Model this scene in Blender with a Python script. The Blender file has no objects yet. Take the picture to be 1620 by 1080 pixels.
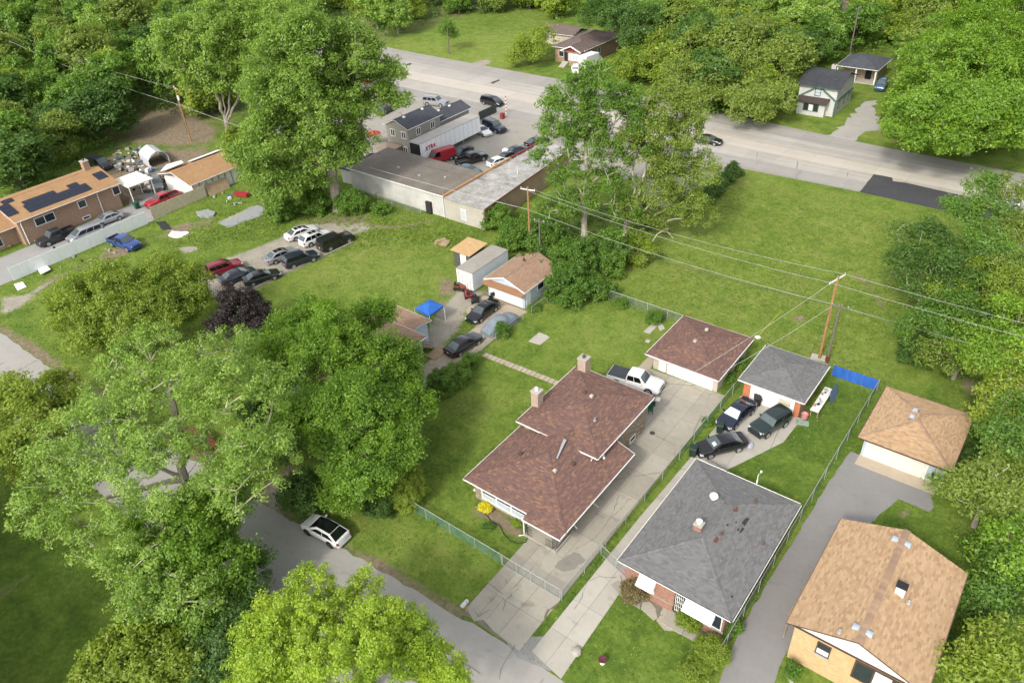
import bpy, math, random
import numpy as np
from mathutils import Matrix, Vector

sc = bpy.context.scene
COL = sc.collection
rnd = random.Random(7)

# ------------------------------------------------------------------ camera
FPX, PITCH, ROLL, YAW, CAMH = 1202.4, 0.617227, -0.0601578, 0.687288, 50.0


def camera_axes():
    f = np.array([0, math.cos(PITCH), -math.sin(PITCH)])
    rt = np.array([1.0, 0, 0])
    dn = np.cross(f, rt)
    R = np.stack([rt, dn, f])
    c, s = math.cos(ROLL), math.sin(ROLL)
    R = np.array([[c, -s, 0], [s, c, 0], [0, 0, 1]]) @ R
    ca, sa = math.cos(YAW), math.sin(YAW)
    Z = np.array([[ca, -sa, 0], [sa, ca, 0], [0, 0, 1]])
    return R @ Z.T


CR = camera_axes()
cam_d = bpy.data.cameras.new("camera")
cam_d.sensor_width = 36.0
cam_d.lens = FPX / 1620 * 36
cam_d.clip_start = 1.0
cam_d.clip_end = 6000
cam = bpy.data.objects.new("camera", cam_d)
COL.objects.link(cam)
cam.matrix_world = Matrix(((CR[0][0], -CR[1][0], -CR[2][0], 0),
                           (CR[0][1], -CR[1][1], -CR[2][1], 0),
                           (CR[0][2], -CR[1][2], -CR[2][2], CAMH), (0, 0, 0, 1)))
sc.camera = cam

# ------------------------------------------------------------------ light
SUN_DIR = Vector((0.10, -1.19, 1.0)).normalized()      # towards the sun: 40 degrees high, behind the camera
world = bpy.data.worlds.new("World")
sc.world = world
world.use_nodes = True
wn = world.node_tree.nodes
sky = wn.new("ShaderNodeTexSky")
sky.sky_type = 'NISHITA'
sky.sun_disc = False
sky.sun_elevation = math.asin(SUN_DIR.z)
sky.sun_rotation = math.atan2(SUN_DIR.x, SUN_DIR.y)
sky.dust_density = 3.0
sky.air_density = 1.0
sky.ozone_density = 1.0
wn["Background"].inputs[1].default_value = 0.15
hazy = wn.new("ShaderNodeHueSaturation")          # a white, hazy sky
hazy.inputs["Saturation"].default_value = 0.30
world.node_tree.links.new(sky.outputs[0], hazy.inputs["Color"])
world.node_tree.links.new(hazy.outputs[0], wn["Background"].inputs[0])
sun_d = bpy.data.lights.new("sun", 'SUN')
sun_d.energy = 1.25
sun_d.angle = math.radians(5.0)
sun_d.color = (1.0, 0.95, 0.86)
sun = bpy.data.objects.new("sun", sun_d)
COL.objects.link(sun)
sun.rotation_euler = SUN_DIR.to_track_quat('Z', 'Y').to_euler()
sun.location = (0, 0, 120)
sc.view_settings.view_transform = 'Standard'
sc.view_settings.look = 'None'
sc.view_settings.exposure = 1.08
sc.view_settings.gamma = 1.0
sc.view_settings.use_curve_mapping = False
sc.render.engine = 'CYCLES'
sc.cycles.use_denoising = True
sc.cycles.max_bounces = 7
sc.cycles.diffuse_bounces = 5
sc.cycles.glossy_bounces = 2
sc.cycles.transmission_bounces = 3
sc.cycles.transparent_max_bounces = 10
sc.cycles.caustics_reflective = False
sc.cycles.caustics_refractive = False


def G(px, py, z=0.0):
    """place on the plane of height z that the survey photo shows at this pixel (1620 x 1080)"""
    d = CR.T @ np.array([(px - 810) / FPX, (py - 540) / FPX, 1.0])
    t = (CAMH - z) / -d[2]
    return float(d[0] * t), float(d[1] * t)


def Gs(pts, z=0.0):
    return [G(p[0], p[1], z) for p in pts]


def mscale(px, py, z=0.0):
    """metres per photo pixel at that place"""
    x, y = G(px, py, z)
    c = CR @ np.array([x, y, z - CAMH])
    return c[2] / FPX


# ------------------------------------------------------------------ materials
def newmat(name):
    m = bpy.data.materials.new(name)
    m.use_nodes = True
    nt = m.node_tree
    b = nt.nodes["Principled BSDF"]
    return m, nt, b


def N(nt, kind, **kw):
    n = nt.nodes.new(kind)
    for k, v in kw.items():
        if k in ('op', 'operation'):
            n.operation = v
        elif k == 'blend':
            n.blend_type = v
        elif isinstance(k, str) and k.startswith('i'):
            n.inputs[int(k[1:])].default_value = v
    return n


def L(nt, a, b):
    nt.links.new(a, b)


def ramp(nt, fac, cols, pos=None):
    r = nt.nodes.new("ShaderNodeValToRGB")
    e = r.color_ramp.elements
    n = len(cols)
    pos = pos or [i / (n - 1) for i in range(n)]
    while len(e) < n:
        e.new(0.5)
    for i in range(n):
        e[i].position = pos[i]
    for i in range(n):
        e[i].color = (*cols[i], 1)
    L(nt, fac, r.inputs[0])
    return r.outputs[0]


def noise(nt, scale, detail=3, rough=0.55, vec=None):
    n = nt.nodes.new("ShaderNodeTexNoise")
    n.inputs["Scale"].default_value = scale
    n.inputs["Detail"].default_value = detail
    n.inputs["Roughness"].default_value = rough
    if vec is not None:
        L(nt, vec, n.inputs["Vector"])
    return n.outputs["Fac"]


def objco(nt, scale=None, world=False):
    if world:
        g = nt.nodes.new("ShaderNodeNewGeometry")
        o = g.outputs["Position"]
    else:
        t = nt.nodes.new("ShaderNodeTexCoord")
        o = t.outputs["Object"]
    if scale:
        mp = nt.nodes.new("ShaderNodeMapping")
        mp.inputs["Scale"].default_value = scale
        L(nt, o, mp.inputs[0])
        o = mp.outputs[0]
    return o


def math2(nt, op, a, b):
    m = nt.nodes.new("ShaderNodeMath")
    m.operation = op
    for i, v in enumerate((a, b)):
        if v is None:
            continue
        if isinstance(v, (int, float)):
            m.inputs[i].default_value = v
        else:
            L(nt, v, m.inputs[i])
    return m.outputs[0]


def mixc(nt, fac, a, b, blend='MIX'):
    m = nt.nodes.new("ShaderNodeMix")
    m.data_type = 'RGBA'
    m.blend_type = blend
    for i, v in ((0, fac), (6, a), (7, b)):
        if isinstance(v, (int, float)):
            m.inputs[i].default_value = v
        elif isinstance(v, tuple):
            m.inputs[i].default_value = (*v, 1)
        else:
            L(nt, v, m.inputs[i])
    return m.outputs[2]


def sstep(nt, v, a, b):
    m = nt.nodes.new("ShaderNodeMapRange")
    m.interpolation_type = 'SMOOTHSTEP'
    m.inputs[1].default_value = a
    m.inputs[2].default_value = b
    L(nt, v, m.inputs[0])
    return m.outputs[0]


def bump(nt, b, h, strength=0.4, dist=0.05):
    n = nt.nodes.new("ShaderNodeBump")
    n.inputs["Strength"].default_value = strength
    n.inputs["Distance"].default_value = dist
    L(nt, h, n.inputs["Height"])
    L(nt, n.outputs[0], b.inputs["Normal"])


MATS = {}


def mat(name, cols, rough=0.85, scale=2.0, fine=25.0, island=0.0, metal=0.0, spec=0.3, bmp=0.0, contrast=1.0, coat=0.0, world=False):
    """mottled surface: cols is one colour or a ramp of colours driven by noise (and by a random value per loose piece)"""
    if name in MATS:
        return MATS[name]
    m, nt, b = newmat(name)
    if isinstance(cols[0], (int, float)):
        c = cols
        cols = [tuple(v * 0.80 for v in c), c, tuple(min(1, v * 1.14) for v in c)]
    co = objco(nt, world=world)
    a = noise(nt, scale, 5, 0.6, co)
    f = noise(nt, fine, 2, 0.5, co)
    v = math2(nt, 'ADD', math2(nt, 'MULTIPLY', a, 0.65), math2(nt, 'MULTIPLY', f, 0.35))
    v = math2(nt, 'ADD', math2(nt, 'MULTIPLY', math2(nt, 'SUBTRACT', v, 0.5), 2.2 * contrast), 0.5)
    if island:
        g = nt.nodes.new("ShaderNodeNewGeometry")
        v = math2(nt, 'ADD', math2(nt, 'MULTIPLY', v, 1 - island), math2(nt, 'MULTIPLY', g.outputs["Random Per Island"], island))
    L(nt, ramp(nt, v, cols), b.inputs["Base Color"])
    b.inputs["Roughness"].default_value = rough
    b.inputs["Metallic"].default_value = metal
    b.inputs["Specular IOR Level"].default_value = spec
    if coat:
        b.inputs["Coat Weight"].default_value = coat
        b.inputs["Coat Roughness"].default_value = 0.06
    if bmp:
        bump(nt, b, f, bmp, 0.03)
    MATS[name] = m
    return m


def brick_mat(name, cols, mortar, bw=0.22, bh=0.075, scale=1.0, axis='auto'):
    """running-bond brick on vertical walls, mapped by wall direction"""
    m, nt, b = newmat(name)
    tc = nt.nodes.new("ShaderNodeTexCoord")
    sep = nt.nodes.new("ShaderNodeSeparateXYZ")
    L(nt, tc.outputs["Object"], sep.inputs[0])
    s = math2(nt, 'ADD', sep.outputs[0], sep.outputs[1])
    cmb = nt.nodes.new("ShaderNodeCombineXYZ")
    L(nt, s, cmb.inputs[0])
    L(nt, sep.outputs[2], cmb.inputs[1])
    br = nt.nodes.new("ShaderNodeTexBrick")
    br.inputs["Scale"].default_value = 1.0
    br.inputs["Brick Width"].default_value = bw
    br.inputs["Row Height"].default_value = bh
    br.inputs["Mortar Size"].default_value = 0.008
    br.inputs["Color1"].default_value = (0, 0, 0, 1)
    br.inputs["Color2"].default_value = (1, 1, 1, 1)
    br.inputs["Bias"].default_value = 0.0
    br.inputs["Mortar"].default_value = (0.5, 0.5, 0.5, 1)
    L(nt, cmb.outputs[0], br.inputs["Vector"])
    n1 = noise(nt, 0.8, 4, 0.6, tc.outputs["Object"])
    v = math2(nt, 'ADD', math2(nt, 'MULTIPLY', br.outputs["Color"], 0.6), math2(nt, 'MULTIPLY', n1, 0.4))
    c = ramp(nt, v, cols)
    c = mixc(nt, br.outputs["Fac"], c, mortar)
    L(nt, c, b.inputs["Base Color"])
    b.inputs["Roughness"].default_value = 0.9
    bump(nt, b, math2(nt, 'SUBTRACT', 1.0, br.outputs["Fac"]), 0.5, 0.01)
    return m


def stone_mat(name, cols, mortar):
    """random ashlar stone veneer"""
    m, nt, b = newmat(name)
    co = objco(nt, (2.6, 2.6, 6.5))
    vo = nt.nodes.new("ShaderNodeTexVoronoi")
    vo.inputs["Scale"].default_value = 1.0
    L(nt, co, vo.inputs["Vector"])
    ve = nt.nodes.new("ShaderNodeTexVoronoi")
    ve.feature = 'DISTANCE_TO_EDGE'
    ve.inputs["Scale"].default_value = 1.0
    L(nt, co, ve.inputs["Vector"])
    sep = nt.nodes.new("ShaderNodeSeparateColor")
    L(nt, vo.outputs["Color"], sep.inputs[0])
    c = ramp(nt, sep.outputs[0], cols)
    e = sstep(nt, ve.outputs["Distance"], 0.02, 0.09)
    L(nt, mixc(nt, e, mortar, c), b.inputs["Base Color"])
    b.inputs["Roughness"].default_value = 0.9
    bump(nt, b, e, 0.6, 0.02)
    return m


def siding_mat(name, col, step=0.13, dirt=0.12, vertical=False):
    m, nt, b = newmat(name)
    tc = nt.nodes.new("ShaderNodeTexCoord")
    sep = nt.nodes.new("ShaderNodeSeparateXYZ")
    L(nt, tc.outputs["Object"], sep.inputs[0])
    src = math2(nt, 'ADD', sep.outputs[0], sep.outputs[1]) if vertical else sep.outputs[2]
    fr = math2(nt, 'FRACT', math2(nt, 'DIVIDE', src, step), None)
    line = sstep(nt, fr, 0.0, 0.14)
    n1 = noise(nt, 1.2, 4, 0.6, tc.outputs["Object"])
    c = mixc(nt, n1, tuple(v * (1 - dirt * 2) for v in col), col)
    c = mixc(nt, line, tuple(v * 0.62 for v in col), c)
    L(nt, c, b.inputs["Base Color"])
    b.inputs["Roughness"].default_value = 0.6
    bump(nt, b, fr, 0.5, 0.02)
    return m


def paint_mat(name, col, metal=0.0, rough=0.28):
    if name in MATS:
        return MATS[name]
    m, nt, b = newmat(name)
    co = objco(nt)
    n1 = noise(nt, 3.0, 3, 0.6, co)
    L(nt, mixc(nt, n1, tuple(v * 0.86 for v in col), col), b.inputs["Base Color"])
    b.inputs["Metallic"].default_value = metal
    r = nt.nodes.new("ShaderNodeMapRange")
    r.inputs[3].default_value = rough - 0.06
    r.inputs[4].default_value = rough + 0.14
    L(nt, noise(nt, 6, 3, 0.6, co), r.inputs[0])
    L(nt, r.outputs[0], b.inputs["Roughness"])
    b.inputs["Coat Weight"].default_value = 0.6
    b.inputs["Coat Roughness"].default_value = 0.08
    MATS[name] = m
    return m


def glass_mat(name, col=(0.02, 0.025, 0.03), rough=0.08):
    if name in MATS:
        return MATS[name]
    m, nt, b = newmat(name)
    co = objco(nt)
    n1 = noise(nt, 1.3, 2, 0.5, co)
    L(nt, mixc(nt, n1, tuple(v * 0.5 for v in col), col), b.inputs["Base Color"])
    b.inputs["Roughness"].default_value = rough
    b.inputs["Specular IOR Level"].default_value = 0.6
    MATS[name] = m
    return m


def leaf_mat(name, cols, trans=0.48, big=0.35, gain=2.4):
    """thin leaf: diffuse plus light let through; tone varies per leaf, per tree and over the crown"""
    cols = [(c[0] * gain * 1.05, c[1] * gain, c[2] * gain * 0.9) for c in cols]
    m, nt, b = newmat(name)
    nt.nodes.remove(b)
    out = nt.nodes["Material Output"]
    g = nt.nodes.new("ShaderNodeNewGeometry")
    oi = nt.nodes.new("ShaderNodeObjectInfo")
    n1 = noise(nt, big, 3, 0.6, objco(nt))
    v = math2(nt, 'ADD', math2(nt, 'MULTIPLY', g.outputs["Random Per Island"], 0.30),
              math2(nt, 'MULTIPLY', math2(nt, 'ADD', math2(nt, 'MULTIPLY', math2(nt, 'SUBTRACT', n1, 0.5), 2.2), 0.5), 0.48))
    v = math2(nt, 'ADD', v, math2(nt, 'MULTIPLY', oi.outputs["Random"], 0.20))
    c = ramp(nt, v, cols)
    d = nt.nodes.new("ShaderNodeBsdfDiffuse")
    t = nt.nodes.new("ShaderNodeBsdfTranslucent")
    L(nt, c, d.inputs[0])
    tc = mixc(nt, 1.0, c, (1.0, 1.0, 0.55), 'MULTIPLY')
    L(nt, tc, t.inputs[0])
    mx = nt.nodes.new("ShaderNodeMixShader")
    mx.inputs[0].default_value = trans
    L(nt, d.outputs[0], mx.inputs[1])
    L(nt, t.outputs[0], mx.inputs[2])
    gl = nt.nodes.new("ShaderNodeBsdfGlossy")
    gl.inputs["Roughness"].default_value = 0.5
    gl.inputs[0].default_value = (1, 1, 1, 1)
    m2 = nt.nodes.new("ShaderNodeMixShader")
    m2.inputs[0].default_value = 0.025
    L(nt, mx.outputs[0], m2.inputs[1])
    L(nt, gl.outputs[0], m2.inputs[2])
    L(nt, m2.outputs[0], out.inputs[0])
    return m


def cmbv(nt, a, b):
    c = nt.nodes.new("ShaderNodeCombineXYZ")
    L(nt, a, c.inputs[0])
    L(nt, b, c.inputs[1])
    return c.outputs[0]


def mesh_fabric_mat(name, col, cover, pitch=0.06):
    """woven wire far finer than a pixel: partly covers what is behind"""
    m, nt, b = newmat(name)
    out = nt.nodes["Material Output"]
    tc = nt.nodes.new("ShaderNodeTexCoord")
    sep = nt.nodes.new("ShaderNodeSeparateXYZ")
    L(nt, tc.outputs["Object"], sep.inputs[0])
    s = math2(nt, 'ADD', sep.outputs[0], sep.outputs[1])
    hit = math2(nt, 'MULTIPLY', noise(nt, 0.9, 2, 0.5, cmbv(nt, s, sep.outputs[2])), cover)
    b.inputs["Base Color"].default_value = (*col, 1)
    b.inputs["Roughness"].default_value = 0.5
    tr = nt.nodes.new("ShaderNodeBsdfTransparent")
    mx = nt.nodes.new("ShaderNodeMixShader")
    L(nt, hit, mx.inputs[0])
    L(nt, tr.outputs[0], mx.inputs[1])
    L(nt, b.outputs[0], mx.inputs[2])
    L(nt, mx.outputs[0], out.inputs[0])
    return m


# ------------------------------------------------------------------ objects
ORG = {}


def tag(o, label=None, cat=None, group=None, kind=None):
    if label: o["label"] = label
    if cat: o["category"] = cat
    if group: o["group"] = group
    if kind: o["kind"] = kind
    return o


def thing(name, label, cat, loc=(0, 0, 0), rz=0.0, group=None):
    o = bpy.data.objects.new(name, None)
    o.empty_display_size = 0.3
    COL.objects.link(o)
    o.location = loc if len(loc) == 3 else (loc[0], loc[1], 0)
    o.rotation_euler[2] = rz
    ORG[o.name] = tuple(o.location)
    return tag(o, label, cat, group)


def link(name, me, parent=None, m=None):
    o = bpy.data.objects.new(name, me)
    COL.objects.link(o)
    if parent is not None:
        o.parent = parent
        ORG[o.name] = ORG.get(parent.name, (0, 0, 0))
    else:
        ORG[o.name] = (0, 0, 0)
    return o


def copy_tree(o, parent=None):
    c = o.copy()
    COL.objects.link(c)
    if parent is not None:
        c.parent = parent
    ORG[c.name] = ORG.get(o.name, (0, 0, 0))
    for ch in list(o.children):
        copy_tree(ch, c)
    return c


class MB:
    """collects shapes in place coordinates and links them as ONE mesh object"""

    def __init__(s):
        s.v, s.f = [], []

    def add(s, vs, fs):
        n = len(s.v)
        s.v += [tuple(map(float, v)) for v in vs]
        s.f += [tuple(i + n for i in f) for f in fs]
        return s

    def box(s, x0, x1, y0, y1, z0, z1):
        return s.add([(x0, y0, z0), (x1, y0, z0), (x1, y1, z0), (x0, y1, z0), (x0, y0, z1), (x1, y0, z1), (x1, y1, z1), (x0, y1, z1)],
                     [(0, 3, 2, 1), (4, 5, 6, 7), (0, 1, 5, 4), (1, 2, 6, 5), (2, 3, 7, 6), (3, 0, 4, 7)])

    def obox(s, c, sx, sy, sz, rz=0.0, tilt=0.0):
        """box centred at c (its base at c.z), turned by rz, tilted about its own x axis"""
        R = Matrix.Rotation(rz, 3, 'Z') @ Matrix.Rotation(tilt, 3, 'X')
        vs = []
        for z in (0, sz):
            for x, y in ((-sx / 2, -sy / 2), (sx / 2, -sy / 2), (sx / 2, sy / 2), (-sx / 2, sy / 2)):
                p = R @ Vector((x, y, z))
                vs.append((c[0] + p.x, c[1] + p.y, c[2] + p.z))
        return s.add(vs, [(0, 3, 2, 1), (4, 5, 6, 7), (0, 1, 5, 4), (1, 2, 6, 5), (2, 3, 7, 6), (3, 0, 4, 7)])

    def prism(s, pts, z0, z1):
        n = len(pts)
        a = sum(pts[i][0] * pts[(i + 1) % n][1] - pts[(i + 1) % n][0] * pts[i][1] for i in range(n))
        if a < 0: pts = pts[::-1]
        zz0 = z0 if hasattr(z0, '__len__') else [z0] * n
        zz1 = z1 if hasattr(z1, '__len__') else [z1] * n
        return s.add([(p[0], p[1], z) for p, z in zip(pts, zz0)] + [(p[0], p[1], z) for p, z in zip(pts, zz1)],
                     [tuple(range(n))[::-1], tuple(range(n, 2 * n))] + [(i, (i + 1) % n, n + (i + 1) % n, n + i) for i in range(n)])

    def solid(s, top, thick=None, down=0.0):
        """a plate: polygon of 3D points with its thickness straight down"""
        n = len(top)
        d = thick if thick else down
        return s.add([tuple(p) for p in top] + [(p[0], p[1], p[2] - d) for p in top],
                     [tuple(range(n)), tuple(range(n, 2 * n))[::-1]] + [((i + 1) % n, i, n + i, n + (i + 1) % n) for i in range(n)])

    def poly(s, pts):
        return s.add(pts, [tuple(range(len(pts)))])

    def tube(s, pts, r, n=6, cap=True):
        pts = [Vector(p) for p in pts]
        rr = r if hasattr(r, '__len__') else [r] * len(pts)
        vs, fs = [], []
        for i, p in enumerate(pts):
            d = (pts[min(i + 1, len(pts) - 1)] - pts[max(i - 1, 0)])
            if d.length < 1e-9: d = Vector((0, 0, 1))
            d.normalize()
            a = d.cross(Vector((0, 0, 1)) if abs(d.z) < 0.95 else Vector((1, 0, 0))).normalized()
            b = d.cross(a)
            for k in range(n):
                t = 2 * math.pi * k / n
                vs.append(p + (a * math.cos(t) + b * math.sin(t)) * rr[i])
        for i in range(len(pts) - 1):
            for k in range(n):
                fs.append((i * n + k, i * n + (k + 1) % n, (i + 1) * n + (k + 1) % n, (i + 1) * n + k))
        if cap:
            fs.append(tuple(range(n))[::-1])
            fs.append(tuple(range((len(pts) - 1) * n, len(pts) * n)))
        return s.add(vs, fs)

    def lathe(s, prof, c, n=12, axis='z'):
        """prof: (radius, height) pairs"""
        vs, fs = [], []
        for r, h in prof:
            for k in range(n):
                t = 2 * math.pi * k / n
                a, b = r * math.cos(t), r * math.sin(t)
                p = {'z': (a, b, h), 'y': (a, h, b), 'x': (h, a, b)}[axis]
                vs.append((c[0] + p[0], c[1] + p[1], c[2] + p[2]))
        for i in range(len(prof) - 1):
            for k in range(n):
                fs.append((i * n + k, i * n + (k + 1) % n, (i + 1) * n + (k + 1) % n, (i + 1) * n + k))
        fs.append(tuple(range(n))[::-1])
        fs.append(tuple(range((len(prof) - 1) * n, len(prof) * n)))
        return s.add(vs, fs)

    def loft(s, rings, close=True, cap=True):
        n = len(rings[0])
        vs = [p for r in rings for p in r]
        fs = []
        for i in range(len(rings) - 1):
            for k in range(n if close else n - 1):
                fs.append((i * n + k, i * n + (k + 1) % n, (i + 1) * n + (k + 1) % n, (i + 1) * n + k))
        if cap:
            fs.append(tuple(range(n))[::-1])
            fs.append(tuple(range((len(rings) - 1) * n, len(rings) * n)))
        return s.add(vs, fs)

    def mesh(s, name, m=None, smooth=None, off=(0, 0, 0)):
        me = bpy.data.meshes.new(name)
        me.from_pydata([(v[0] - off[0], v[1] - off[1], v[2] - off[2]) for v in s.v], [], s.f)
        if m is not None: me.materials.append(m)
        if smooth:
            me.shade_smooth()
            me.set_sharp_from_angle(angle=math.radians(smooth))
        return me

    def build(s, name, m, parent=None, smooth=None, kind=None, label=None):
        off = ORG.get(parent.name, (0, 0, 0)) if parent is not None else (0, 0, 0)
        me = s.mesh(name, m, smooth, off)
        if parent is not None and parent.rotation_euler[2] != 0:
            me.transform(Matrix.Rotation(-parent.rotation_euler[2], 4, 'Z'))
        o = link(name, me, parent)
        return tag(o, label, None, None, kind)


def fixnormals(me):
    import bmesh
    bm = bmesh.new()
    bm.from_mesh(me)
    bmesh.ops.recalc_face_normals(bm, faces=bm.faces)
    bm.to_mesh(me)
    bm.free()


def structure(name, mb, m, label=None, smooth=None):
    o = mb.build(name, m, None, smooth, kind='structure')
    return tag(o, label)


def single(name, mb, m, label, cat, base, group=None, rz=0.0, smooth=None):
    """a thing that is one mesh, its origin at base"""
    me = mb.mesh(name, m, smooth, (base[0], base[1], base[2] if len(base) > 2 else 0))
    o = link(name, me)
    o.location = (base[0], base[1], base[2] if len(base) > 2 else 0)
    ORG[o.name] = tuple(o.location)
    return tag(o, label, cat, group)
# ================================================================== GROUND AND PAVING
def concrete_mat(name, cols, crack=0.0, stain=0.5, speck=40.0, streak=0.0, gain=1.06):
    cols = [tuple(v * gain for v in c) for c in cols]
    m, nt, b = newmat(name)
    co = objco(nt, world=True)
    oi = nt.nodes.new("ShaderNodeObjectInfo")
    a = noise(nt, 0.35, 5, 0.65, co)
    f = noise(nt, speck, 2, 0.6, co)
    mid = noise(nt, 2.2, 5, 0.7, co)
    v = math2(nt, 'ADD', math2(nt, 'MULTIPLY', a, 0.40 * 1.6), math2(nt, 'MULTIPLY', mid, 0.30 * 1.6))
    v = math2(nt, 'ADD', v, math2(nt, 'MULTIPLY', f, 0.12))
    v = math2(nt, 'ADD', v, math2(nt, 'MULTIPLY', math2(nt, 'SUBTRACT', oi.outputs["Random"], 0.5), 0.28))
    v = math2(nt, 'SUBTRACT', v, 0.12)
    if streak:
        sv = noise(nt, 1.0, 3, 0.5, objco(nt, (0.012, 0.9, 1.0), world=True))
        v = math2(nt, 'ADD', v, math2(nt, 'MULTIPLY', math2(nt, 'SUBTRACT', sv, 0.5), streak))
    c = ramp(nt, v, cols)
    st = sstep(nt, noise(nt, 0.55, 6, 0.7, objco(nt, (1.0, 1.3, 1.0), world=True)), 0.56, 0.74)
    c = mixc(nt, math2(nt, 'MULTIPLY', st, stain), c, tuple(x * 0.45 for x in cols[0]))
    if crack:
        wob = nt.nodes.new("ShaderNodeTexNoise")
        wob.inputs["Scale"].default_value = 0.9
        wob.inputs["Detail"].default_value = 4
        L(nt, co, wob.inputs["Vector"])
        wv = mixc(nt, 0.35, co, wob.outputs["Color"], 'ADD')
        ve = nt.nodes.new("ShaderNodeTexVoronoi")
        ve.feature = 'DISTANCE_TO_EDGE'
        ve.inputs["Scale"].default_value = crack
        L(nt, wv, ve.inputs["Vector"])
        e = sstep(nt, ve.outputs["Distance"], 0.001, 0.009)
        gate = sstep(nt, noise(nt, 0.25, 3, 0.5, co), 0.50, 0.58)
        k = math2(nt, 'MULTIPLY', math2(nt, 'SUBTRACT', 1.0, e), gate)
        c = mixc(nt, math2(nt, 'MULTIPLY', k, 0.6), c, (0.10, 0.09, 0.07))
    L(nt, c, b.inputs["Base Color"])
    b.inputs["Roughness"].default_value = 0.92
    b.inputs["Specular IOR Level"].default_value = 0.2
    bump(nt, b, f, 0.35, 0.01)
    return m


M_conc = concrete_mat("old_concrete", [(0.20, 0.18, 0.145), (0.30, 0.275, 0.225), (0.40, 0.37, 0.305)], crack=0.12, stain=0.6)
M_conc_pale = concrete_mat("pale_concrete", [(0.27, 0.25, 0.21), (0.36, 0.335, 0.285), (0.43, 0.41, 0.355)], crack=0.12, stain=0.35)
M_conc_warm = concrete_mat("sandy_concrete", [(0.27, 0.225, 0.165), (0.36, 0.30, 0.225), (0.44, 0.38, 0.29)], crack=0.15, stain=0.3)
M_asph = concrete_mat("worn_asphalt", [(0.235, 0.22, 0.198), (0.305, 0.288, 0.262), (0.37, 0.352, 0.322)], crack=0.08, stain=0.4)
M_asph_drive = concrete_mat("grey_asphalt", [(0.165, 0.158, 0.15), (0.21, 0.202, 0.192), (0.26, 0.25, 0.238)], crack=0.0, stain=0.25)
M_road = concrete_mat("road_concrete", [(0.27, 0.25, 0.22), (0.345, 0.32, 0.285), (0.40, 0.375, 0.335)], crack=0.0, stain=0.2, streak=1.1)
M_road_pale = concrete_mat("road_median_concrete", [(0.33, 0.30, 0.255), (0.40, 0.365, 0.315), (0.46, 0.43, 0.375)], crack=0.0, stain=0.2, streak=0.5)
M_patch = concrete_mat("fresh_asphalt", [(0.035, 0.035, 0.037), (0.05, 0.05, 0.053), (0.075, 0.075, 0.078)], crack=0.0, stain=0.2)
M_lot = concrete_mat("lot_asphalt", [(0.20, 0.185, 0.16), (0.27, 0.25, 0.215), (0.34, 0.315, 0.27)], crack=0.06, stain=0.5)
M_track = concrete_mat("tyre_worn_concrete", [(0.22, 0.205, 0.185), (0.275, 0.258, 0.235), (0.33, 0.31, 0.285)], crack=0.0, stain=0.2, streak=1.2)


def sdist(P, poly):
    """signed distance of points to a polygon, negative inside"""
    poly = np.asarray(poly, float)
    d2 = np.full(len(P), 1e18)
    ins = np.zeros(len(P), bool)
    n = len(poly)
    for i in range(n):
        a, b = poly[i], poly[(i + 1) % n]
        ab = b - a
        t = np.clip(((P - a) @ ab) / max(ab @ ab, 1e-12), 0, 1)
        q = P - (a + t[:, None] * ab)
        d2 = np.minimum(d2, (q ** 2).sum(1))
        c = (a[1] > P[:, 1]) != (b[1] > P[:, 1])
        with np.errstate(divide='ignore', invalid='ignore'):
            xi = (b[0] - a[0]) * (P[:, 1] - a[1]) / (b[1] - a[1] + 1e-30) + a[0]
        ins ^= c & (P[:, 0] < xi)
    d = np.sqrt(d2)
    return np.where(ins, -d, d)


def frange(a, b, s):
    return list(np.arange(a, b, s))


gx = np.array(frange(-1500, -330, 130) + frange(-330, -130, 4) + frange(-130, 12, 0.6) + frange(12, 60, 4) + frange(60, 1500.1, 130))
gy = np.array(frange(-800, -20, 130) + frange(-20, 8, 4) + frange(8, 142, 0.6) + frange(142, 270, 4) + frange(270, 1600.1, 130))
GX, GY = np.meshgrid(gx, gy)
GP = np.stack([GX.ravel(), GY.ravel()], 1)
near_v = (GP[:, 0] > -335) & (GP[:, 0] < 60) & (GP[:, 1] > -20) & (GP[:, 1] < 270)
attrs = {k: np.zeros(len(GP), np.float32) for k in ("dirt", "gravel", "dry", "lush_shade", "rough")}


def paint(attr, pts, soft=1.0, amt=1.0, px=True):
    poly = Gs(pts) if px else pts
    poly = np.array(poly)
    lo, hi = poly.min(0) - soft * 3, poly.max(0) + soft * 3
    idx = np.where((GP[:, 0] > lo[0]) & (GP[:, 0] < hi[0]) & (GP[:, 1] > lo[1]) & (GP[:, 1] < hi[1]))[0]
    if len(idx) == 0: return
    d = sdist(GP[idx], poly)
    w = np.clip(0.5 - d / (2 * soft), 0, 1) * amt
    attrs[attr][idx] = np.maximum(attrs[attr][idx], w)


# bare earth, gravel, dry grass and deep green grass, some of it painted tree shade
paint("gravel", [(316, 432), (350, 412), (415, 388), (452, 372), (470, 356), (548, 352), (572, 362), (548, 384), (500, 410), (440, 440), (395, 462), (330, 470)], 1.2)
paint("gravel", [(548, 354), (585, 348), (590, 362), (560, 374)], 1.0, 0.75)
paint("dirt", [(470, 345), (585, 332), (600, 360), (555, 375), (470, 360)], 2.0, 0.55)
paint("dirt", [(585, 356), (640, 357), (690, 346), (688, 349), (640, 361), (588, 361)], 0.5, 0.9)
paint("dirt", [(395, 350), (540, 322), (600, 340), (470, 352)], 2.5, 0.35)
paint("gravel", [(690, 500), (705, 480), (730, 455), (765, 462), (760, 480), (738, 492), (728, 520), (700, 545), (685, 555), (668, 535)], 1.0, 0.9)
paint("dirt", [(693, 440), (722, 440), (722, 468), (693, 472)], 1.0, 0.75)
paint("dirt", [(684, 468), (704, 462), (712, 490), (690, 500)], 1.0, 0.6)
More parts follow.
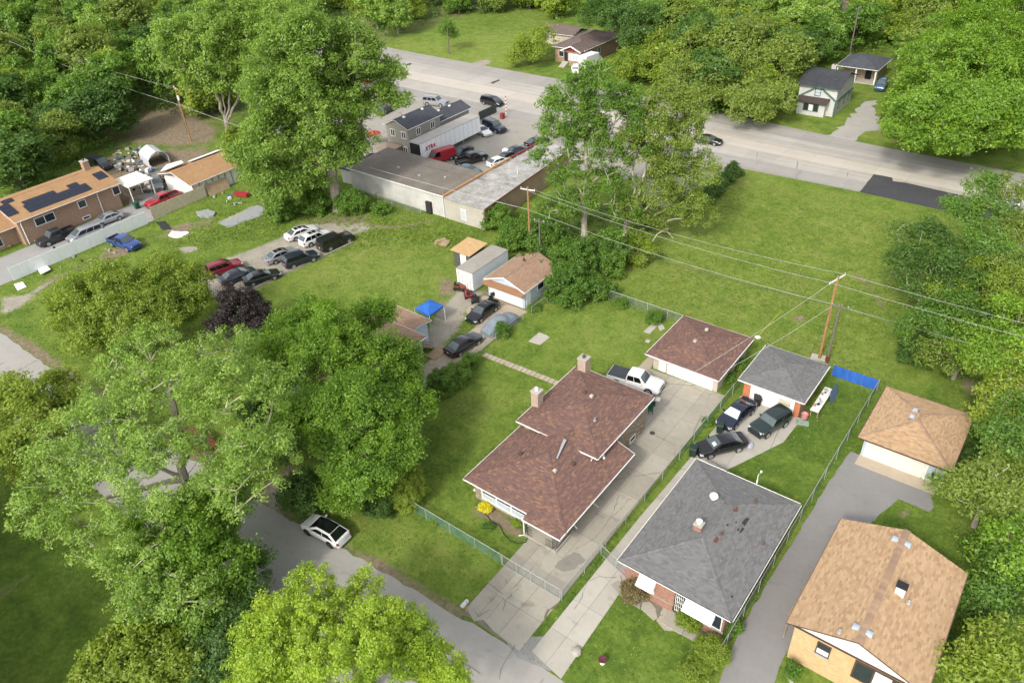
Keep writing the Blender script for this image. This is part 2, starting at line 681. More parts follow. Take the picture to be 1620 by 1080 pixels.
paint("dirt", [(755, 455), (790, 462), (832, 490), (820, 500), (770, 485)], 1.0, 0.85)
paint("dirt", [(560, 862), (600, 882), (640, 905), (740, 965), (748, 985), (700, 962), (640, 925), (590, 905), (556, 880)], 0.6, 0.8)
paint("dirt", [(545, 870), (575, 872), (640, 935), (620, 935)], 0.8, 0.7)
paint("dirt", [(590, 880), (650, 900), (760, 975), (745, 985)], 1.2, 0.4)
paint("dirt", [(395, 780), (450, 735), (475, 735), (470, 770), (440, 800), (420, 830), (395, 830)], 1.0, 0.75)
paint("gravel", [(400, 790), (440, 745), (470, 742), (462, 790), (430, 830)], 1.2, 0.6)
paint("dirt", [(752, 790), (780, 800), (830, 835), (832, 860), (800, 845), (755, 812)], 0.6, 0.8)
paint("dirt", [(735, 800), (760, 805), (765, 830), (735, 820)], 0.8, 0.45)
paint("dirt", [(225, 180), (290, 165), (345, 205), (335, 225), (280, 232), (200, 225), (190, 205)], 3.0, 0.95)
paint("dirt", [(150, 405), (200, 385), (215, 395), (170, 420)], 0.9, 0.9)
paint("dirt", [(60, 445), (330, 340), (345, 350), (300, 365), (180, 400), (60, 465)], 0.8, 0.55)
paint("gravel", [(0, 470), (40, 465), (75, 445), (90, 440), (30, 490), (0, 500)], 0.9, 0.75)
paint("dirt", [(0, 515), (30, 527), (70, 552), (100, 575), (95, 585), (62, 570), (0, 520)], 0.8, 0.9)
paint("gravel", [(345, 352), (400, 325), (420, 328), (415, 340), (360, 360)], 0.5, 0.85)
paint("gravel", [(280, 392), (310, 388), (315, 395), (290, 403)], 0.4, 0.8)
paint("dirt", [(262, 362), (300, 350), (302, 372), (270, 378)], 0.5, 0.8)
paint("dirt", [(320, 345), (345, 352), (330, 362), (300, 365)], 0.6, 0.5)
paint("dirt", [(150, 250), (330, 230), (340, 280), (240, 330), (160, 320), (120, 280)], 3.0, 0.9)
paint("gravel", [(738, 104), (762, 94), (778, 98), (762, 108)], 1.5, 0.9)
paint("dirt", [(0, 905), (35, 895), (30, 930), (0, 945)], 0.8, 0.75)
paint("dirt", [(60, 890), (110, 880), (150, 900), (140, 980), (100, 960)], 2.0, 0.4)
paint("dirt", [(845, 530), (860, 525), (872, 535), (855, 545)], 0.3, 0.5)
paint("dirt", [(1255, 497), (1275, 500), (1272, 510), (1256, 508)], 0.3, 0.9)
paint("dirt", [(1340, 425), (1368, 438), (1385, 460), (1400, 478), (1405, 500), (1398, 500), (1385, 475), (1362, 450)], 0.35, 0.6)
paint("dirt", [(1225, 318), (1240, 315), (1236, 325)], 0.5, 0.5)
paint("dirt", [(1270, 392), (1300, 398), (1315, 408), (1290, 404)], 0.5, 0.5)
paint("dirt", [(1510, 590), (1570, 610), (1590, 650), (1560, 660), (1520, 625)], 1.2, 0.65)
paint("dirt", [(1415, 812), (1438, 800), (1445, 815), (1420, 828)], 0.4, 0.6)
paint("dirt", [(1590, 790), (1620, 780), (1620, 850), (1590, 830)], 1.0, 0.7)
paint("dirt", [(935, 1030), (985, 1040), (960, 1058), (940, 1050)], 0.6, 0.35)
paint("dirt", [(770, 620), (840, 650), (820, 700), (760, 690), (720, 650)], 1.5, 0.22)
paint("dirt", [(760, 520), (800, 530), (790, 545), (755, 540)], 0.8, 0.4)
paint("dirt", [(1520, 255), (1620, 262), (1620, 300), (1560, 290)], 1.0, 0.4)
paint("dry", [(430, 450), (560, 390), (690, 400), (700, 440), (600, 480), (520, 460)], 5, 0.75)
paint("dry", [(560, 480), (700, 440), (720, 460), (660, 500), (600, 510)], 3, 0.6)
paint("dry", [(1160, 300), (1300, 310), (1480, 350), (1400, 430), (1250, 470), (1100, 420), (1020, 460)], 9, 0.45)
paint("dry", [(700, 620), (790, 600), (860, 620), (800, 680), (720, 690)], 4, 0.45)
paint("dry", [(760, 520), (900, 480), (1040, 520), (1000, 560), (880, 560), (800, 550)], 5, 0.3)
paint("dry", [(620, 70), (860, 36), (880, 70), (780, 110), (630, 80)], 8, 0.75)
paint("dry", [(1340, 200), (1420, 160), (1440, 220), (1520, 270), (1400, 240)], 4, 0.8)
paint("dry", [(1215, 180), (1250, 185), (1300, 200), (1290, 212), (1210, 195)], 2, 0.6)
paint("dry", [(540, 850), (640, 810), (700, 850), (780, 900), (740, 950), (640, 890)], 2.5, 0.45)
paint("dry", [(900, 1060), (930, 1010), (1000, 1000), (1060, 1040), (1040, 1080)], 2, 0.35)
paint("dry", [(20, 460), (110, 435), (250, 380), (330, 345), (330, 380), (180, 420), (60, 500)], 2, 0.35)
paint("dry", [(1560, 600), (1620, 640), (1620, 720), (1560, 700)], 2, 0.4)
paint("dry", [(740, 172), (850, 195), (855, 202), (745, 180)], 0.7, 0.8)
paint("lush_shade", [(1140, 740), (1280, 650), (1310, 600), (1385, 620), (1270, 800), (1200, 765)], 1.5, 0.9)
paint("lush_shade", [(885, 1070), (962, 930), (1100, 1010), (1040, 1080)], 1.5, 0.6)
paint("lush_shade", [(890, 950), (1150, 600), (1160, 610), (905, 960)], 0.5, 0.9)
paint("lush_shade", [(0, 800), (120, 860), (170, 1000), (100, 1080), (0, 1080)], 3, 0.95)  # deep green here paints the shade of trees south of the lawn
paint("lush_shade", [(1380, 820), (1420, 790), (1530, 850), (1520, 900), (1440, 850)], 1.0, 0.6)
paint("lush_shade", [(1360, 720), (1400, 740), (1280, 900), (1245, 890)], 1.0, 0.3)
paint("lush_shade", [(620, 700), (740, 640), (740, 740), (690, 790), (640, 760)], 2.5, 0.6)  # darker green here is the yard maple's shade put into the colour
paint("lush_shade", [(540, 810), (620, 780), (660, 810), (620, 850), (560, 850)], 2, 0.6)
paint("rough", [(380, 330), (560, 330), (720, 350), (760, 370), (740, 400), (620, 390), (560, 400), (400, 380), (340, 390), (260, 400), (320, 350)], 2.0, 1.0)
paint("rough", [(970, 480), (1180, 300), (1500, 340), (1440, 620), (1310, 600), (1200, 520)], 4, 0.6)
paint("rough", [(1480, 580), (1620, 560), (1620, 1080), (1500, 1080), (1530, 900), (1500, 780), (1545, 650)], 2, 1.0)
paint("dirt", [(-170, 20.6), (-98, 20.8), (-62, 21.4), (-48, 21.8), (-38, 22.6), (-25, 23.4), (-25, 24.3), (-38, 23.7), (-48, 23.0), (-62, 22.6), (-98, 22.2), (-170, 22)], 0.7, 0.75, px=False)
paint("dirt", [(-18, 20.5), (-10, 20.3), (8, 20.2), (8, 21.0), (-10, 21.0), (-17, 21.4)], 0.5, 0.6, px=False)
paint("dry", [(-64, 72), (-44, 70), (-10, 69), (-9, 111), (-43, 112)], 3, 0.62, px=False)
paint("dry", [(-47, 24.5), (-27, 25), (-27, 29), (-47, 29)], 1.5, 0.5, px=False)
# woods keep a brown litter floor
wood = [(-335, 60), (-140, 60), (-132, 76), (-150, 118), (-150, 270), (-335, 270)]
paint("dirt", wood, 6, 0.45, px=False)
paint("rough", wood, 6, 1.0, px=False)
paint("rough", [(-335, 175), (60, 150), (60, 270), (-335, 270)], 5, 1.0, px=False)

me = bpy.data.meshes.new("ground")
nx, ny = len(gx), len(gy)
me.vertices.add(nx * ny)
gz = np.zeros(len(GP))
far_v = ~near_v
gz[far_v] = -0.5
me.vertices.foreach_set("co", np.stack([GP[:, 0], GP[:, 1], gz], 1).astype(np.float32).ravel())
ii = (np.arange(ny - 1)[:, None] * nx + np.arange(nx - 1)[None]).ravel()
fq = np.stack([ii, ii + 1, ii + nx + 1, ii + nx], 1).astype(np.int32)
me.loops.add(len(fq) * 4)
me.polygons.add(len(fq))
me.loops.foreach_set("vertex_index", fq.ravel())
me.polygons.foreach_set("loop_start", np.arange(0, len(fq) * 4, 4, dtype=np.int32))
me.update(calc_edges=True)
for k, v in attrs.items():
    a = me.attributes.new(k, 'FLOAT', 'POINT')
    a.data.foreach_set("value", v)


def ground_mat():
    m, nt, b = newmat("grass_ground")
    co = objco(nt, world=True)
    A = {}
    for k in attrs:
        n = nt.nodes.new("ShaderNodeAttribute")
        n.attribute_name = k
        A[k] = n.outputs["Fac"]
    big = noise(nt, 0.055, 4, 0.6, co)
    mid = noise(nt, 0.42, 6, 0.72, co)
    fin = noise(nt, 2.6, 5, 0.75, co)
    xf = noise(nt, 22, 2, 0.6, co)
    v = math2(nt, 'ADD', math2(nt, 'MULTIPLY', big, 0.55), math2(nt, 'MULTIPLY', mid, 0.95))
    v = math2(nt, 'ADD', v, math2(nt, 'MULTIPLY', fin, 0.75))
    v = math2(nt, 'ADD', v, math2(nt, 'MULTIPLY', xf, 0.55))
    v = math2(nt, 'SUBTRACT', v, 0.90)
    blot = sstep(nt, noise(nt, 0.85, 5, 0.7, objco(nt, (1.0, 1.25, 1.0), world=True)), 0.50, 0.70)
    v = math2(nt, 'ADD', v, math2(nt, 'MULTIPLY', blot, math2(nt, 'ADD', 0.10, math2(nt, 'MULTIPLY', A["dry"], 0.22))))
    v = math2(nt, 'ADD', v, math2(nt, 'MULTIPLY', A["dry"], 0.14))
    v = math2(nt, 'SUBTRACT', v, math2(nt, 'MULTIPLY', A["lush_shade"], 0.18))
    c = ramp(nt, v, [(0.050, 0.090, 0.015), (0.088, 0.145, 0.022), (0.132, 0.192, 0.031), (0.180, 0.228, 0.046), (0.24, 0.248, 0.08)],
             [0.15, 0.38, 0.52, 0.68, 0.92])
    # dry, yellowing growth in broad irregular patches, clover-dark ones between
    dp = sstep(nt, noise(nt, 0.16, 7, 0.72, co), 0.50, 0.66)
    c = mixc(nt, math2(nt, 'MULTIPLY', dp, math2(nt, 'ADD', 0.12, math2(nt, 'MULTIPLY', A["dry"], 0.85))), c, ramp(nt, fin, [(0.115, 0.16, 0.03), (0.19, 0.205, 0.055), (0.27, 0.245, 0.105)], [0.3, 0.52, 0.75]))
    cl = sstep(nt, noise(nt, 0.33, 6, 0.75, objco(nt, (1.3, 0.8, 1.0), world=True)), 0.54, 0.68)
    c = mixc(nt, math2(nt, 'MULTIPLY', cl, 0.55), c, (0.055, 0.105, 0.018))
    # weedy, uneven growth
    wd = sstep(nt, noise(nt, 1.1, 5, 0.75, co), 0.47, 0.60)
    rough = ramp(nt, noise(nt, 2.2, 5, 0.75, co), [(0.025, 0.055, 0.010), (0.065, 0.115, 0.018), (0.13, 0.155, 0.04)], [0.3, 0.5, 0.72])
    c = mixc(nt, math2(nt, 'MULTIPLY', math2(nt, 'MULTIPLY', wd, A["rough"]), 0.75), c, rough)
    brk = math2(nt, 'MULTIPLY', math2(nt, 'SUBTRACT', math2(nt, 'ADD', math2(nt, 'MULTIPLY', mid, 0.5), math2(nt, 'MULTIPLY', fin, 0.5)), 0.5), 2.2)
    dsoil = ramp(nt, noise(nt, 1.6, 6, 0.7, co), [(0.13, 0.10, 0.065), (0.21, 0.165, 0.11), (0.29, 0.24, 0.17)], [0.3, 0.5, 0.72])
    kd = sstep(nt, math2(nt, 'ADD', A["dirt"], math2(nt, 'MULTIPLY', brk, 0.55)), 0.30, 0.72)
    gate_d = sstep(nt, A["dirt"], 0.0, 0.12)
    c = mixc(nt, math2(nt, 'MULTIPLY', kd, gate_d), c, dsoil)
    grav = ramp(nt, math2(nt, 'ADD', math2(nt, 'MULTIPLY', noise(nt, 9, 3, 0.8, co), 0.6), math2(nt, 'MULTIPLY', mid, 0.4)),
                [(0.19, 0.165, 0.125), (0.31, 0.28, 0.225), (0.42, 0.39, 0.33)], [0.3, 0.5, 0.7])
    kg = sstep(nt, math2(nt, 'ADD', A["gravel"], math2(nt, 'MULTIPLY', brk, 0.5)), 0.32, 0.66)
    gate_g = sstep(nt, A["gravel"], 0.0, 0.12)
    c = mixc(nt, math2(nt, 'MULTIPLY', kg, gate_g), c, grav)
    L(nt, c, b.inputs["Base Color"])
    b.inputs["Roughness"].default_value = 1.0
    b.inputs["Specular IOR Level"].default_value = 0.08
    h = math2(nt, 'ADD', math2(nt, 'MULTIPLY', fin, 0.6), math2(nt, 'MULTIPLY', noise(nt, 14, 3, 0.7, co), 0.5))
    bump(nt, b, h, 0.8, 0.12)
    return m


M_ground = ground_mat()
me.materials.append(M_ground)
ground = link("ground", me)
tag(ground, "mown lawns, weeds and bare patches of the whole neighbourhood", None, None, "structure")

PAVED = []        # polygons kept clear of grass tufts


def rag(pts, step=1.2, amp=0.18, seed=1, closed=True):
    """polygon with an irregular, crumbled edge"""
    r = random.Random(seed)
    out = []
    n = len(pts)
    for i in range(n if closed else n - 1):
        a, b = Vector(pts[i][:2]), Vector(pts[(i + 1) % n][:2])
        k = max(1, int((b - a).length / step))
        for j in range(k):
            p = a.lerp(b, j / k)
            out.append((p.x + r.uniform(-amp, amp), p.y + r.uniform(-amp, amp)))
    return out


def sheet(name, pts, z, m, label, ragged=0.0, step=1.0, thick=0.05):
    PAVED.append(pts)
    q = rag(pts, step, ragged) if ragged else pts
    mb = MB().prism(q, z - thick, z)
    return structure(name, mb, m, label)


def clip_poly(poly, x0, x1, y0, y1):
    def cut(p, ax, lim, keep_less):
        out = []
        for i in range(len(p)):
            a, b = p[i], p[(i + 1) % len(p)]
            ia = (a[ax] <= lim) if keep_less else (a[ax] >= lim)
            ib = (b[ax] <= lim) if keep_less else (b[ax] >= lim)
            if ia: out.append(a)
            if ia != ib:
                t = (lim - a[ax]) / (b[ax] - a[ax])
                out.append((a[0] + (b[0] - a[0]) * t, a[1] + (b[1] - a[1]) * t))
        return out
    for ax, lim, kl in ((0, x0, False), (0, x1, True), (1, y0, False), (1, y1, True)):
        poly = cut(poly, ax, lim, kl)
        if len(poly) < 3: return []
    return poly


def area(p):
    return abs(sum(p[i][0] * p[(i + 1) % len(p)][1] - p[(i + 1) % len(p)][0] * p[i][1] for i in range(len(p)))) / 2


def slabs(parent, poly, xs, ys, z, m, gap=0.012, uneven=0.010, seed=3, pave=True, name="slab"):
    """paving slabs cast one by one: each clipped to the outline, a hair higher or lower than its neighbour"""
    if pave: PAVED.append(poly)
    r = random.Random(seed)
    for i in range(len(xs) - 1):
        for j in range(len(ys) - 1):
            p = clip_poly(poly, xs[i] + gap, xs[i + 1] - gap, ys[j] + gap, ys[j + 1] - gap)
            if len(p) < 3 or area(p) < 0.15: continue
            h = z + r.uniform(-uneven, uneven)
            MB().prism(p, h - 0.1, h).build(name, m, parent)


# ---- the wide road at the far side: lanes of concrete slabs
def far_y(x):
    return float(np.interp(x, [-330, -250, -144, -93, -47, -26, -11, 60], [158, 149.5, 139.6, 138.3, 134.6, 132.8, 132.3, 131.5]))


def near_y(x):
    return float(np.interp(x, [-330, -250, -170, -117, -44, -13, 60], [132, 124, 114.5, 112.6, 113.2, 114.2, 114.6]))


RX = [-330, -250, -170, -144, -118, -93, -70, -47, -26, -11, 8, 60]
road_base = sheet("far_road", [(x, near_y(x) - 0.15) for x in RX] + [(x, far_y(x) + 0.2) for x in RX[::-1]], 0.004, M_track, "wide pale concrete road crossing behind the meadow")
strips = [(0.0, 0.185, M_track), (0.19, 0.375, M_road), (0.38, 0.56, M_road_pale), (0.565, 0.77, M_road), (0.775, 1.0, M_track)]
rx_ = list(np.arange(-172, 9, 4.9))
for k, (fa, fb_, m) in enumerate(strips):
    for i in range(len(rx_) - 1):
        p = [(x, near_y(x) + (far_y(x) - near_y(x)) * f) for x, f in ((rx_[i] + 0.015, fa), (rx_[i + 1] - 0.015, fa), (rx_[i + 1] - 0.015, fb_), (rx_[i] + 0.015, fb_))]
        hz_ = 0.016 + 0.0025 * ((i * 7 + k * 3) % 3)
        MB().prism(p, -0.03, hz_).build("slab", m, road_base)
for f, lb in ((0.3775, "faded yellow line along the near side of the turn lane"), (0.5625, "faded yellow line along the far side of the turn lane")):
    L1 = [(x, near_y(x) + (far_y(x) - near_y(x)) * f - 0.07) for x in rx_]
    structure("turn_lane_line", MB().prism(L1 + [(x, y + 0.14) for x, y in L1[::-1]], 0.0, 0.027), mat("yellow_line", (0.40, 0.29, 0.15), contrast=1.5), lb)
sheet("asphalt_patch", Gs([(1360, 304), (1382, 276), (1411, 281), (1413, 287), (1432, 289), (1520, 309), (1640, 334), (1640, 362), (1493, 333)]), 0.034, M_patch, "fresh black asphalt patch in the near lanes", 0.05)
for q in ([(640, 103), (650, 100), (651, 102), (643, 105)], [(776, 131), (790, 126), (791, 128), (779, 133)]):
    structure("tar_patch", MB().prism(rag(Gs(q), 0.3, 0.08), 0.0, 0.03), M_patch, "small dark tar repair on the wide road")

# ---- the street in front of the houses
near_edge = [(-170, 21.2), (-98, 21.3), (-87, 21.2), (-62, 21.8), (-48, 22.2), (-38, 23.0), (-30, 23.5), (-25, 23.8), (-20, 24.0)]
near_road = sheet("near_road", rag(near_edge, 0.8, 0.12, 4, False) + [(-16.8, 24.05), (-17.6, 23.2), (-17.4, 22.2), (-16.2, 21.0), (8, 20.6), (8, 14.6), (-170, 13.8)], 0.010, M_asph, "grey residential street with crumbled edges")
structure("road_repair", MB().prism(rag(Gs([(800, 1010), (860, 1005), (885, 1030), (870, 1060), (820, 1040)]), 0.5, 0.1), 0.0, 0.016), concrete_mat("asphalt_apron", [(0.17, 0.165, 0.155), (0.215, 0.21, 0.2), (0.26, 0.25, 0.235)], 0.0, 0.5), "darker asphalt apron at the driveway mouth")

# ---- concrete drive of the red-roofed house
drv = tag(structure("driveway", MB().prism([(-26.2, 24.15), (-20.85, 24.05), (-20.95, 58.9), (-29.4, 58.6), (-29.4, 50.0), (-25.12, 50.0), (-25.12, 43.75), (-24.0, 43.75), (-24.0, 32.9), (-26.3, 32.7)], -0.05, 0.004), mat("joint_dirt", (0.17, 0.155, 0.12)), "stained concrete driveway beside the red-roofed house"))
P_drv = [(-26.3, 24.6), (-25.1, 24.1), (-24.6, 24.6), (-23.4, 24.3), (-20.85, 24.1), (-20.95, 58.85), (-29.4, 58.6), (-29.4, 50.05), (-25.12, 50.05), (-25.12, 43.75), (-24.0, 43.75), (-24.0, 32.9), (-26.4, 32.7)]
slabs(drv, P_drv, [-29.5, -27.0, -25.13, -22.9, -20.8], [24.0, 26.9, 29.5, 32.7, 35.6, 38.6, 41.6, 44.6, 47.4, 50.5, 53.2, 56.0, 59], 0.030, M_conc, seed=3)
structure("manhole_cover", MB().lathe([(0.26, 0.0), (0.26, 0.05), (0.2, 0.055)], (*G(1032, 685), 0.0), 16), mat("rust_iron", (0.06, 0.045, 0.04)), "round dark iron lid in the concrete driveway")

# ---- concrete drive of the grey-roofed house
P2 = [(-20.1, 24.6), (-17.2, 24.1), (-17.5, 33.0), (-17.7, 46.0), (-17.2, 47.3), (-13.6, 55.6), (-13.4, 59.7), (-19.6, 59.7), (-19.7, 50.0), (-20.0, 40.0)]
drv2 = structure("driveway", MB().prism(P2, -0.05, 0.004), MATS["joint_dirt"], "narrow cracked concrete driveway beside the grey-roofed house")
slabs(drv2, P2, [-20.3, -18.7, -16.6, -13.2], [24, 27.0, 30.0, 33.0, 36.2, 39.4, 42.6, 46.0, 49.2, 52.4, 56.0, 60], 0.028, M_conc_pale, seed=5)
# curved front walk of the grey-roofed house, stone by stone
walk = structure("front_walk", MB().prism(Gs([(968, 925), (985, 918), (1030, 945), (1090, 985), (1125, 1000), (1108, 1016), (1040, 980)]), -0.05, 0.002), MATS["joint_dirt"], "curving concrete front walk before the brick house")
for q in ([(966, 925), (978, 917), (996, 930), (1014, 951), (1012, 963), (990, 950)], [(1014, 963), (1016, 952), (1028, 951), (1037, 962), (1040, 978), (1034, 981)],
          [(1038, 981), (1046, 972), (1066, 980), (1078, 992), (1070, 998), (1052, 997)], [(1044, 970), (1055, 950), (1080, 962), (1074, 984), (1060, 978)], [(1070, 998), (1080, 992), (1112, 1008), (1100, 1016)]):
    MB().prism(Gs(q), -0.06, 0.03).build("slab", M_conc, walk)
    PAVED.append(Gs(q))

# ---- asphalt drive of the tan-roofed house
P3 = Gs([(1128, 1110), (1150, 1040), (1176, 985), (1216, 920), (1252, 860), (1300, 780), (1338, 724), (1346, 714), (1470, 762), (1470, 778), (1478, 803), (1468, 808), (1420, 789), (1384, 822), (1345, 850), (1320, 900), (1280, 960), (1240, 1040), (1215, 1110)])
sheet("asphalt_driveway", P3, 0.018, M_asph_drive, "grey asphalt driveway running up to the tan-roofed garage", 0.08, 0.8)
sheet("garage_apron", [(-7.4, 56.4), (-0.8, 56.4), (-0.8, 58.4), (-7.4, 58.4)], 0.030, M_conc_warm, "strip of pale concrete before the tan-roofed garage door")
# ---- drive of the pale blue house
P4 = [(-51.0, 30.5), (-46.9, 30.5), (-46.8, 41.0), (-46.6, 52.0), (-46.9, 60.4), (-53.6, 60.4), (-53.4, 56.5), (-50.1, 54.5), (-49.9, 49.5), (-50.3, 44.0)]
drv4 = structure("driveway", MB().prism(P4, -0.05, 0.004), MATS["joint_dirt"], "sandy concrete driveway beside the pale blue house")
slabs(drv4, P4, [-53.7, -50.0, -46.5], [30, 33.5, 37, 40.5, 44, 47.5, 51, 54.5, 57.5, 61], 0.03, M_conc_warm, seed=8)
# ---- stepping path and stray slabs on the lawn
path = structure("stone_path", MB().prism(Gs([(762, 560), (768, 557), (884, 603), (880, 608)]), -0.05, 0.003), MATS["joint_dirt"], "narrow path of stone slabs across the back lawn")
pa, pb = Vector(G(766, 561)), Vector(G(884, 607))
nst = 17
for i in range(nst):
    a, b = pa.lerp(pb, i / nst), pa.lerp(pb, (i + 0.86) / nst)
    d = (pb - pa).normalized()
    nrm = Vector((-d.y, d.x)) * 0.36
    j = rnd.uniform(-0.05, 0.05)
    pts = [(a + nrm * (1 + j)), (b + nrm), (b - nrm * (1 + j)), (a - nrm)]
    MB().prism([(p.x, p.y) for p in pts], -0.05, 0.045 + rnd.uniform(-0.01, 0.01)).build("paving_stone", M_conc_warm, path)
PAVED.append(Gs([(762, 560), (768, 557), (884, 603), (880, 608)]))
for i, (q, lb) in enumerate((([(836, 540), (853, 526), (866, 531), (870, 534), (854, 546)], "cracked pale slab lying flush in the back lawn"),
                             ([(1018, 525), (1036, 508), (1046, 511), (1052, 520), (1044, 524), (1040, 516), (1028, 528)], "crooked concrete slab beside the wire fence"),
                             ([(1020, 540), (1024, 537), (1030, 539), (1026, 543)], "small square stone by the garage corner"))):
    single("concrete_slab", MB().prism(Gs(q), 0.0, 0.05), M_conc_pale, lb, "slab", (*G(*q[0]), 0))
    PAVED.append(Gs(q))
sheet("side_walk", [(-29.9, 56.0), (-29.4, 56.0), (-29.3, 60.5), (-30.5, 60.5), (-30.5, 57.0)], 0.03, M_conc_warm, "short concrete walk at the side of the red-roofed garage")

# ---- yard of the warehouse and lot beyond
sheet("parking_lot", [(-128, 84.2), (-71.6, 82.6), (-71.9, 99.0), (-66.4, 99.2), (-55, 100), (-51.5, 93.0), (-46.5, 92.0), (-45.4, 104), (-44.2, 113.2), (-128, 112.8)], 0.008, M_lot, "worn asphalt yard between the warehouse and the wide road", 0.25, 1.5)
# ---- drive at the long brick house, far driveways
sheet("house_driveway", [(-119.0, 22.0), (-110.6, 22.0), (-110.5, 48.5), (-111.4, 58.5), (-119.6, 60.0), (-122, 52), (-119.2, 50.4)], 0.012, concrete_mat("driveway_grey", [(0.22, 0.215, 0.20), (0.28, 0.27, 0.255), (0.34, 0.33, 0.31)], 0.08, 0.3), "grey concrete drive between brick house and white fence", 0.05)
sheet("gravel_driveway", Gs([(1305, 216), (1325, 205), (1352, 178), (1372, 160), (1385, 158), (1380, 175), (1392, 195), (1398, 206), (1370, 208), (1358, 216), (1356, 225)]), 0.012, concrete_mat("grey_gravel", [(0.24, 0.225, 0.20), (0.32, 0.30, 0.27), (0.40, 0.38, 0.345)], 0, 0.3), "grey gravel drive beside the pale house", 0.6, 1.2)
sheet("house_driveway", Gs([(890, 133), (905, 112), (925, 108), (940, 112), (935, 140)]), 0.014, M_asph_drive, "short drive before the far brick house", 0.2)
sheet("back_street", Gs([(236, 0), (262, -8), (305, 10), (300, 22), (262, 36), (246, 36)]), 0.012, M_asph, "bit of street showing between trees at the far left", 0.2)


def ribbon(pts, w, z, m, label, seed=1, name="pavement_crack"):
    """a crack filled with soil and weeds, wandering and of uneven width"""
    r = random.Random(seed)
    P = [Vector(G(*p)) for p in pts]
    Q = []
    for i in range(len(P) - 1):
        k = max(2, int((P[i + 1] - P[i]).length / 0.35))
        for j in range(k): Q.append(P[i].lerp(P[i + 1], j / k) + Vector((r.uniform(-0.07, 0.07), r.uniform(-0.07, 0.07))))
    Q.append(P[-1])
    mb = MB()
    for i in range(len(Q) - 1):
        d = (Q[i + 1] - Q[i]).normalized()
        n_ = Vector((-d.y, d.x)) * w * r.uniform(0.3, 1.0)
        a, b = Q[i] - d * 0.02, Q[i + 1] + d * 0.02
        zz = z + 0.0004 * (i % 3)
        mb.add([(a.x + n_.x, a.y + n_.y, zz), (b.x + n_.x, b.y + n_.y, zz), (b.x - n_.x, b.y - n_.y, zz), (a.x - n_.x, a.y - n_.y, zz)], [(3, 2, 1, 0)])
    structure(name, mb, m, label)


M_crack = mat("crack_soil", [(0.09, 0.08, 0.05), (0.14, 0.125, 0.085), (0.11, 0.125, 0.045)], scale=1.5)
def c8(*q): return [(740 + x / 5.4, 780 + y / 5.4) for x, y in q]
for i, (q, lb) in enumerate(((c8((1290, 30), (1240, 170), (1180, 260), (1120, 340), (1060, 400), (1000, 440), (920, 480)), "long crack down the stone house's driveway"), (c8((1385, 50), (1300, 140), (1230, 200), (1200, 230)), "crack beside the wire fence in the driveway"),
        (c8((1280, 10), (1330, 25), (1400, 55)), "short cross crack in the driveway"), (c8((1075, 640), (1030, 680), (1012, 780), (960, 920), (910, 990)), "crack down the neighbouring narrow driveway"), (c8((1270, 720), (1130, 710), (1040, 750)), "pale side crack by the wire gate"),
        (c8((790, 935), (760, 960), (690, 1000), (660, 1070)), "weedy joint between the two driveway mouths"), (c8((430, 810), (330, 915), (300, 1000)), "crack in the front apron"), ([(752, 967), (758, 975), (770, 968), (776, 964)], "broken corner edge of the apron"),
        ([(815, 1020), (795, 1050), (790, 1075)], "crack in the street before the driveway"), ([(672, 1000), (720, 1040), (760, 1066)], "long crack along the street"), ([(640, 602), (650, 606), (664, 596), (668, 588)], "crack in the sandy driveway"), ([(668, 570), (680, 577), (696, 579)], "cross crack in the sandy driveway"), ([(20, 592), (58, 570)], "crack across the street's left bend"),
        ([(985, 640), (960, 690), (935, 735)], "faint seam in the driveway beside the house"))):
    ribbon(q, 0.024 if "weedy" not in lb else 0.10, 0.044, M_crack, lb, 40 + i)
structure("rough_patch", MB().prism(rag(Gs(c8((735, 630), (800, 570), (900, 505), (960, 520), (1000, 570), (950, 620), (880, 660), (800, 665))), 0.3, 0.09, 6), 0.0, 0.0435), concrete_mat("scaled_concrete", [(0.15, 0.135, 0.115), (0.21, 0.195, 0.165), (0.27, 0.25, 0.22)], 0.0, 0.4), "darker scaled patch in the stone house's driveway")
# ================================================================== BUILDING TOOLS
def ray(px, py):
    d = CR.T @ np.array([(px - 810) / FPX, (py - 540) / FPX, 1.0])
    return d


def on_y(px, py, Y):
    d = ray(px, py); t = Y / d[1]
    return float(d[0] * t), float(CAMH + d[2] * t)


def on_x(px, py, X):
    d = ray(px, py); t = X / d[0]
    return float(d[1] * t), float(CAMH + d[2] * t)


def on_plane(px, py, poly):
    a, b, c = [np.array(p, float) for p in poly[:3]]
    n = np.cross(b - a, c - a)
    d = ray(px, py); o = np.array([0, 0, CAMH])
    t = ((a - o) @ n) / (d @ n)
    return Vector(o + d * t)


def fbox(mb, face, plane, u0, u1, z0, z1, d0, d1):
    """box on a wall face: u along the wall, d outwards"""
    s = 1 if face[1] == '+' else -1
    a, b = sorted((plane + s * d0, plane + s * d1))
    u0, u1 = min(u0, u1), max(u0, u1)
    if face[0] == 'x': return mb.box(a, b, u0, u1, z0, z1)
    return mb.box(u0, u1, a, b, z0, z1)


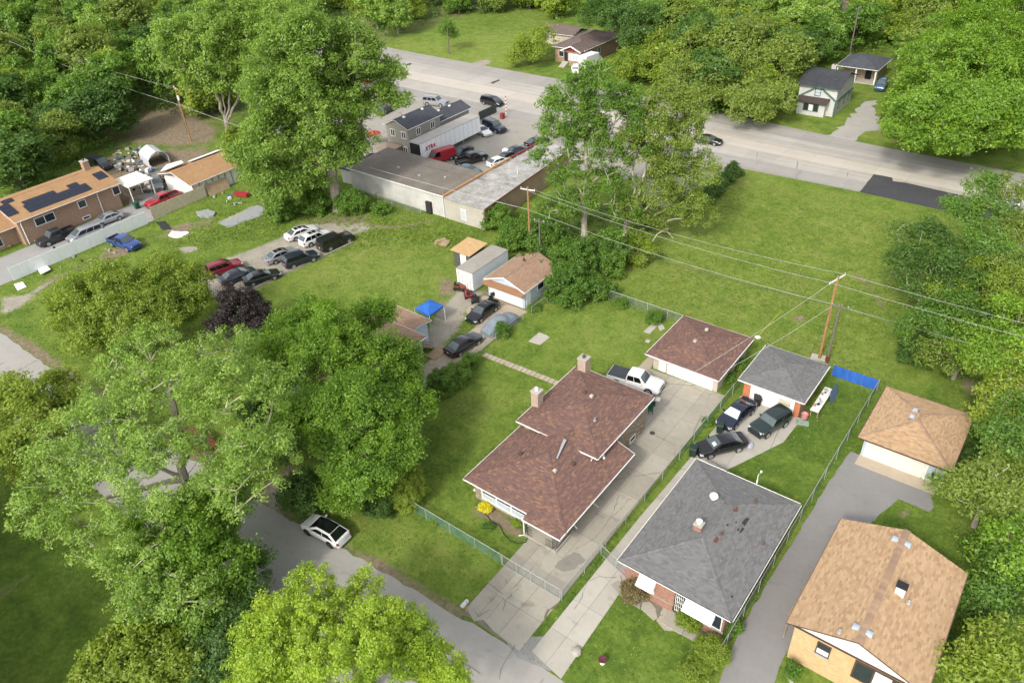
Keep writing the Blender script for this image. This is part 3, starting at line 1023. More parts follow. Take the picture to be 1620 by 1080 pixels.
M_white = mat("white_trim", (0.74, 0.73, 0.70), 0.5, contrast=0.5)
M_dirtywhite = mat("weathered_white", [(0.50, 0.49, 0.45), (0.66, 0.65, 0.61), (0.74, 0.73, 0.70)], 0.6)
M_winglass = glass_mat("window_glass", (0.035, 0.045, 0.055))
M_blind = mat("window_blind", (0.42, 0.47, 0.50), 0.4)
M_dark = mat("dark_void", (0.02, 0.02, 0.02), 0.9)
M_steel = mat("galvanised", (0.42, 0.44, 0.44), 0.45, metal=0.4)
M_iron = mat("black_iron", (0.02, 0.02, 0.022), 0.5)
M_wood = mat("bare_wood", [(0.22, 0.15, 0.09), (0.32, 0.23, 0.14), (0.40, 0.30, 0.19)])
M_brown = mat("brown_trim", (0.075, 0.045, 0.035), 0.6)


def window(parent, face, plane, u0, u1, z0, z1, frame=None, pane=None, cols=1, rows=1, fw=0.07, sill=False, name="window"):
    f = MB()
    u0, u1 = min(u0, u1), max(u0, u1)
    fbox(f, face, plane, u0, u1, z0, z0 + fw, 0.003, 0.07)
    fbox(f, face, plane, u0, u1, z1 - fw, z1, 0.003, 0.07)
    for k in range(cols + 1):
        c = u0 + fw / 2 + (u1 - u0 - fw) * k / cols
        fbox(f, face, plane, c - fw / 2, c + fw / 2, z0 + fw, z1 - fw, 0.003, 0.068)
    for k in range(1, rows):
        c = z0 + (z1 - z0) * k / rows
        for j in range(cols):
            a = u0 + fw / 2 + (u1 - u0 - fw) * j / cols + fw / 2
            b = u0 + fw / 2 + (u1 - u0 - fw) * (j + 1) / cols - fw / 2
            fbox(f, face, plane, a, b, c - 0.02, c + 0.02, 0.003, 0.06)
    o = f.build(name, frame or M_white, parent)
    for j in range(cols):
        for k in range(rows):
            a = u0 + fw / 2 + (u1 - u0 - fw) * j / cols + fw / 2
            b = u0 + fw / 2 + (u1 - u0 - fw) * (j + 1) / cols - fw / 2
            c = z0 + (z1 - z0) * k / rows + (fw if k == 0 else 0.02)
            d = z0 + (z1 - z0) * (k + 1) / rows - (fw if k == rows - 1 else 0.02)
            p = MB()
            fbox(p, face, plane, a, b, c, d, 0.002, 0.03)
            m = pane if pane is not None and not isinstance(pane, (list, tuple)) else (pane[(j * rows + k) % len(pane)] if pane else M_winglass)
            p.build("pane", m, o)
    if sill:
        s_ = MB()
        fbox(s_, face, plane, u0 - 0.08, u1 + 0.08, z0 - 0.1, z0 - 0.005, 0.003, 0.14)
        s_.build("sill", M_conc_pale, o)
    return o


def shingle_mat(name, cols, island=0.75, scale=0.35, contrast=0.8):
    return mat(name, cols, 0.95, scale=scale, fine=6, island=island, spec=0.15, bmp=0.15, contrast=contrast)


def shingles(mb, poly, row=0.145, tab=0.33, lift=0.016, seed=0):
    """courses of shingle tabs, each a small tilted plate, laid up one convex roof slope"""
    r = random.Random(seed)
    P = [Vector(p) for p in poly]
    n = (P[1] - P[0]).cross(P[2] - P[0]).normalized()
    if n.z < 0: n = -n
    u = Vector((0, 0, 1)).cross(n)
    if u.length < 1e-6: u = Vector((1, 0, 0))
    u.normalize()
    w = n.cross(u)
    if w.z < 0: w = -w; u = -u
    o = P[0]
    q = [((p - o).dot(u), (p - o).dot(w)) for p in P]
    wmin, wmax = min(a[1] for a in q), max(a[1] for a in q)

    def span(h):
        xs = []
        for i in range(len(q)):
            a, b = q[i], q[(i + 1) % len(q)]
            if (a[1] - h) * (b[1] - h) <= 0 and abs(a[1] - b[1]) > 1e-9:
                xs.append(a[0] + (b[0] - a[0]) * (h - a[1]) / (b[1] - a[1]))
        return (min(xs), max(xs)) if len(xs) >= 2 else None
    k = 0
    h = wmin
    e = 1e-4
    while h < wmax - 1e-3:
        h2 = min(h + row, wmax)
        s0, s1 = span(h + e), span(h2 - e)
        k += 1
        if s0 and s1:
            lo, hi = min(s0[0], s1[0]), max(s0[1], s1[1])
            t = lo - r.uniform(0.02, tab)
            while t < hi:
                t2 = t + tab * r.uniform(0.8, 1.2)
                a0, a1 = max(t, s0[0]), min(t2, s0[1])
                b0, b1 = max(t, s1[0]), min(t2, s1[1])
                if a1 > a0 + 1e-3 or b1 > b0 + 1e-3:
                    a0, a1 = min(a0, s0[1]), max(a1, s0[0])
                    b0, b1 = min(b0, s1[1]), max(b1, s1[0])
                    if a1 < a0: a0 = a1 = (a0 + a1) / 2
                    if b1 < b0: b0 = b1 = (b0 + b1) / 2
                    up = n * (lift * r.uniform(0.8, 1.25))
                    A0, A1 = o + u * a0 + w * (h - 0.01), o + u * a1 + w * (h - 0.01)
                    B0, B1 = o + u * b0 + w * h2 + n * 0.002, o + u * b1 + w * h2 + n * 0.002
                    mb.add([A0, A1, A0 + up, A1 + up, B1, B0], [(0, 1, 3, 2), (2, 3, 4, 5)])
                t = t2
        h += row


def caps(mb, a, b, w=0.14, drop=0.035, step=0.28, lift=0.035):
    a, b = Vector(a), Vector(b)
    d = b - a
    n = max(1, int(d.length / step))
    side = Vector((-d.y, d.x, 0)).normalized() * w
    for i in range(n):
        p, q = a + d * (i / n), a + d * ((i + 1.05) / n)
        up, up2 = Vector((0, 0, lift + 0.012)), Vector((0, 0, lift))
        dn = Vector((0, 0, -drop))
        mb.add([p + up, q + up2, p + side + up + dn, q + side + up2 + dn, p - side + up + dn, q - side + up2 + dn],
               [(0, 1, 3, 2), (0, 4, 5, 1)])


def roof(parent, slopes, m_sh, m_edge, lines=(), eaves=(), row=0.145, tab=0.33, seed=1, deck=0.10, gutter=True, m_gut=None, m_cap=None):
    """slopes: convex polygons; part roof (the boarded deck) > shingles, ridge_cap, gutter"""
    dk = MB()
    for s in slopes:
        n = (Vector(s[1]) - Vector(s[0])).cross(Vector(s[2]) - Vector(s[0])).normalized()
        if n.z < 0: n = -n
        dk.solid([tuple(Vector(p) - n * 0.006) for p in (s if (Vector(s[1]) - Vector(s[0])).cross(Vector(s[2]) - Vector(s[0])).z > 0 else s[::-1])], deck)
    rf = dk.build("roof", m_edge, parent)
    sh = MB()
    for i, s in enumerate(slopes): shingles(sh, s, row, tab, seed=seed + i)
    sh.build("shingles", m_sh, rf, kind="stuff")
    if lines:
        cp = MB()
        for a, b in lines: caps(cp, a, b)
        cp.build("ridge_cap", m_cap or m_sh, rf, kind="stuff")
    if gutter:
        for a, b in eaves:
            a, b = Vector(a), Vector(b)
            d = (b - a).normalized()
            nn = Vector((d.y, -d.x, 0))
            g = MB()
            p = [a + nn * 0.005 + Vector((0, 0, -0.10)), a + nn * 0.075 + Vector((0, 0, -0.10)), a + nn * 0.075 + Vector((0, 0, -0.008)), a + nn * 0.005 + Vector((0, 0, -0.008))]
            q = [v + (b - a) for v in p]
            g.loft([p, q])
            g.build("gutter", m_gut or M_white, rf)
    return rf


def hip(x0, x1, y0, y1, z, pitch):
    w, l = x1 - x0, y1 - y0
    if l >= w:
        h = w / 2 * pitch
        A, B = ((x0 + x1) / 2, y0 + w / 2, z + h), ((x0 + x1) / 2, y1 - w / 2, z + h)
    else:
        h = l / 2 * pitch
        A, B = (x0 + l / 2, (y0 + y1) / 2, z + h), (x1 - l / 2, (y0 + y1) / 2, z + h)
    c = [(x0, y0, z), (x1, y0, z), (x1, y1, z), (x0, y1, z)]
    if l >= w:
        sl = [[c[0], c[1], A], [c[1], c[2], B, A], [c[2], c[3], B], [c[3], c[0], A, B]]
        ln = [(c[0], A), (c[1], A), (c[2], B), (c[3], B), (A, B)]
    else:
        sl = [[c[0], c[1], B, A], [c[1], c[2], B], [c[2], c[3], A, B], [c[3], c[0], A]]
        ln = [(c[0], A), (c[3], A), (c[1], B), (c[2], B), (A, B)]
    ev = [(c[0], c[1]), (c[1], c[2]), (c[2], c[3]), (c[3], c[0])]
    return [[p for i, p in enumerate(s) if i == 0 or p != s[i - 1]] for s in sl], ln, ev


def gable_y(x0, x1, y0, y1, z, pitch):
    xm, h = (x0 + x1) / 2, (x1 - x0) / 2 * pitch
    sl = [[(x1, y0, z), (x1, y1, z), (xm, y1, z + h), (xm, y0, z + h)], [(x0, y1, z), (x0, y0, z), (xm, y0, z + h), (xm, y1, z + h)]]
    return sl, [((xm, y0, z + h), (xm, y1, z + h))], [((x1, y0, z), (x1, y1, z)), ((x0, y1, z), (x0, y0, z))]


def gable_x(x0, x1, y0, y1, z, pitch):
    ym, h = (y0 + y1) / 2, (y1 - y0) / 2 * pitch
    sl = [[(x0, y0, z), (x1, y0, z), (x1, ym, z + h), (x0, ym, z + h)], [(x1, y1, z), (x0, y1, z), (x0, ym, z + h), (x1, ym, z + h)]]
    return sl, [((x0, ym, z + h), (x1, ym, z + h))], [((x0, y0, z), (x1, y0, z)), ((x1, y1, z), (x0, y1, z))]


def roof_vent(parent, p, kind="box", m=None, s=0.32, name="roof_vent"):
    mb = MB()
    p = Vector(p)
    if kind == "box":
        mb.loft([[(p.x - s / 2, p.y - s / 2, p.z - 0.05), (p.x + s / 2, p.y - s / 2, p.z - 0.05), (p.x + s / 2, p.y + s / 2, p.z - 0.05), (p.x - s / 2, p.y + s / 2, p.z - 0.05)],
                 [(p.x - s / 2, p.y - s / 2, p.z + 0.16), (p.x + s / 2, p.y - s / 2, p.z + 0.16), (p.x + s / 2, p.y + s / 2, p.z + 0.16), (p.x - s / 2, p.y + s / 2, p.z + 0.16)],
                 [(p.x - s / 3, p.y - s / 3, p.z + 0.21), (p.x + s / 3, p.y - s / 3, p.z + 0.21), (p.x + s / 3, p.y + s / 3, p.z + 0.21), (p.x - s / 3, p.y + s / 3, p.z + 0.21)]])
    elif kind == "pipe":
        mb.lathe([(s * 0.45, -0.05), (s * 0.45, 0.04), (s * 0.2, 0.06), (s * 0.2, 0.32), (s * 0.16, 0.33)], p, 10)
    elif kind == "turbine":
        mb.lathe([(s * 0.5, -0.05), (s * 0.42, 0.12), (s * 0.75, 0.18), (s * 0.9, 0.34), (s * 0.75, 0.48), (s * 0.3, 0.56)], p, 14)
    return mb.build(name, m or M_steel, parent, smooth=40)


def chimney(parent, x, y, z0, z1, w, m_brick, flue=None, capm=None, d=None):
    d = d or w
    ch = MB().box(x - w / 2, x + w / 2, y - d / 2, y + d / 2, z0, z1 - 0.12).build("chimney", m_brick, parent)
    MB().box(x - w / 2 - 0.06, x + w / 2 + 0.06, y - d / 2 - 0.06, y + d / 2 + 0.06, z1 - 0.117, z1).build("chimney_cap", capm or M_conc_pale, ch)
    MB().lathe([(0.15, 0.003), (0.15, 0.28), (0.11, 0.30)], (x, y, z1), 10).build("flue", flue or mat("clay_flue", (0.10, 0.06, 0.05)), ch, smooth=40)
    return ch


def garage_door(parent, face, plane, u0, u1, z1, m, n=4, name="garage_door"):
    fr = MB()
    fbox(fr, face, plane, u0 - 0.1, u0 - 0.002, 0, z1 + 0.1, 0.003, 0.06)
    fbox(fr, face, plane, u1 + 0.002, u1 + 0.1, 0, z1 + 0.1, 0.003, 0.06)
    fbox(fr, face, plane, u0, u1, z1 + 0.002, z1 + 0.1, 0.003, 0.06)
    o = fr.build(name, M_white, parent)
    for k in range(n):
        p = MB()
        fbox(p, face, plane, u0, u1, 0.01 + z1 * k / n, z1 * (k + 1) / n - 0.012, 0.002, 0.035)
        p.build("door_panel", m, o)
    return o


def downspout(parent, x, y, z, dx=0.0, dy=0.0, kick=(0.5, 0)):
    MB().tube([(x + dx, y + dy, z - 0.1), (x + dx * 0.4, y + dy * 0.4, z - 0.5), (x, y, z - 0.75), (x, y, 0.25), (x + kick[0], y + kick[1], 0.1)], 0.05, 5).build("downspout", M_white, parent)


M_sh_red = shingle_mat("brown_red_shingles", [(0.110, 0.070, 0.062), (0.134, 0.082, 0.071), (0.150, 0.089, 0.075), (0.170, 0.098, 0.077), (0.24, 0.14, 0.085)], 0.9, 1.2, 0.4)
M_sh_grey = shingle_mat("grey_shingles", [(0.108, 0.106, 0.104), (0.135, 0.133, 0.130), (0.152, 0.150, 0.147), (0.178, 0.175, 0.172)], 0.75, 0.4, 0.7)
M_sh_tan = shingle_mat("tan_shingles", [(0.29, 0.188, 0.107), (0.355, 0.235, 0.137), (0.39, 0.262, 0.154), (0.44, 0.305, 0.182)], 0.9, 1.0, 0.4)
M_sh_tancap = shingle_mat("tan_cap_shingles", [(0.245, 0.165, 0.118), (0.305, 0.205, 0.135), (0.38, 0.255, 0.16)])
M_sh_old = shingle_mat("old_brown_shingles", [(0.20, 0.125, 0.085), (0.27, 0.17, 0.115), (0.32, 0.215, 0.15), (0.38, 0.27, 0.195)], 0.35, 0.5)
M_sh_orange = shingle_mat("orange_tan_shingles", [(0.26, 0.155, 0.08), (0.34, 0.205, 0.105), (0.41, 0.255, 0.135)], 0.4, 0.6)
M_sh_slate = shingle_mat("dark_slate_shingles", [(0.05, 0.053, 0.062), (0.072, 0.076, 0.087), (0.095, 0.10, 0.112)], 0.4, 0.5)
M_sh_black = shingle_mat("charcoal_shingles", [(0.035, 0.037, 0.042), (0.05, 0.052, 0.058), (0.07, 0.072, 0.078)], 0.4, 0.5)
M_sh_plum = shingle_mat("dusty_brown_shingles", [(0.10, 0.075, 0.07), (0.14, 0.105, 0.095), (0.18, 0.14, 0.125)], 0.4, 0.5)
M_stone = stone_mat("ledge_stone", [(0.16, 0.12, 0.075), (0.27, 0.21, 0.13), (0.35, 0.285, 0.19), (0.22, 0.17, 0.115), (0.42, 0.36, 0.27)], (0.16, 0.135, 0.10))
M_brick_red = brick_mat("red_brick", [(0.17, 0.065, 0.04), (0.26, 0.105, 0.062), (0.34, 0.155, 0.095)], (0.34, 0.28, 0.23))
M_brick_buff = brick_mat("buff_brick", [(0.40, 0.235, 0.10), (0.52, 0.33, 0.155), (0.60, 0.42, 0.22)], (0.42, 0.34, 0.22))
M_brick_tan = brick_mat("tan_brick", [(0.22, 0.125, 0.075), (0.31, 0.185, 0.115), (0.38, 0.24, 0.155)], (0.30, 0.25, 0.20))
M_brick_brown = brick_mat("brown_brick", [(0.15, 0.085, 0.05), (0.22, 0.125, 0.075), (0.28, 0.165, 0.10)], (0.22, 0.18, 0.15))
M_brick_pink = brick_mat("pink_buff_brick", [(0.30, 0.21, 0.15), (0.38, 0.28, 0.205), (0.45, 0.34, 0.26)], (0.36, 0.31, 0.26))
M_beige = mat("beige_render", [(0.36, 0.31, 0.24), (0.44, 0.385, 0.305), (0.49, 0.435, 0.35)], 0.9)
M_blue = siding_mat("pale_blue_siding", (0.50, 0.58, 0.66))
M_bluewall = siding_mat("ice_blue_siding", (0.46, 0.54, 0.58))
M_door_w = mat("white_door", [(0.66, 0.66, 0.64), (0.76, 0.76, 0.74), (0.80, 0.80, 0.78)], 0.45, contrast=0.6)
M_door_cream = mat("cream_door", [(0.56, 0.52, 0.45), (0.66, 0.62, 0.54), (0.70, 0.67, 0.60)], 0.45, contrast=0.6)

# ================================================================== 1. red-roofed stone house
h = thing("stone_house", "split-level stone house with brown-red hip roofs and two chimneys", "house", (-28.5, 41, 0))
MB().box(-32.9, -24.0, 35.4, 43.7, -0.1, 2.62).box(-32.9, -26.9, 33.75, 35.398, -0.1, 2.62).build("wall", M_stone, h)
up = MB().box(-32.7, -25.1, 40.9, 49.95, -0.1, 3.9).build("upper_wall", M_stone, h)
MB().box(-26.898, -23.6, 32.75, 35.398, -0.1, 0.28).build("porch_floor", M_conc, h)
PZ, PP = 2.72, 0.325
xm = -28.15
zr = PZ + (xm + 33.4) * PP
A = (xm, 33.0 + (xm + 33.4), zr)
fr = [(-33.4, 33.0, PZ), (-26.6, 33.0, PZ), (-22.9, 33.0, PZ)]
slopes = [[(-33.4, 33.0, PZ), (-22.9, 33.0, PZ), A],
          [(-26.6, 32.4, PZ - 0.6 * PP), (-22.9, 32.4, PZ - 0.6 * PP), (-22.9, 33.0, PZ), (-26.6, 33.0, PZ)],
          [(-22.9, 33.0, PZ), (-22.9, 43.9, PZ), (xm, 43.9, zr), A],
          [(-33.4, 41.2, PZ), (-33.4, 33.0, PZ), A, (xm, 41.2, zr)]]
slopes[2] = [(-22.9, 33.0, PZ), (-22.9, 43.9, PZ), (-25.05, 43.9, PZ + 2.15 * PP), (xm, 43.0, zr), A]
rf = roof(h, slopes, M_sh_red, M_white, [((-33.4, 33.0, PZ), A), ((-22.9, 33.0, PZ), A), (A, (xm, 41.8, zr))],
          [((-33.4, 33.0, PZ), (-26.62, 33.0, PZ)), ((-26.6, 32.4, PZ - 0.6 * PP), (-22.9, 32.4, PZ - 0.6 * PP)), ((-22.9, 32.4, PZ), (-22.9, 43.9, PZ)), ((-33.4, 41.2, PZ), (-33.4, 33.0, PZ)), ((-22.9, 43.9, PZ), (-25.0, 43.9, PZ + 2.1 * PP))], seed=11)
lower_slopes = slopes
sl2, ln2, ev2 = hip(-33.25, -24.55, 40.45, 50.45, 3.95, 0.27)
ev2 = [ev2[1], ev2[2], ev2[3], ((-33.25, 40.45, 3.95), (-30.6, 40.45, 3.95)), ((-26.3, 40.45, 3.95), (-24.55, 40.45, 3.95))]
roof(h, sl2, M_sh_red, M_white, ln2, ev2, seed=31)
# flashing board where the two roofs meet
fl = MB()
p0, p1 = on_plane(880, 724, slopes[0]), Vector((-28.0, 40.4, zr + 0.1))
fl.solid([tuple(p0), tuple(p0 + Vector((0.12, 0.05, 0.02))), tuple(p1 + Vector((0.30, 0, 0.05))), tuple(p1)], 0.06)
fl.build("flashing", M_steel, h)
chimney(h, -32.95, 43.3, 0, 5.75, 0.8, M_brick_pink, flue=M_white)
chimney(h, -32.2, 50.1, 0, 5.6, 0.9, M_brick_pink)
for px, py, k, sl, m in ((926, 621, "box", sl2[3], MATS["brown_trim"]), (936, 627, "box", sl2[0], None), (941, 665, "pipe", sl2[0], M_steel), (824, 718, "box", slopes[3], MATS["brown_trim"]), (878, 745, "box", slopes[2], None), (907, 734, "box", slopes[2], MATS["brown_trim"]), (955, 724, "pipe", slopes[2], M_white)):
    roof_vent(h, on_plane(px, py, sl), k, m or mat("tan_metal", (0.40, 0.36, 0.30)))
x0, z0 = on_y(767, 791, 33.75); x1, z1 = on_y(825, 804, 33.75)
window(h, 'y-', 33.75, -32.1, -27.2, 0.5, 1.98, cols=3, rows=2, fw=0.12, pane=[M_blind, M_winglass], sill=True)
window(h, 'x+', -25.1, 47.0, 48.0, 0.3, 0.95, sill=True)
window(h, 'x+', -24.0, 40.9, 41.8, 0.35, 1.0, sill=True)
window(h, 'x+', -24.0, 36.3, 37.3, 0.9, 2.1)
window(h, 'y-', 35.4, -26.2, -25.3, 0.3, 2.35, cols=1, rows=1, name="door", pane=mat("door_oak", (0.20, 0.12, 0.07)))
window(h, 'x-', -32.9, 36, 37.6, 1.0, 2.2); window(h, 'x-', -32.9, 45, 46.5, 1.2, 2.6)
for x, y in ((-26.75, 32.85), (-23.75, 32.85), (-23.75, 35.0)):
    pm = MB()
    for dx, dy in ((0, 0), (0.22, 0), (0, 0.22)):
        pm.tube([(x + dx * (1 if x < -25 else -1), y + dy, 0.28), (x + dx * (1 if x < -25 else -1), y + dy, 2.45)], 0.025, 4)
    for k in range(8):
        z = 0.5 + k * 0.25
        s = 1 if x < -25 else -1
        pm.tube([(x, y, z), (x + 0.22 * s, y, z + 0.12), (x, y + 0.0, z + 0.24)], 0.015, 4)
    pm.build("porch_post", M_iron, h)
rl = MB()
def railing(mb, a, b, z0, z1, step=0.13):
    a, b = Vector(a), Vector(b)
    n = max(2, int((b - a).length / step))
    mb.tube([(a.x, a.y, z1), (b.x, b.y, z1)], 0.022, 4).tube([(a.x, a.y, z0 + 0.08), (b.x, b.y, z0 + 0.08)], 0.018, 4)
    for i in range(n + 1):
        p = a.lerp(b, i / n)
        mb.tube([(p.x, p.y, z0), (p.x, p.y, z1)], 0.012, 4)
railing(rl, (-26.6, 32.85), (-26.1, 32.85), 0.28, 1.1); rl.build("porch_railing", M_iron, h)
rl = MB(); railing(rl, (-24.7, 32.85), (-23.9, 32.85), 0.28, 1.1); railing(rl, (-23.72, 33.1), (-23.72, 34.9), 0.28, 1.1); rl.build("porch_railing", M_iron, h)
MB().tube([(-26.7, 32.55, 2.4), (-26.85, 32.8, 2.1), (-26.85, 32.8, 0.1), (-27.2, 32.5, 0.06)], 0.06, 6).build("downspout", M_white, h)
downspout(h, -23.9, 38.9, PZ, 0.95, 0, (0.5, 0)); downspout(h, -23.9, 35.9, PZ, 0.95, 0, (0.3, 0))
MB().tube([(-24.9, 40.6, 3.8), (-25.2, 40.7, 3.55), (-25.1, 40.3, PZ + 0.85)], 0.05, 6).build("downspout", M_white, h)
MB().box(-33.3, -32.92, 33.9, 34.2, 0.55, 0.62).build("utility_box", M_white, h)
MB().box(-24.0, -23.78, 34.2, 34.5, 1.0, 1.5).build("meter_box", M_steel, h)

# ================================================================== 2. red-roofed garage
g = thing("red_roof_garage", "detached beige two-car garage with brown-red hip roof", "garage", (-25.5, 62.3, 0))
MB().box(-29.1, -21.85, 58.9, 66.0, -0.1, 2.32).build("wall", M_beige, g)
sl, ln, ev = hip(-29.55, -21.4, 57.8, 66.4, 2.4, 0.26)
roof(g, sl, M_sh_red, M_white, ln, ev, seed=50)
garage_door(g, 'y-', 58.9, -27.35, -22.45, 2.1, M_door_w)
dr = MB(); fbox(dr, 'y-', 58.9, -28.45, -27.65, 0.05, 2.05, 0.003, 0.05); dr.build("door", M_door_w, g)
for px, py in ((1100, 540), (1118, 522)): roof_vent(g, on_plane(px, py, sl[0] if py > 530 else sl[1]), "box", mat("tan_metal", (0.40, 0.36, 0.30)))
MB().lathe([(0.05, -0.25), (0.30, 0.0), (0.28, 0.02), (0.0, -0.06)], (-21.1, 66.6, 2.6), 14).build("satellite_dish", M_white, g, smooth=50)

# ================================================================== 3. grey-roofed brick house
h = thing("brick_house", "red brick house under a broad grey hip roof with white window awnings", "house", (-13.5, 39.5, 0))
MB().box(-17.5, -9.55, 33.4, 45.6, -0.1, 2.9).build("wall", M_brick_red, h)
sl, ln, ev = hip(-18.0, -9.0, 33.05, 46.05, 3.0, 0.27)
greyroof = sl
roof(h, sl, M_sh_grey, mat("grey_fascia", (0.55, 0.54, 0.52)), ln, ev, seed=70, m_gut=mat("dark_gutter", (0.10, 0.09, 0.085)))
for a, b in ev:
    a_, b_ = Vector(a), Vector(b); d = (b_ - a_).normalized(); nn = Vector((d.y, -d.x, 0)) * 0.12
    MB().tube([a_ + nn + Vector((0, 0, -0.005)), b_ + nn + Vector((0, 0, -0.005))], 0.028, 4).build("gutter_lip", M_white, h)
pc = on_plane(1105, 836, sl[3])
ch = MB().box(pc.x - 0.3, pc.x + 0.3, pc.y - 0.3, pc.y + 0.3, pc.z - 0.4, pc.z + 0.55).build("chimney", M_brick_red, h)
MB().box(pc.x - 0.36, pc.x + 0.36, pc.y - 0.36, pc.y + 0.36, pc.z + 0.552, pc.z + 0.62).build("chimney_cap", M_conc_pale, ch)
MB().lathe([(0.16, 0.0), (0.16, 0.2), (0.24, 0.21), (0.24, 0.30), (0.05, 0.36)], (pc.x, pc.y, pc.z + 0.622), 12).build("flue", M_white, ch, smooth=40)
roof_vent(h, on_plane(1129, 789, sl[3]), "turbine", M_white, 0.4)
for px, py, k in ((1207, 860, 0.30), (1140, 845, 0.12), (1164, 806, 0.1), (1195, 792, 0.1)): roof_vent(h, on_plane(px, py, sl[1] if px > 1150 else sl[0]), "pipe", mat("rust_pipe", (0.13, 0.07, 0.05)), 0.28)
for q in ([(1173, 827), (1180, 819), (1186, 820), (1178, 832)], [(1170, 841), (1174, 834), (1178, 836), (1172, 843)], [(1166, 838), (1168, 835), (1170, 837), (1168, 840)], [(1149, 831), (1151, 828), (1153, 829), (1151, 832)], [(1193, 791), (1196, 790), (1198, 794), (1195, 794)], [(1156, 943), (1159, 941), (1160, 944), (1158, 946)], [(1163, 826), (1165, 824), (1166, 826), (1164, 828)]):
    P = [on_plane(x, y, sl[1]) for x, y in q]
    MB().solid([tuple(p + Vector((0, 0, 0.035))) for p in (P if (P[1] - P[0]).cross(P[2] - P[0]).z > 0 else P[::-1])], 0.02).build("bare_patch", mat("torn_felt", (0.03, 0.032, 0.035)), h)
for q in ([(1159, 808), (1163, 803), (1168, 805), (1166, 810)], [(1128, 856), (1133, 849), (1137, 852), (1134, 859)]):
    P = [on_plane(x, y, sl[1]) for x, y in q]
    MB().solid([tuple(p + Vector((0, 0, 0.05))) for p in (P if (P[1] - P[0]).cross(P[2] - P[0]).z > 0 else P[::-1])], 0.03).build("roof_patch", mat("rust_patch", (0.12, 0.05, 0.035)), h)
# awnings, door, windows, brick ledge of the front
fy = 33.4
def awning(parent, xa, xb, z_top, z_bot, out):
    m = MB()
    n = 8
    for i in range(n):
        a, b = xa + (xb - xa) * i / n, xa + (xb - xa) * (i + 1) / n - 0.02
        m.solid([(a, fy - out, z_bot), (b, fy - out, z_bot), (b, fy - 0.01, z_top), (a, fy - 0.01, z_top)], 0.03)
    for x in (xa, xb - 0.02):
        m.add([(x, fy - out, z_bot), (x, fy - 0.01, z_top), (x, fy - 0.01, z_bot), (x + 0.02, fy - out, z_bot), (x + 0.02, fy - 0.01, z_top), (x + 0.02, fy - 0.01, z_bot)], [(0, 1, 2), (3, 5, 4), (0, 3, 4, 1), (1, 4, 5, 2), (2, 5, 3, 0)])
    m.build("awning", M_door_w, parent)
aw = [on_y(1013, 905, fy)[0], on_y(1037, 917, fy)[0], on_y(1086, 944, fy)[0], on_y(1133, 969, fy)[0]]
awning(h, aw[0], aw[1] + 0.1, 2.45, 1.75, 0.75); awning(h, aw[2], aw[3], 2.45, 1.75, 0.75)
window(h, 'y-', fy, aw[0] + 0.1, aw[1], 0.9, 2.3, sill=True); window(h, 'y-', fy, aw[2] + 0.2, aw[3] + 0.55, 0.85, 2.4, cols=3, sill=True)
dx0, dx1 = on_y(1068, 940, fy)[0], on_y(1084, 950, fy)[0]
dd = MB(); fbox(dd, 'y-', fy, dx0, dx1, 0.1, 2.45, 0.003, 0.06); dd = dd.build("door", M_iron, h)
gr = MB()
for k in range(5): fbox(gr, 'y-', fy, dx0 + 0.12 + k * (dx1 - dx0 - 0.24) / 4 - 0.02, dx0 + 0.12 + k * (dx1 - dx0 - 0.24) / 4 + 0.02, 0.35, 2.3, 0.062, 0.08)
for k in range(4): fbox(gr, 'y-', fy, dx0 + 0.1, dx1 - 0.1, 0.5 + k * 0.5, 0.54 + k * 0.5, 0.062, 0.085)
gr.build("door_grille", M_dirtywhite, dd)
MB().box(-13.7, -12.0, 32.0, 33.39, 0, 0.16).build("doorstep", M_conc, h)
lg = MB(); fbox(lg, 'y-', fy, -17.45, dx0 - 0.05, 0.0, 0.75, 0.003, 0.12); lg.build("brick_plinth", M_brick_red, h)
lg = MB(); fbox(lg, 'y-', fy, dx1 + 0.05, -9.5, 0.0, 0.75, 0.003, 0.12); lg.build("brick_plinth", M_brick_red, h)
lg = MB(); fbox(lg, 'y-', fy, dx1 + 0.05, -9.5, 0.752, 0.82, 0.003, 0.16); lg.build("ledge", M_conc_pale, h)
for y in (36, 40, 43.5): window(h, 'x+', -9.55, y, y + 0.9, 1.3, 2.3); window(h, 'x-', -17.5, y, y + 0.9, 1.3, 2.3)
pm = Vector((-12.7, 46.2, 3.1))
MB().tube([pm + Vector((0, 0, -2.6)), pm + Vector((0, 0, 1.0)), pm + Vector((0.15, 0.1, 1.35))], 0.03, 6).tube([pm + Vector((0, 0, 0.05)), pm + Vector((0, 0, 0.45))], 0.06, 6).lathe([(0.09, 1.3), (0.09, 1.42)], (pm.x + 0.15, pm.y + 0.1, pm.z), 8).build("service_mast", M_white, h)

# ================================================================== 4. grey garage
g = thing("grey_roof_garage", "brick-piered garage with grey hip roof and wide white door", "garage", (-16.5, 62.5, 0))
MB().box(-19.4, -13.75, 59.6, 65.6, -0.1, 2.42).build("wall", M_brick_red, g)
sl, ln, ev = hip(-19.85, -13.3, 58.95, 66.0, 2.5, 0.26)
roof(g, sl, M_sh_grey, M_white, ln, ev, seed=90)
garage_door(g, 'y-', 59.6, -18.6, -14.4, 2.15, M_door_w)
for a, b in ((-19.4, -18.72), (-14.28, -13.75)):
    m = MB(); fbox(m, 'y-', 59.6, a, b, 0, 2.35, 0.003, 0.05); m.build("brick_pier", mat("new_red_brick", [(0.34, 0.115, 0.055), (0.44, 0.16, 0.08), (0.5, 0.2, 0.11)]), g)
g_grey = g

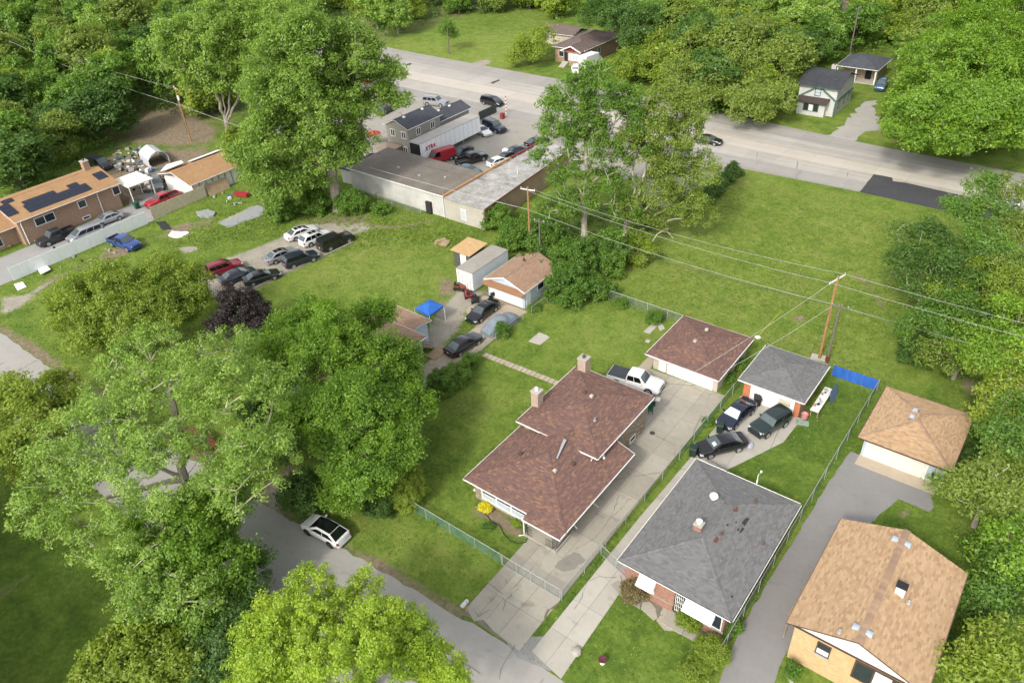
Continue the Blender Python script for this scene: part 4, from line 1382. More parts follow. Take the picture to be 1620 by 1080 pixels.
# ================================================================== 5. tan-roofed garage
g = thing("tan_roof_garage", "ice-blue garage with tan hip roof and cream door", "garage", (-4, 61.5, 0))
MB().box(-7.35, -0.6, 57.85, 65.2, -0.1, 2.5).build("wall", M_bluewall, g)
sl, ln, ev = hip(-7.8, -0.2, 57.0, 65.6, 2.6, 0.27)
roof(g, sl, M_sh_tan, M_brown, ln, ev, seed=110, m_gut=M_brown, m_cap=M_sh_tancap)
garage_door(g, 'y-', 57.85, -7.0, -2.05, 2.15, M_door_cream)
for px, py in ((1448, 649), (1443, 659)): roof_vent(g, on_plane(px, py, sl[3] if py < 652 else sl[0]), "box", mat("blue_grey_metal", (0.33, 0.38, 0.43)), 0.4)

# ================================================================== 6. tan-roofed brick house
h = thing("tan_roof_house", "buff brick house with tan gable roof and white gable siding", "house", (-1.4, 40, 0))
x0, x1, y0, y1, ze = -5.75, 3.0, 34.35, 45.45, 4.0
zr = ze + (x1 - x0) / 2 * 0.37
MB().box(x0 + 0.5, x1 - 0.5, y0 + 0.4, y1 - 0.35, -0.1, ze - 0.18).build("wall", M_brick_buff, h)
xm = (x0 + x1) / 2
for yy in (y0 + 0.3, y1 - 0.35):
    MB().add([(x0 + 0.45, yy, ze - 0.175), (x1 - 0.45, yy, ze - 0.175), (x1 - 0.45, yy, ze - 0.02), (xm, yy, zr - 0.16), (x0 + 0.45, yy, ze - 0.02)] + [(x0 + 0.45, yy + 0.1, ze - 0.175), (x1 - 0.45, yy + 0.1, ze - 0.175), (x1 - 0.45, yy + 0.1, ze - 0.02), (xm, yy + 0.1, zr - 0.16), (x0 + 0.45, yy + 0.1, ze - 0.02)],
             [(0, 1, 2, 3, 4), (9, 8, 7, 6, 5), (1, 0, 5, 6), (2, 1, 6, 7), (3, 2, 7, 8), (4, 3, 8, 9), (0, 4, 9, 5)]).build("gable", siding_mat("white_siding", (0.72, 0.70, 0.64)), h)
fb = MB().box(x0 + 0.45, x1 - 0.45, y0 + 0.25, y0 + 0.298, ze - 0.33, ze - 0.17).build("fascia", M_brown, h)
sl, ln, ev = gable_y(x0, x1, y0, y1, ze, 0.37)
tanroof = sl
roof(h, sl, M_sh_tan, M_brown, [], ev, seed=130, m_gut=mat("brown_gutter", (0.16, 0.10, 0.07)), row=0.15, tab=0.36)
cp = MB(); caps(cp, ln[0][0], ln[0][1], 0.24, 0.075, 0.32); cp.build("ridge_cap", M_sh_tancap, h, kind="stuff")
for i, (px, py) in enumerate(((1416, 853), (1436, 862), (1354, 992), (1375, 1003))): roof_vent(h, on_plane(px, py, sl[1] if i % 2 == 0 else sl[0]), "box", mat("blue_grey_metal", (0.33, 0.38, 0.43)), 0.42)
roof_vent(h, on_plane(1328, 1000, sl[1]), "pipe", M_steel, 0.36); roof_vent(h, on_plane(1437, 954, sl[0]), "pipe", M_steel, 0.36)
pc = on_plane(1423, 938, sl[0])
ch = MB().box(pc.x - 0.3, pc.x + 0.3, pc.y - 0.22, pc.y + 0.28, pc.z - 0.5, pc.z + 0.75).build("chimney", siding_mat("white_chimney", (0.70, 0.66, 0.58), 0.2), h)
MB().box(pc.x - 0.36, pc.x + 0.36, pc.y - 0.26, pc.y + 0.34, pc.z + 0.752, pc.z + 0.86).build("chimney_cap", M_iron, ch)
fy2 = y0 + 0.4
wa, wb = on_y(1290, 1027, fy2), on_y(1315, 1024, fy2)
window(h, 'y-', fy2, on_y(1292, 1020, fy2)[0], on_y(1314, 1031, fy2)[0], 2.1, 3.35, frame=M_brown, cols=1, rows=2, pane=[mat("white_curtain", (0.55, 0.56, 0.56)), M_winglass], sill=True)
window(h, 'y-', fy2, on_y(1352, 1048, fy2)[0], on_y(1352, 1048, fy2)[0] + 3.6, 1.6, 3.45, frame=M_brown, cols=3, fw=0.12, pane=[M_winglass, mat("pale_curtain", (0.56, 0.60, 0.60)), M_winglass])
for k in range(3): window(h, 'x-', x0 + 0.5, 36.5 + 3 * k, 37.6 + 3 * k, 1.8, 3.0, frame=M_brown)
MB().tube([(x0 + 0.1, 37.2, 3.7), (x0 - 0.25, 36.0, 3.1), (x0 - 0.25, 36.0, 0.05)], 0.05, 5).tube([(x0 - 0.2, 35.6, 3.2), (x0 - 0.15, 38.6, 3.25)], 0.05, 5).build("side_frame", M_wood, h)

# ================================================================== 7. pale blue house
h = thing("blue_house", "pale blue sided house with worn brown roof and back stairs", "house", (-55, 40, 0))
MB().box(-59.5, -50.45, 33.5, 46.0, -0.1, 3.3).build("wall", M_blue, h)
MB().box(-50.448, -50.40, 33.6, 45.9, 0.0, 0.9).build("skirting", mat("grey_blue_base", (0.16, 0.20, 0.24)), h)
sl, ln, ev = hip(-60.0, -49.95, 33.0, 46.4, 3.4, 0.26)
roof(h, sl, M_sh_old, M_white, ln, ev, seed=150, row=0.16, tab=0.4)
window(h, 'x+', -50.45, 43.6, 45.0, 1.6, 2.75, cols=2, fw=0.1); window(h, 'x+', -50.45, 39.5, 40.8, 1.6, 2.75, cols=2, fw=0.1)
sl, ln, ev = gable_x(-57.5, -52.0, 45.4, 49.4, 3.05, 0.2)
MB().box(-57.0, -52.4, 46.002, 49.0, -0.1, 2.95).build("back_porch_wall", M_blue, h)
roof(h, sl, M_sh_old, M_white, ln, ev, seed=160, row=0.16, tab=0.4)
st = MB()
for k in range(7): st.box(-52.3, -51.1, 46.35 + 0.3 * k, 46.62 + 0.3 * k, 1.55 - 0.22 * k, 1.6 - 0.22 * k)
st.box(-52.3, -51.1, 46.05, 46.33, 1.60, 1.66)
st.build("stairs", M_wood, h)
rl = MB()
for x in (-52.25, -51.15):
    rl.tube([(x, 46.1, 2.6), (x, 48.3, 1.0)], 0.05, 5)
    for k in range(6): rl.tube([(x, 46.1 + k * 0.42, 1.6 - 0.31 * k), (x, 46.1 + k * 0.42, 2.6 - 0.3 * k)], 0.03, 4)
rl.build("stair_railing", M_wood, h)
single("wooden_deck", MB().box(-51.0, -49.6, 46.8, 49.4, 0.02, 0.14), M_wood, "low grey wooden landing at the foot of the back stairs", "deck", (-50.3, 48, 0))

# ================================================================== 8. blue garage
g = thing("blue_garage", "pale blue gabled garage with brown roof and white double door", "garage", (-50.3, 64, 0))
gx0, gx1, gy0, gy1, gz0 = -53.45, -47.2, 60.4, 67.7, 2.5
MB().box(gx0 + 0.3, gx1 - 0.3, gy0 + 0.35, gy1 - 0.2, -0.1, gz0 - 0.02).build("wall", M_blue, g)
zt = gz0 + (gx1 - gx0) / 2 * 0.36
sl, ln, ev = gable_y(gx0, gx1, gy0, gy1, gz0, 0.36)
xm = (gx0 + gx1) / 2
for yy in (gy0 + 0.25, gy1 - 0.25):
    MB().add([(gx0 + 0.25, yy, gz0 - 0.05), (gx1 - 0.25, yy, gz0 - 0.05), (xm, yy, zt - 0.15), (gx0 + 0.25, yy + 0.09, gz0 - 0.05), (gx1 - 0.25, yy + 0.09, gz0 - 0.05), (xm, yy + 0.09, zt - 0.15)], [(0, 1, 2), (5, 4, 3), (0, 3, 4, 1), (1, 4, 5, 2), (2, 5, 3, 0)]).build("gable", M_blue, g)
roof(g, sl, M_sh_old, M_white, ln, ev, seed=170, row=0.16, tab=0.4, m_gut=M_dirtywhite)
for s in (gx0, gx1):
    MB().solid([(s, gy0 - 0.06, gz0 + 0.02), (xm, gy0 - 0.06, zt + 0.02), (xm, gy0 - 0.01, zt + 0.02), (s, gy0 - 0.01, gz0 + 0.02)][::1 if s < xm else -1], 0.18).build("rake_board", M_white, g)
MB().solid([(gx0, gy0 - 0.55, 2.12), (gx1, gy0 - 0.55, 2.12), (gx1, gy0 + 0.24, 2.48), (gx0, gy0 + 0.24, 2.48)], 0.1).build("pent_roof", mat("brown_pent", [(0.20, 0.105, 0.05), (0.27, 0.145, 0.075)]), g)
garage_door(g, 'y-', gy0 + 0.35, gx0 + 0.7, gx1 - 0.75, 2.05, M_door_w)
window(g, 'x+', gx1 - 0.3, 63.3, 64.7, 1.1, 2.1, cols=1, fw=0.1)
dr = MB(); fbox(dr, 'x+', gx1 - 0.3, 61.0, 61.9, 0.05, 2.0, 0.003, 0.05); dr.build("door", M_door_w, g)
roof_vent(g, on_plane(829, 411, sl[0]), "pipe", M_brown, 0.4)
# ---- container and shed beside it
c = thing("storage_container", "long white storage container with grey flat roof beside the blue garage", "container", (-56.4, 63.8, 0))
M_cont = siding_mat("container_white", (0.74, 0.77, 0.78), 0.35, 0.14, True)
MB().box(-57.75, -55.1, 60.2, 67.4, 0.2, 2.68).build("body", M_cont, c)
MB().box(-57.78, -55.07, 60.17, 67.43, 2.682, 2.76).build("roof", mat("tar_grey", [(0.22, 0.20, 0.17), (0.28, 0.26, 0.225), (0.33, 0.31, 0.275)], scale=0.6), c)
for xa, xb in ((-57.7, -56.45), (-56.40, -55.15)):
    dm = MB(); fbox(dm, 'y-', 60.2, xa, xb, 0.3, 2.6, 0.003, 0.05)
    dm = dm.build("door", M_dirtywhite, c)
    k = MB()
    for q in (0.35, 0.9): fbox(k, 'y-', 60.2, xa + q, xa + q + 0.05, 0.3, 2.6, 0.052, 0.09)
    k.build("locking_bar", M_steel, dm)
MB().box(-57.6, -57.2, 61, 66.8, 0, 0.198).box(-55.6, -55.2, 61, 66.8, 0, 0.198).build("skid", M_wood, c)
s = thing("shed", "small dark shed with bare chipboard roof and white door", "shed", (-60.4, 65.8, 0))
M_shed = mat("dark_shed_wall", (0.085, 0.08, 0.07))
MB().box(-61.7, -58.9, 64.1, 67.2, -0.05, 2.3).build("wall", M_shed, s)
for a, b in ((-62.0, -60.4), (-60.38, -58.6)):
    MB().solid([(a, 63.8, 2.42), (b, 63.8, 2.42), (b, 67.6, 2.62), (a, 67.6, 2.62)], 0.06).build("roof_panel", mat("chipboard", [(0.36, 0.22, 0.10), (0.45, 0.29, 0.14), (0.52, 0.36, 0.19)], fine=12), s)
dm = MB(); fbox(dm, 'y-', 64.1, -60.5, -59.5, 0.1, 2.1, 0.003, 0.05); dm.build("door", M_door_w, s)

# ================================================================== 9. warehouse
w = thing("warehouse", "low long block warehouse with flat dark and patched grey roofs", "warehouse", (-78, 80, 0))
M_block = mat("painted_block", [(0.30, 0.285, 0.255), (0.44, 0.43, 0.40), (0.54, 0.53, 0.50)], scale=0.35, fine=5)
M_blockb = mat("bare_block", [(0.30, 0.27, 0.225), (0.38, 0.35, 0.295), (0.45, 0.42, 0.36)], scale=0.5, fine=5)
MB().box(-92.4, -72.0, 74.25, 83.0, -0.1, 3.5).build("wall", M_block, w)
MB().prism([(-71.998, 74.2), (-64.7, 74.2), (-66.6, 98.5), (-71.998, 98.5)], -0.1, 3.35).build("front_wall", M_blockb, w)
MB().prism([(-64.69, 74.25), (-64.6, 74.25), (-66.5, 98.4), (-66.59, 98.4)], 0, 3.3).build("side_wall", mat("brown_render", [(0.26, 0.17, 0.11), (0.34, 0.24, 0.165), (0.40, 0.29, 0.21)], scale=0.6), w)
MB().solid([(-92.7, 73.9, 3.62), (-72.0, 73.9, 3.62), (-72.0, 83.3, 3.85), (-92.7, 83.3, 3.85)], 0.11).build("roof", mat("tar_roof", [(0.115, 0.098, 0.080), (0.165, 0.142, 0.118), (0.215, 0.19, 0.16)], scale=0.4, fine=3), w)
MB().solid([(-71.9, 73.9, 3.45), (-64.3, 73.9, 3.45), (-66.2, 98.8, 3.62), (-71.9, 98.8, 3.62)], 0.09).build("patched_roof", mat("silver_roof", [(0.17, 0.16, 0.14), (0.27, 0.26, 0.235), (0.36, 0.35, 0.33), (0.46, 0.45, 0.43)], scale=0.7, fine=3, contrast=1.2), w)
MB().solid([(-72.05, 73.85, 3.80), (-71.85, 73.85, 3.80), (-71.85, 90.0, 4.05), (-72.05, 90.0, 4.05)], 0.3).build("parapet_cap", mat("orange_wood", [(0.36, 0.19, 0.09), (0.46, 0.25, 0.12), (0.52, 0.32, 0.17)]), w)
MB().solid([(-72.03, 90.01, 4.0), (-71.87, 90.01, 4.0), (-71.87, 99.0, 4.0), (-72.03, 99.0, 4.0)], 0.25).build("parapet_cap", mat("red_trim", (0.26, 0.06, 0.05)), w)
MB().solid([(-64.30, 73.9, 3.5), (-64.22, 73.9, 3.5), (-66.12, 98.8, 3.67), (-66.2, 98.8, 3.67)], 0.16).build("edge_trim", mat("rust_trim", (0.22, 0.09, 0.06)), w)
MB().box(-92.72, -72.06, 73.82, 73.898, 3.48, 3.64).build("fascia", M_dirtywhite, w)
window(w, 'y-', 74.2, -69.0, -68.0, 0.6, 2.3, frame=M_dirtywhite, pane=M_blind)
MB().tube([(-72.3, 74.1, 3.6), (-72.3, 74.1, 0.1)], 0.08, 6).build("downspout", M_dirtywhite, w)
for x, y in ((-85, 78), (-80, 77.5), (-76, 79)): roof_vent(w, (x, y, 3.73), "box", M_steel, 0.35)
MB().tube([(-67.5, 86, 3.5), (-67.5, 86, 4.8)], 0.06, 5).build("roof_pipe", M_dirtywhite, w)
MB().tube([(-72.6, 74.5, 3.6), (-72.6, 74.5, 4.5)], 0.05, 5).build("roof_pipe", M_wood, w)
# low lean-to at its left end
l = thing("lean_to", "dark low lean-to roof at the left end of the warehouse", "shed", (-94.3, 77.5, 0))
MB().box(-95.8, -92.75, 75.2, 82, 0, 2.3).build("wall", M_block, l)
MB().solid([(-96.1, 74.9, 2.45), (-92.75, 74.9, 2.85), (-92.75, 82.4, 2.85), (-96.1, 82.4, 2.45)], 0.12).build("roof", M_sh_black, l)

# ================================================================== 10. two-storey house behind
h = thing("two_storey_house", "greige two-storey house with slate roof behind the long trailer", "house", (-95, 95, 0))
M_greige = siding_mat("greige_siding", (0.335, 0.31, 0.265), 0.16)
MB().box(-97.6, -92.4, 88.0, 96.2, -0.1, 5.5).build("wall", M_greige, h)
MB().box(-97.6, -93.4, 96.202, 105.2, -0.1, 3.9).build("rear_wall", M_greige, h)
sl, ln, ev = gable_y(-98.0, -92.0, 87.6, 96.5, 5.55, 0.42)
roof(h, sl, M_sh_slate, M_white, ln, ev, seed=180, row=0.2, tab=0.5)
MB().add([(-97.6, 88.0, 5.5), (-92.4, 88.0, 5.5), (-95, 88.0, 6.55), (-97.6, 88.1, 5.5), (-92.4, 88.1, 5.5), (-95, 88.1, 6.55)], [(0, 1, 2), (5, 4, 3), (0, 3, 4, 1), (1, 4, 5, 2), (2, 5, 3, 0)]).build("gable", M_greige, h)
MB().add([(-97.6, 96.1, 5.5), (-92.4, 96.1, 5.5), (-95, 96.1, 6.55), (-97.6, 96.2, 5.5), (-92.4, 96.2, 5.5), (-95, 96.2, 6.55)], [(0, 1, 2), (5, 4, 3), (0, 3, 4, 1), (1, 4, 5, 2), (2, 5, 3, 0)]).build("gable", M_greige, h)
sl2, ln2, ev2 = gable_y(-98.0, -93.0, 96.55, 105.6, 3.95, 0.42)
roof(h, sl2, M_sh_slate, M_white, ln2, ev2, seed=190, row=0.2, tab=0.5)
MB().add([(-97.6, 105.1, 3.9), (-93.4, 105.1, 3.9), (-95.5, 105.1, 4.8), (-97.6, 105.2, 3.9), (-93.4, 105.2, 3.9), (-95.5, 105.2, 4.8)], [(0, 1, 2), (5, 4, 3), (0, 3, 4, 1), (1, 4, 5, 2), (2, 5, 3, 0)]).build("gable", M_greige, h)
for y in (90.0, 93.6): window(h, 'x+', -92.4, y, y + 1.1, 3.7, 5.0, cols=2, fw=0.12)
for x in (-96.6, -94.0): window(h, 'y-', 88.0, x, x + 1.1, 3.6, 4.9, cols=2, fw=0.12); window(h, 'y-', 88.0, x, x + 1.1, 0.9, 2.2, cols=2, fw=0.12)
for px, py in ((639, 186), (668, 173)): roof_vent(h, on_plane(px, py, sl[0]), "box", M_white, 0.4)
roof_vent(h, (-95.2, 99, 4.9), "box", M_white, 0.4); roof_vent(h, (-95.2, 102, 4.9), "box", M_white, 0.4)
# ---- semi-trailer with its lettering
t = thing("semi_trailer", "long white box trailer with red XTRA lettering beside the two-storey house", "trailer", (-90, 94.5, 0))
M_tr = siding_mat("trailer_white", (0.80, 0.82, 0.83), 1.2, 0.04, True)
MB().box(-91.25, -88.65, 86.9, 102.6, 1.15, 3.9).build("body", M_tr, t)
MB().box(-91.3, -88.6, 86.85, 102.65, 3.902, 3.98).build("roof", mat("trailer_roof", [(0.30, 0.28, 0.25), (0.37, 0.35, 0.315), (0.42, 0.40, 0.37)], scale=0.5), t)
MB().box(-91.1, -88.8, 86.80, 86.898, 1.25, 3.8).build("open_back", M_dark, t)
MB().box(-90.6, -89.3, 87.2, 102.2, 0.85, 1.148).build("chassis", M_iron, t)
ax = MB()
for y in (88.6, 89.9):
    for x in (-91.0, -89.0): ax.lathe([(0.3, -0.14), (0.5, -0.12), (0.5, 0.12), (0.3, 0.14)], (x, y, 0.5), 14, 'x')
ax.build("wheels", mat("tyre_rubber", (0.02, 0.02, 0.02), 0.9), t)
MB().box(-90.4, -90.2, 98.6, 98.8, 0, 0.85).box(-89.7, -89.5, 98.6, 98.8, 0, 0.85).build("landing_leg", M_steel, t)
fc = bpy.data.curves.new("lettering", 'FONT')
fc.body = "XTRA"; fc.size = 1.0; fc.extrude = 0.01; fc.shear = 0.25; fc.offset = 0.035
fc.materials.append(mat("red_lettering", (0.38, 0.015, 0.04), 0.5))
ft = bpy.data.objects.new("lettering_curve", fc)
COL.objects.link(ft)
bpy.context.view_layer.update()
fm = bpy.data.meshes.new_from_object(ft.evaluated_get(bpy.context.evaluated_depsgraph_get()))
bpy.data.objects.remove(ft)
fo = link("lettering", fm, t)
fo.rotation_euler = (math.pi / 2, 0, math.pi / 2)
fo.location = (-88.63 + 90, 87.9 - 94.5, 2.35)

# ================================================================== 11. houses beyond the wide road
h = thing("far_brick_house", "brick house with brown roof and small red front gable across the road", "house", (-100, 157, 0))
MB().box(-104.6, -96.6, 149.6, 164.5, -0.1, 3.4).build("wall", M_brick_tan, h)
sl, ln, ev = hip(-105.2, -96.0, 149.0, 165.2, 3.5, 0.34)
roof(h, sl, M_sh_plum, M_white, ln, ev, seed=200, row=0.25, tab=0.6)
sl3, ln3, ev3 = gable_y(-101.6, -96.2, 147.4, 152.6, 3.45, 0.42)
roof(h, sl3, M_sh_plum, M_white, ln3, [], seed=210, row=0.25, tab=0.6, gutter=False)
MB().add([(-101.2, 147.8, 3.4), (-96.6, 147.8, 3.4), (-98.9, 147.8, 4.35), (-101.2, 147.95, 3.4), (-96.6, 147.95, 3.4), (-98.9, 147.95, 4.35)], [(0, 1, 2), (5, 4, 3), (0, 3, 4, 1), (1, 4, 5, 2), (2, 5, 3, 0)]).build("gable", mat("maroon_board", (0.16, 0.02, 0.03)), h)
for s_, e_ in (((-101.6, 3.5), (-98.9, 4.62)), ((-96.2, 3.5), (-98.9, 4.62))):
    MB().solid([(s_[0], 147.3, s_[1]), (e_[0], 147.3, e_[1]), (e_[0], 147.42, e_[1]), (s_[0], 147.42, s_[1])][::1 if s_[0] < -98 else -1], 0.25).build("rake_board", M_white, h)
MB().box(-101.2, -96.7, 148.2, 149.598, 0, 3.3).build("front_bay", M_brick_tan, h)
window(h, 'y-', 148.2, -99.9, -97.2, 1.2, 2.7, cols=3, fw=0.14, pane=M_blind)
window(h, 'y-', 149.6, -103.6, -102.2, 1.3, 2.6)
dr = MB(); fbox(dr, 'y-', 148.2, -101.1, -100.2, 0.9, 2.9, 0.003, 0.06); dr.build("door", M_iron, h)
window(h, 'x+', -96.6, 155, 156.4, 1.4, 2.7, pane=mat("green_curtain", (0.10, 0.22, 0.17)))
st = MB()
for k in range(5): st.box(-101.4, -99.9, 146.2 + 0.4 * k, 146.6 + 0.4 * k - 0.002, 0, 0.18 * (k + 1))
st.build("front_steps", M_conc_pale, h)
chimney(h, -98.5, 165.0, 3, 5.9, 0.8, M_brick_tan)
h = thing("far_shed_house", "low brown-roofed building behind the far brick house", "house", (-112, 172, 0))
cx_, cy_ = G(893, 50, 2.5)
MB().box(cx_ - 5, cx_ + 4.5, cy_ - 3, cy_ + 4, -0.1, 2.6).build("wall", M_beige, h)
sl, ln, ev = gable_x(cx_ - 5.4, cx_ + 4.9, cy_ - 3.5, cy_ + 4.5, 2.7, 0.3)
roof(h, sl, M_sh_plum, M_white, ln, ev, seed=215, row=0.3, tab=0.7)

h = thing("white_farm_house", "pale two-storey house with green gable trim and charcoal roof", "house", (-42, 147, 0))
M_wside = siding_mat("pale_siding", (0.55, 0.54, 0.51), 0.2)
M_green = mat("green_trim", (0.07, 0.13, 0.10))
MB().box(-45.4, -38.5, 143.2, 152.6, -0.1, 5.0).build("wall", M_wside, h)
sl, ln, ev = gable_x(-45.9, -38.0, 142.7, 153.2, 5.05, 0.36)
roof(h, sl, M_sh_black, M_green, ln, ev, seed=220, row=0.25, tab=0.6, m_gut=M_green)
for x in (-45.4, -38.6):
    MB().add([(x, 143.2, 5.0), (x, 152.6, 5.0), (x, 147.95, 6.6), (x + 0.1, 143.2, 5.0), (x + 0.1, 152.6, 5.0), (x + 0.1, 147.95, 6.6)], [(0, 2, 1), (3, 4, 5), (0, 1, 4, 3), (1, 2, 5, 4), (2, 0, 3, 5)]).build("gable", M_wside, h)
tr = MB()
for xa, xb in ((-45.6, -41.9), (-38.2, -41.9)):
    tr.loft([[(xa, 143.0, 2.5), (xa, 143.19, 2.5), (xa, 143.19, 2.8), (xa, 143.0, 2.8)], [(xb, 143.0, 5.0), (xb, 143.19, 5.0), (xb, 143.19, 5.3), (xb, 143.0, 5.3)]])
tr.box(-38.498, -38.3, 143.3, 152.5, 2.6, 2.85).box(-38.6, -38.35, 142.95, 143.19, 0, 2.8).box(-45.6, -45.41, 142.95, 143.19, 0, 2.8)
tr.build("green_trim", M_green, h)
MB().box(-44.9, -39.9, 142.0, 143.19, -0.1, 2.5).build("front_bay", M_wside, h)
MB().solid([(-45.2, 141.5, 2.5), (-39.5, 141.5, 2.5), (-39.5, 143.19, 3.1), (-45.2, 143.19, 3.1)], 0.12).build("porch_roof", mat("brown_metal", (0.06, 0.045, 0.04)), h)
window(h, 'y-', 142.0, -43.8, -41.0, 0.8, 2.2, frame=M_green, cols=3, fw=0.12, pane=[M_winglass, M_white, M_winglass])
window(h, 'y-', 143.2, -42.5, -41.4, 3.3, 4.6, frame=M_green, rows=2, fw=0.12, pane=M_blind)
for y in (145, 148, 150.5): window(h, 'x+', -38.5, y, y + 0.9, 1.0, 2.3, frame=M_green, pane=M_blind)
chimney(h, -41.5, 149, 6.2, 7.5, 0.8, M_conc_pale and mat("render_grey", (0.4, 0.38, 0.35)))
h = thing("far_ranch_house", "low house with blue-grey hip roof and white porch posts", "house", (-41.5, 169, 0))
MB().box(-45.0, -38.0, 167.6, 173.5, -0.1, 2.9).build("wall", M_brick_pink, h)
sl, ln, ev = hip(-45.6, -37.4, 164.6, 174.2, 3.0, 0.34)
roof(h, sl, M_sh_slate, M_white, ln, ev, seed=230, row=0.25, tab=0.6)
for x in (-45.3, -41.6, -37.8): MB().box(x - 0.12, x + 0.12, 164.9, 165.14, 0, 2.95).build("porch_post", M_white, h)
dr = MB(); fbox(dr, 'y-', 167.6, -40.4, -39.2, 0.1, 2.4, 0.003, 0.05); dr.build("door", M_dark, h)
MB().box(-45.2, -37.8, 164.8, 167.598, 0, 0.2).build("porch_floor", M_conc_pale, h)
h = thing("hidden_house", "pale house half hidden in the woods beyond the ranch house", "house", (*G(1345, 50), 0))
hx, hy = G(1345, 50)
MB().box(hx - 4, hx + 4, hy - 3, hy + 3, -0.1, 5).build("wall", M_wside, h)
sl, ln, ev = gable_x(hx - 4.5, hx + 4.5, hy - 3.5, hy + 3.5, 5.05, 0.5)
roof(h, sl, M_sh_plum, M_white, ln, ev, seed=240, row=0.3, tab=0.7)

# ================================================================== 12. long brick house at the left, with solar panels
h = thing("solar_brick_house", "long tan brick house with solar panels on its orange-tan roof", "house", (-124, 42, 0))
MB().box(-129.0, -119.5, 34.2, 49.5, -0.1, 4.05).build("wall", M_brick_tan, h)
sl, ln, ev = gable_y(-129.8, -118.6, 33.7, 50.0, 4.15, 0.29)
solar_sl = sl
roof(h, sl, M_sh_orange, M_white, ln, ev, seed=250, row=0.17, tab=0.4)
for yy in (34.2, 49.4): MB().add([(-129, yy, 4.05), (-119.5, yy, 4.05), (-124.2, yy, 5.5), (-129, yy + 0.1, 4.05), (-119.5, yy + 0.1, 4.05), (-124.2, yy + 0.1, 5.5)], [(0, 1, 2), (5, 4, 3), (0, 3, 4, 1), (1, 4, 5, 2), (2, 5, 3, 0)]).build("gable", M_brick_tan, h)
chimney(h, -124.6, 48.3, 4.5, 7.2, 0.95, M_brick_tan)
M_solar = mat("solar_cell", [(0.010, 0.012, 0.022), (0.014, 0.017, 0.030), (0.018, 0.022, 0.036)], 0.25, spec=0.5)
ev_d = Vector((0, 1, 0)); up_d = Vector((-(5.6), 0, 5.6 * 0.29)).normalized(); nrm = Vector((0.29, 0, 1)).normalized()
def panel(y, s):
    """s: metres up the slope from the eave"""
    o = Vector((-118.6, y, 4.15)) + up_d * s + nrm * 0.08
    w_, l_ = 1.0, 1.62
    P = [o, o + ev_d * (l_ - 0.03), o + ev_d * (l_ - 0.03) + up_d * (w_ - 0.03), o + up_d * (w_ - 0.03)]
    MB().solid([tuple(p) for p in P], 0.04).build("solar_panel", M_solar, h)
for r0, n, ys in ((0.92, 6, 36.45), (1.92, 6, 36.45), (2.92, 3, 36.8), (2.92, 1, 43.6)):
    for k in range(n): panel(ys + k * 1.6, r0)
for ys, r0 in ((33.75, 1.7), (33.75, 2.7), (33.75, 3.7), (34.7, 4.7), (48.0, 2.4), (48.0, 3.4)): panel(ys, r0)
for py0, sz in (((232, 445, 335, 488), 0), ((490, 350, 548, 390), 1), ((713, 255, 755, 315), 2), ((525, 440, 575, 485), 3)):
    a, b = (py0[0] / 4, 230 + (py0[1] + py0[3]) / 8), (py0[2] / 4, 230 + (py0[1] + py0[3]) / 8)
    c0 = on_x((a[0] + b[0]) / 2, a[1], -119.5)
    wd = (1.5, 0.65, 0.6, 0.6)[sz]; ht = (0.65, 0.6, 0.7, 0.45)[sz]
    window(h, 'x+', -119.5, c0[0] - wd, c0[0] + wd, max(0.4, c0[1] - ht), c0[1] + ht, cols=2 if sz == 0 else 1, fw=0.1)
for y in (34.6, 46.3): MB().tube([(-118.6, y, 4.05), (-119.35, y, 3.5), (-119.4, y, 0.1)], 0.06, 5).build("downspout", M_white, h)
# lower wing and porch at its near end
MB().box(-128, -121.5, 28.0, 34.198, -0.1, 2.7).build("wing_wall", M_brick_tan, h)
slw, lnw, evw = gable_y(-128.6, -120.6, 27.5, 34.6, 2.9, 0.3)
roof(h, slw, M_sh_orange, M_white, lnw, evw, seed=260, row=0.17, tab=0.4)
window(h, 'x+', -121.5, 30, 32, 0.5, 1.9, cols=2)
# stair and white canopy at the far end
cpy = thing("patio_canopy", "white flat canopy over the outside stairs of the long brick house", "canopy", (-119, 52, 0))
MB().solid([(-122.0, 50.3, 3.75), (-117.2, 50.3, 3.6), (-117.2, 54.6, 3.55), (-122.0, 54.6, 3.7)], 0.12).build("roof", mat("cream_panel", (0.72, 0.68, 0.58)), cpy)
for x, y in ((-117.4, 50.5), (-117.4, 54.3), (-121.8, 54.3)): MB().box(x - 0.06, x + 0.06, y - 0.06, y + 0.06, 0, 3.45).build("post", M_white, cpy)
st = MB()
for k in range(9): st.box(-120.6, -119.0, 50.3 + 0.28 * k, 50.57 + 0.28 * k, 1.75 - 0.2 * k, 1.80 - 0.2 * k)
st.build("stairs", M_wood, cpy)

g = thing("orange_roof_garage", "rundown garage with orange-tan roof and torn white sheeting", "garage", (-115.5, 63, 0))
MB().box(-119.5, -111.6, 57.6, 68.0, -0.1, 2.6).build("wall", M_dirtywhite, g)
sl, ln, ev = gable_y(-120.2, -111.0, 57.0, 68.6, 2.75, 0.26)
roof(g, sl, M_sh_orange, M_white, ln, ev, seed=270, row=0.18, tab=0.45)
for k in range(9): MB().box(-111.58, -111.48, 57.7 + k * 1.2, 57.82 + k * 1.2, 0.1, 2.5).build("batten", M_wood, g)
MB().solid([(-121.2, 59.5, 3.3), (-119.4, 57.2, 3.35), (-118.0, 57.4, 3.75), (-117.4, 60.5, 4.05), (-119.8, 61.5, 3.6)], 0.05).build("plastic_sheet", M_white, g)
MB().solid([(-119.3, 62.2, 3.30), (-117.6, 62.0, 3.75), (-117.2, 68.0, 3.85), (-119.2, 68.2, 3.33)], 0.06).build("metal_sheet", mat("pale_sheet", (0.60, 0.64, 0.64)), g)
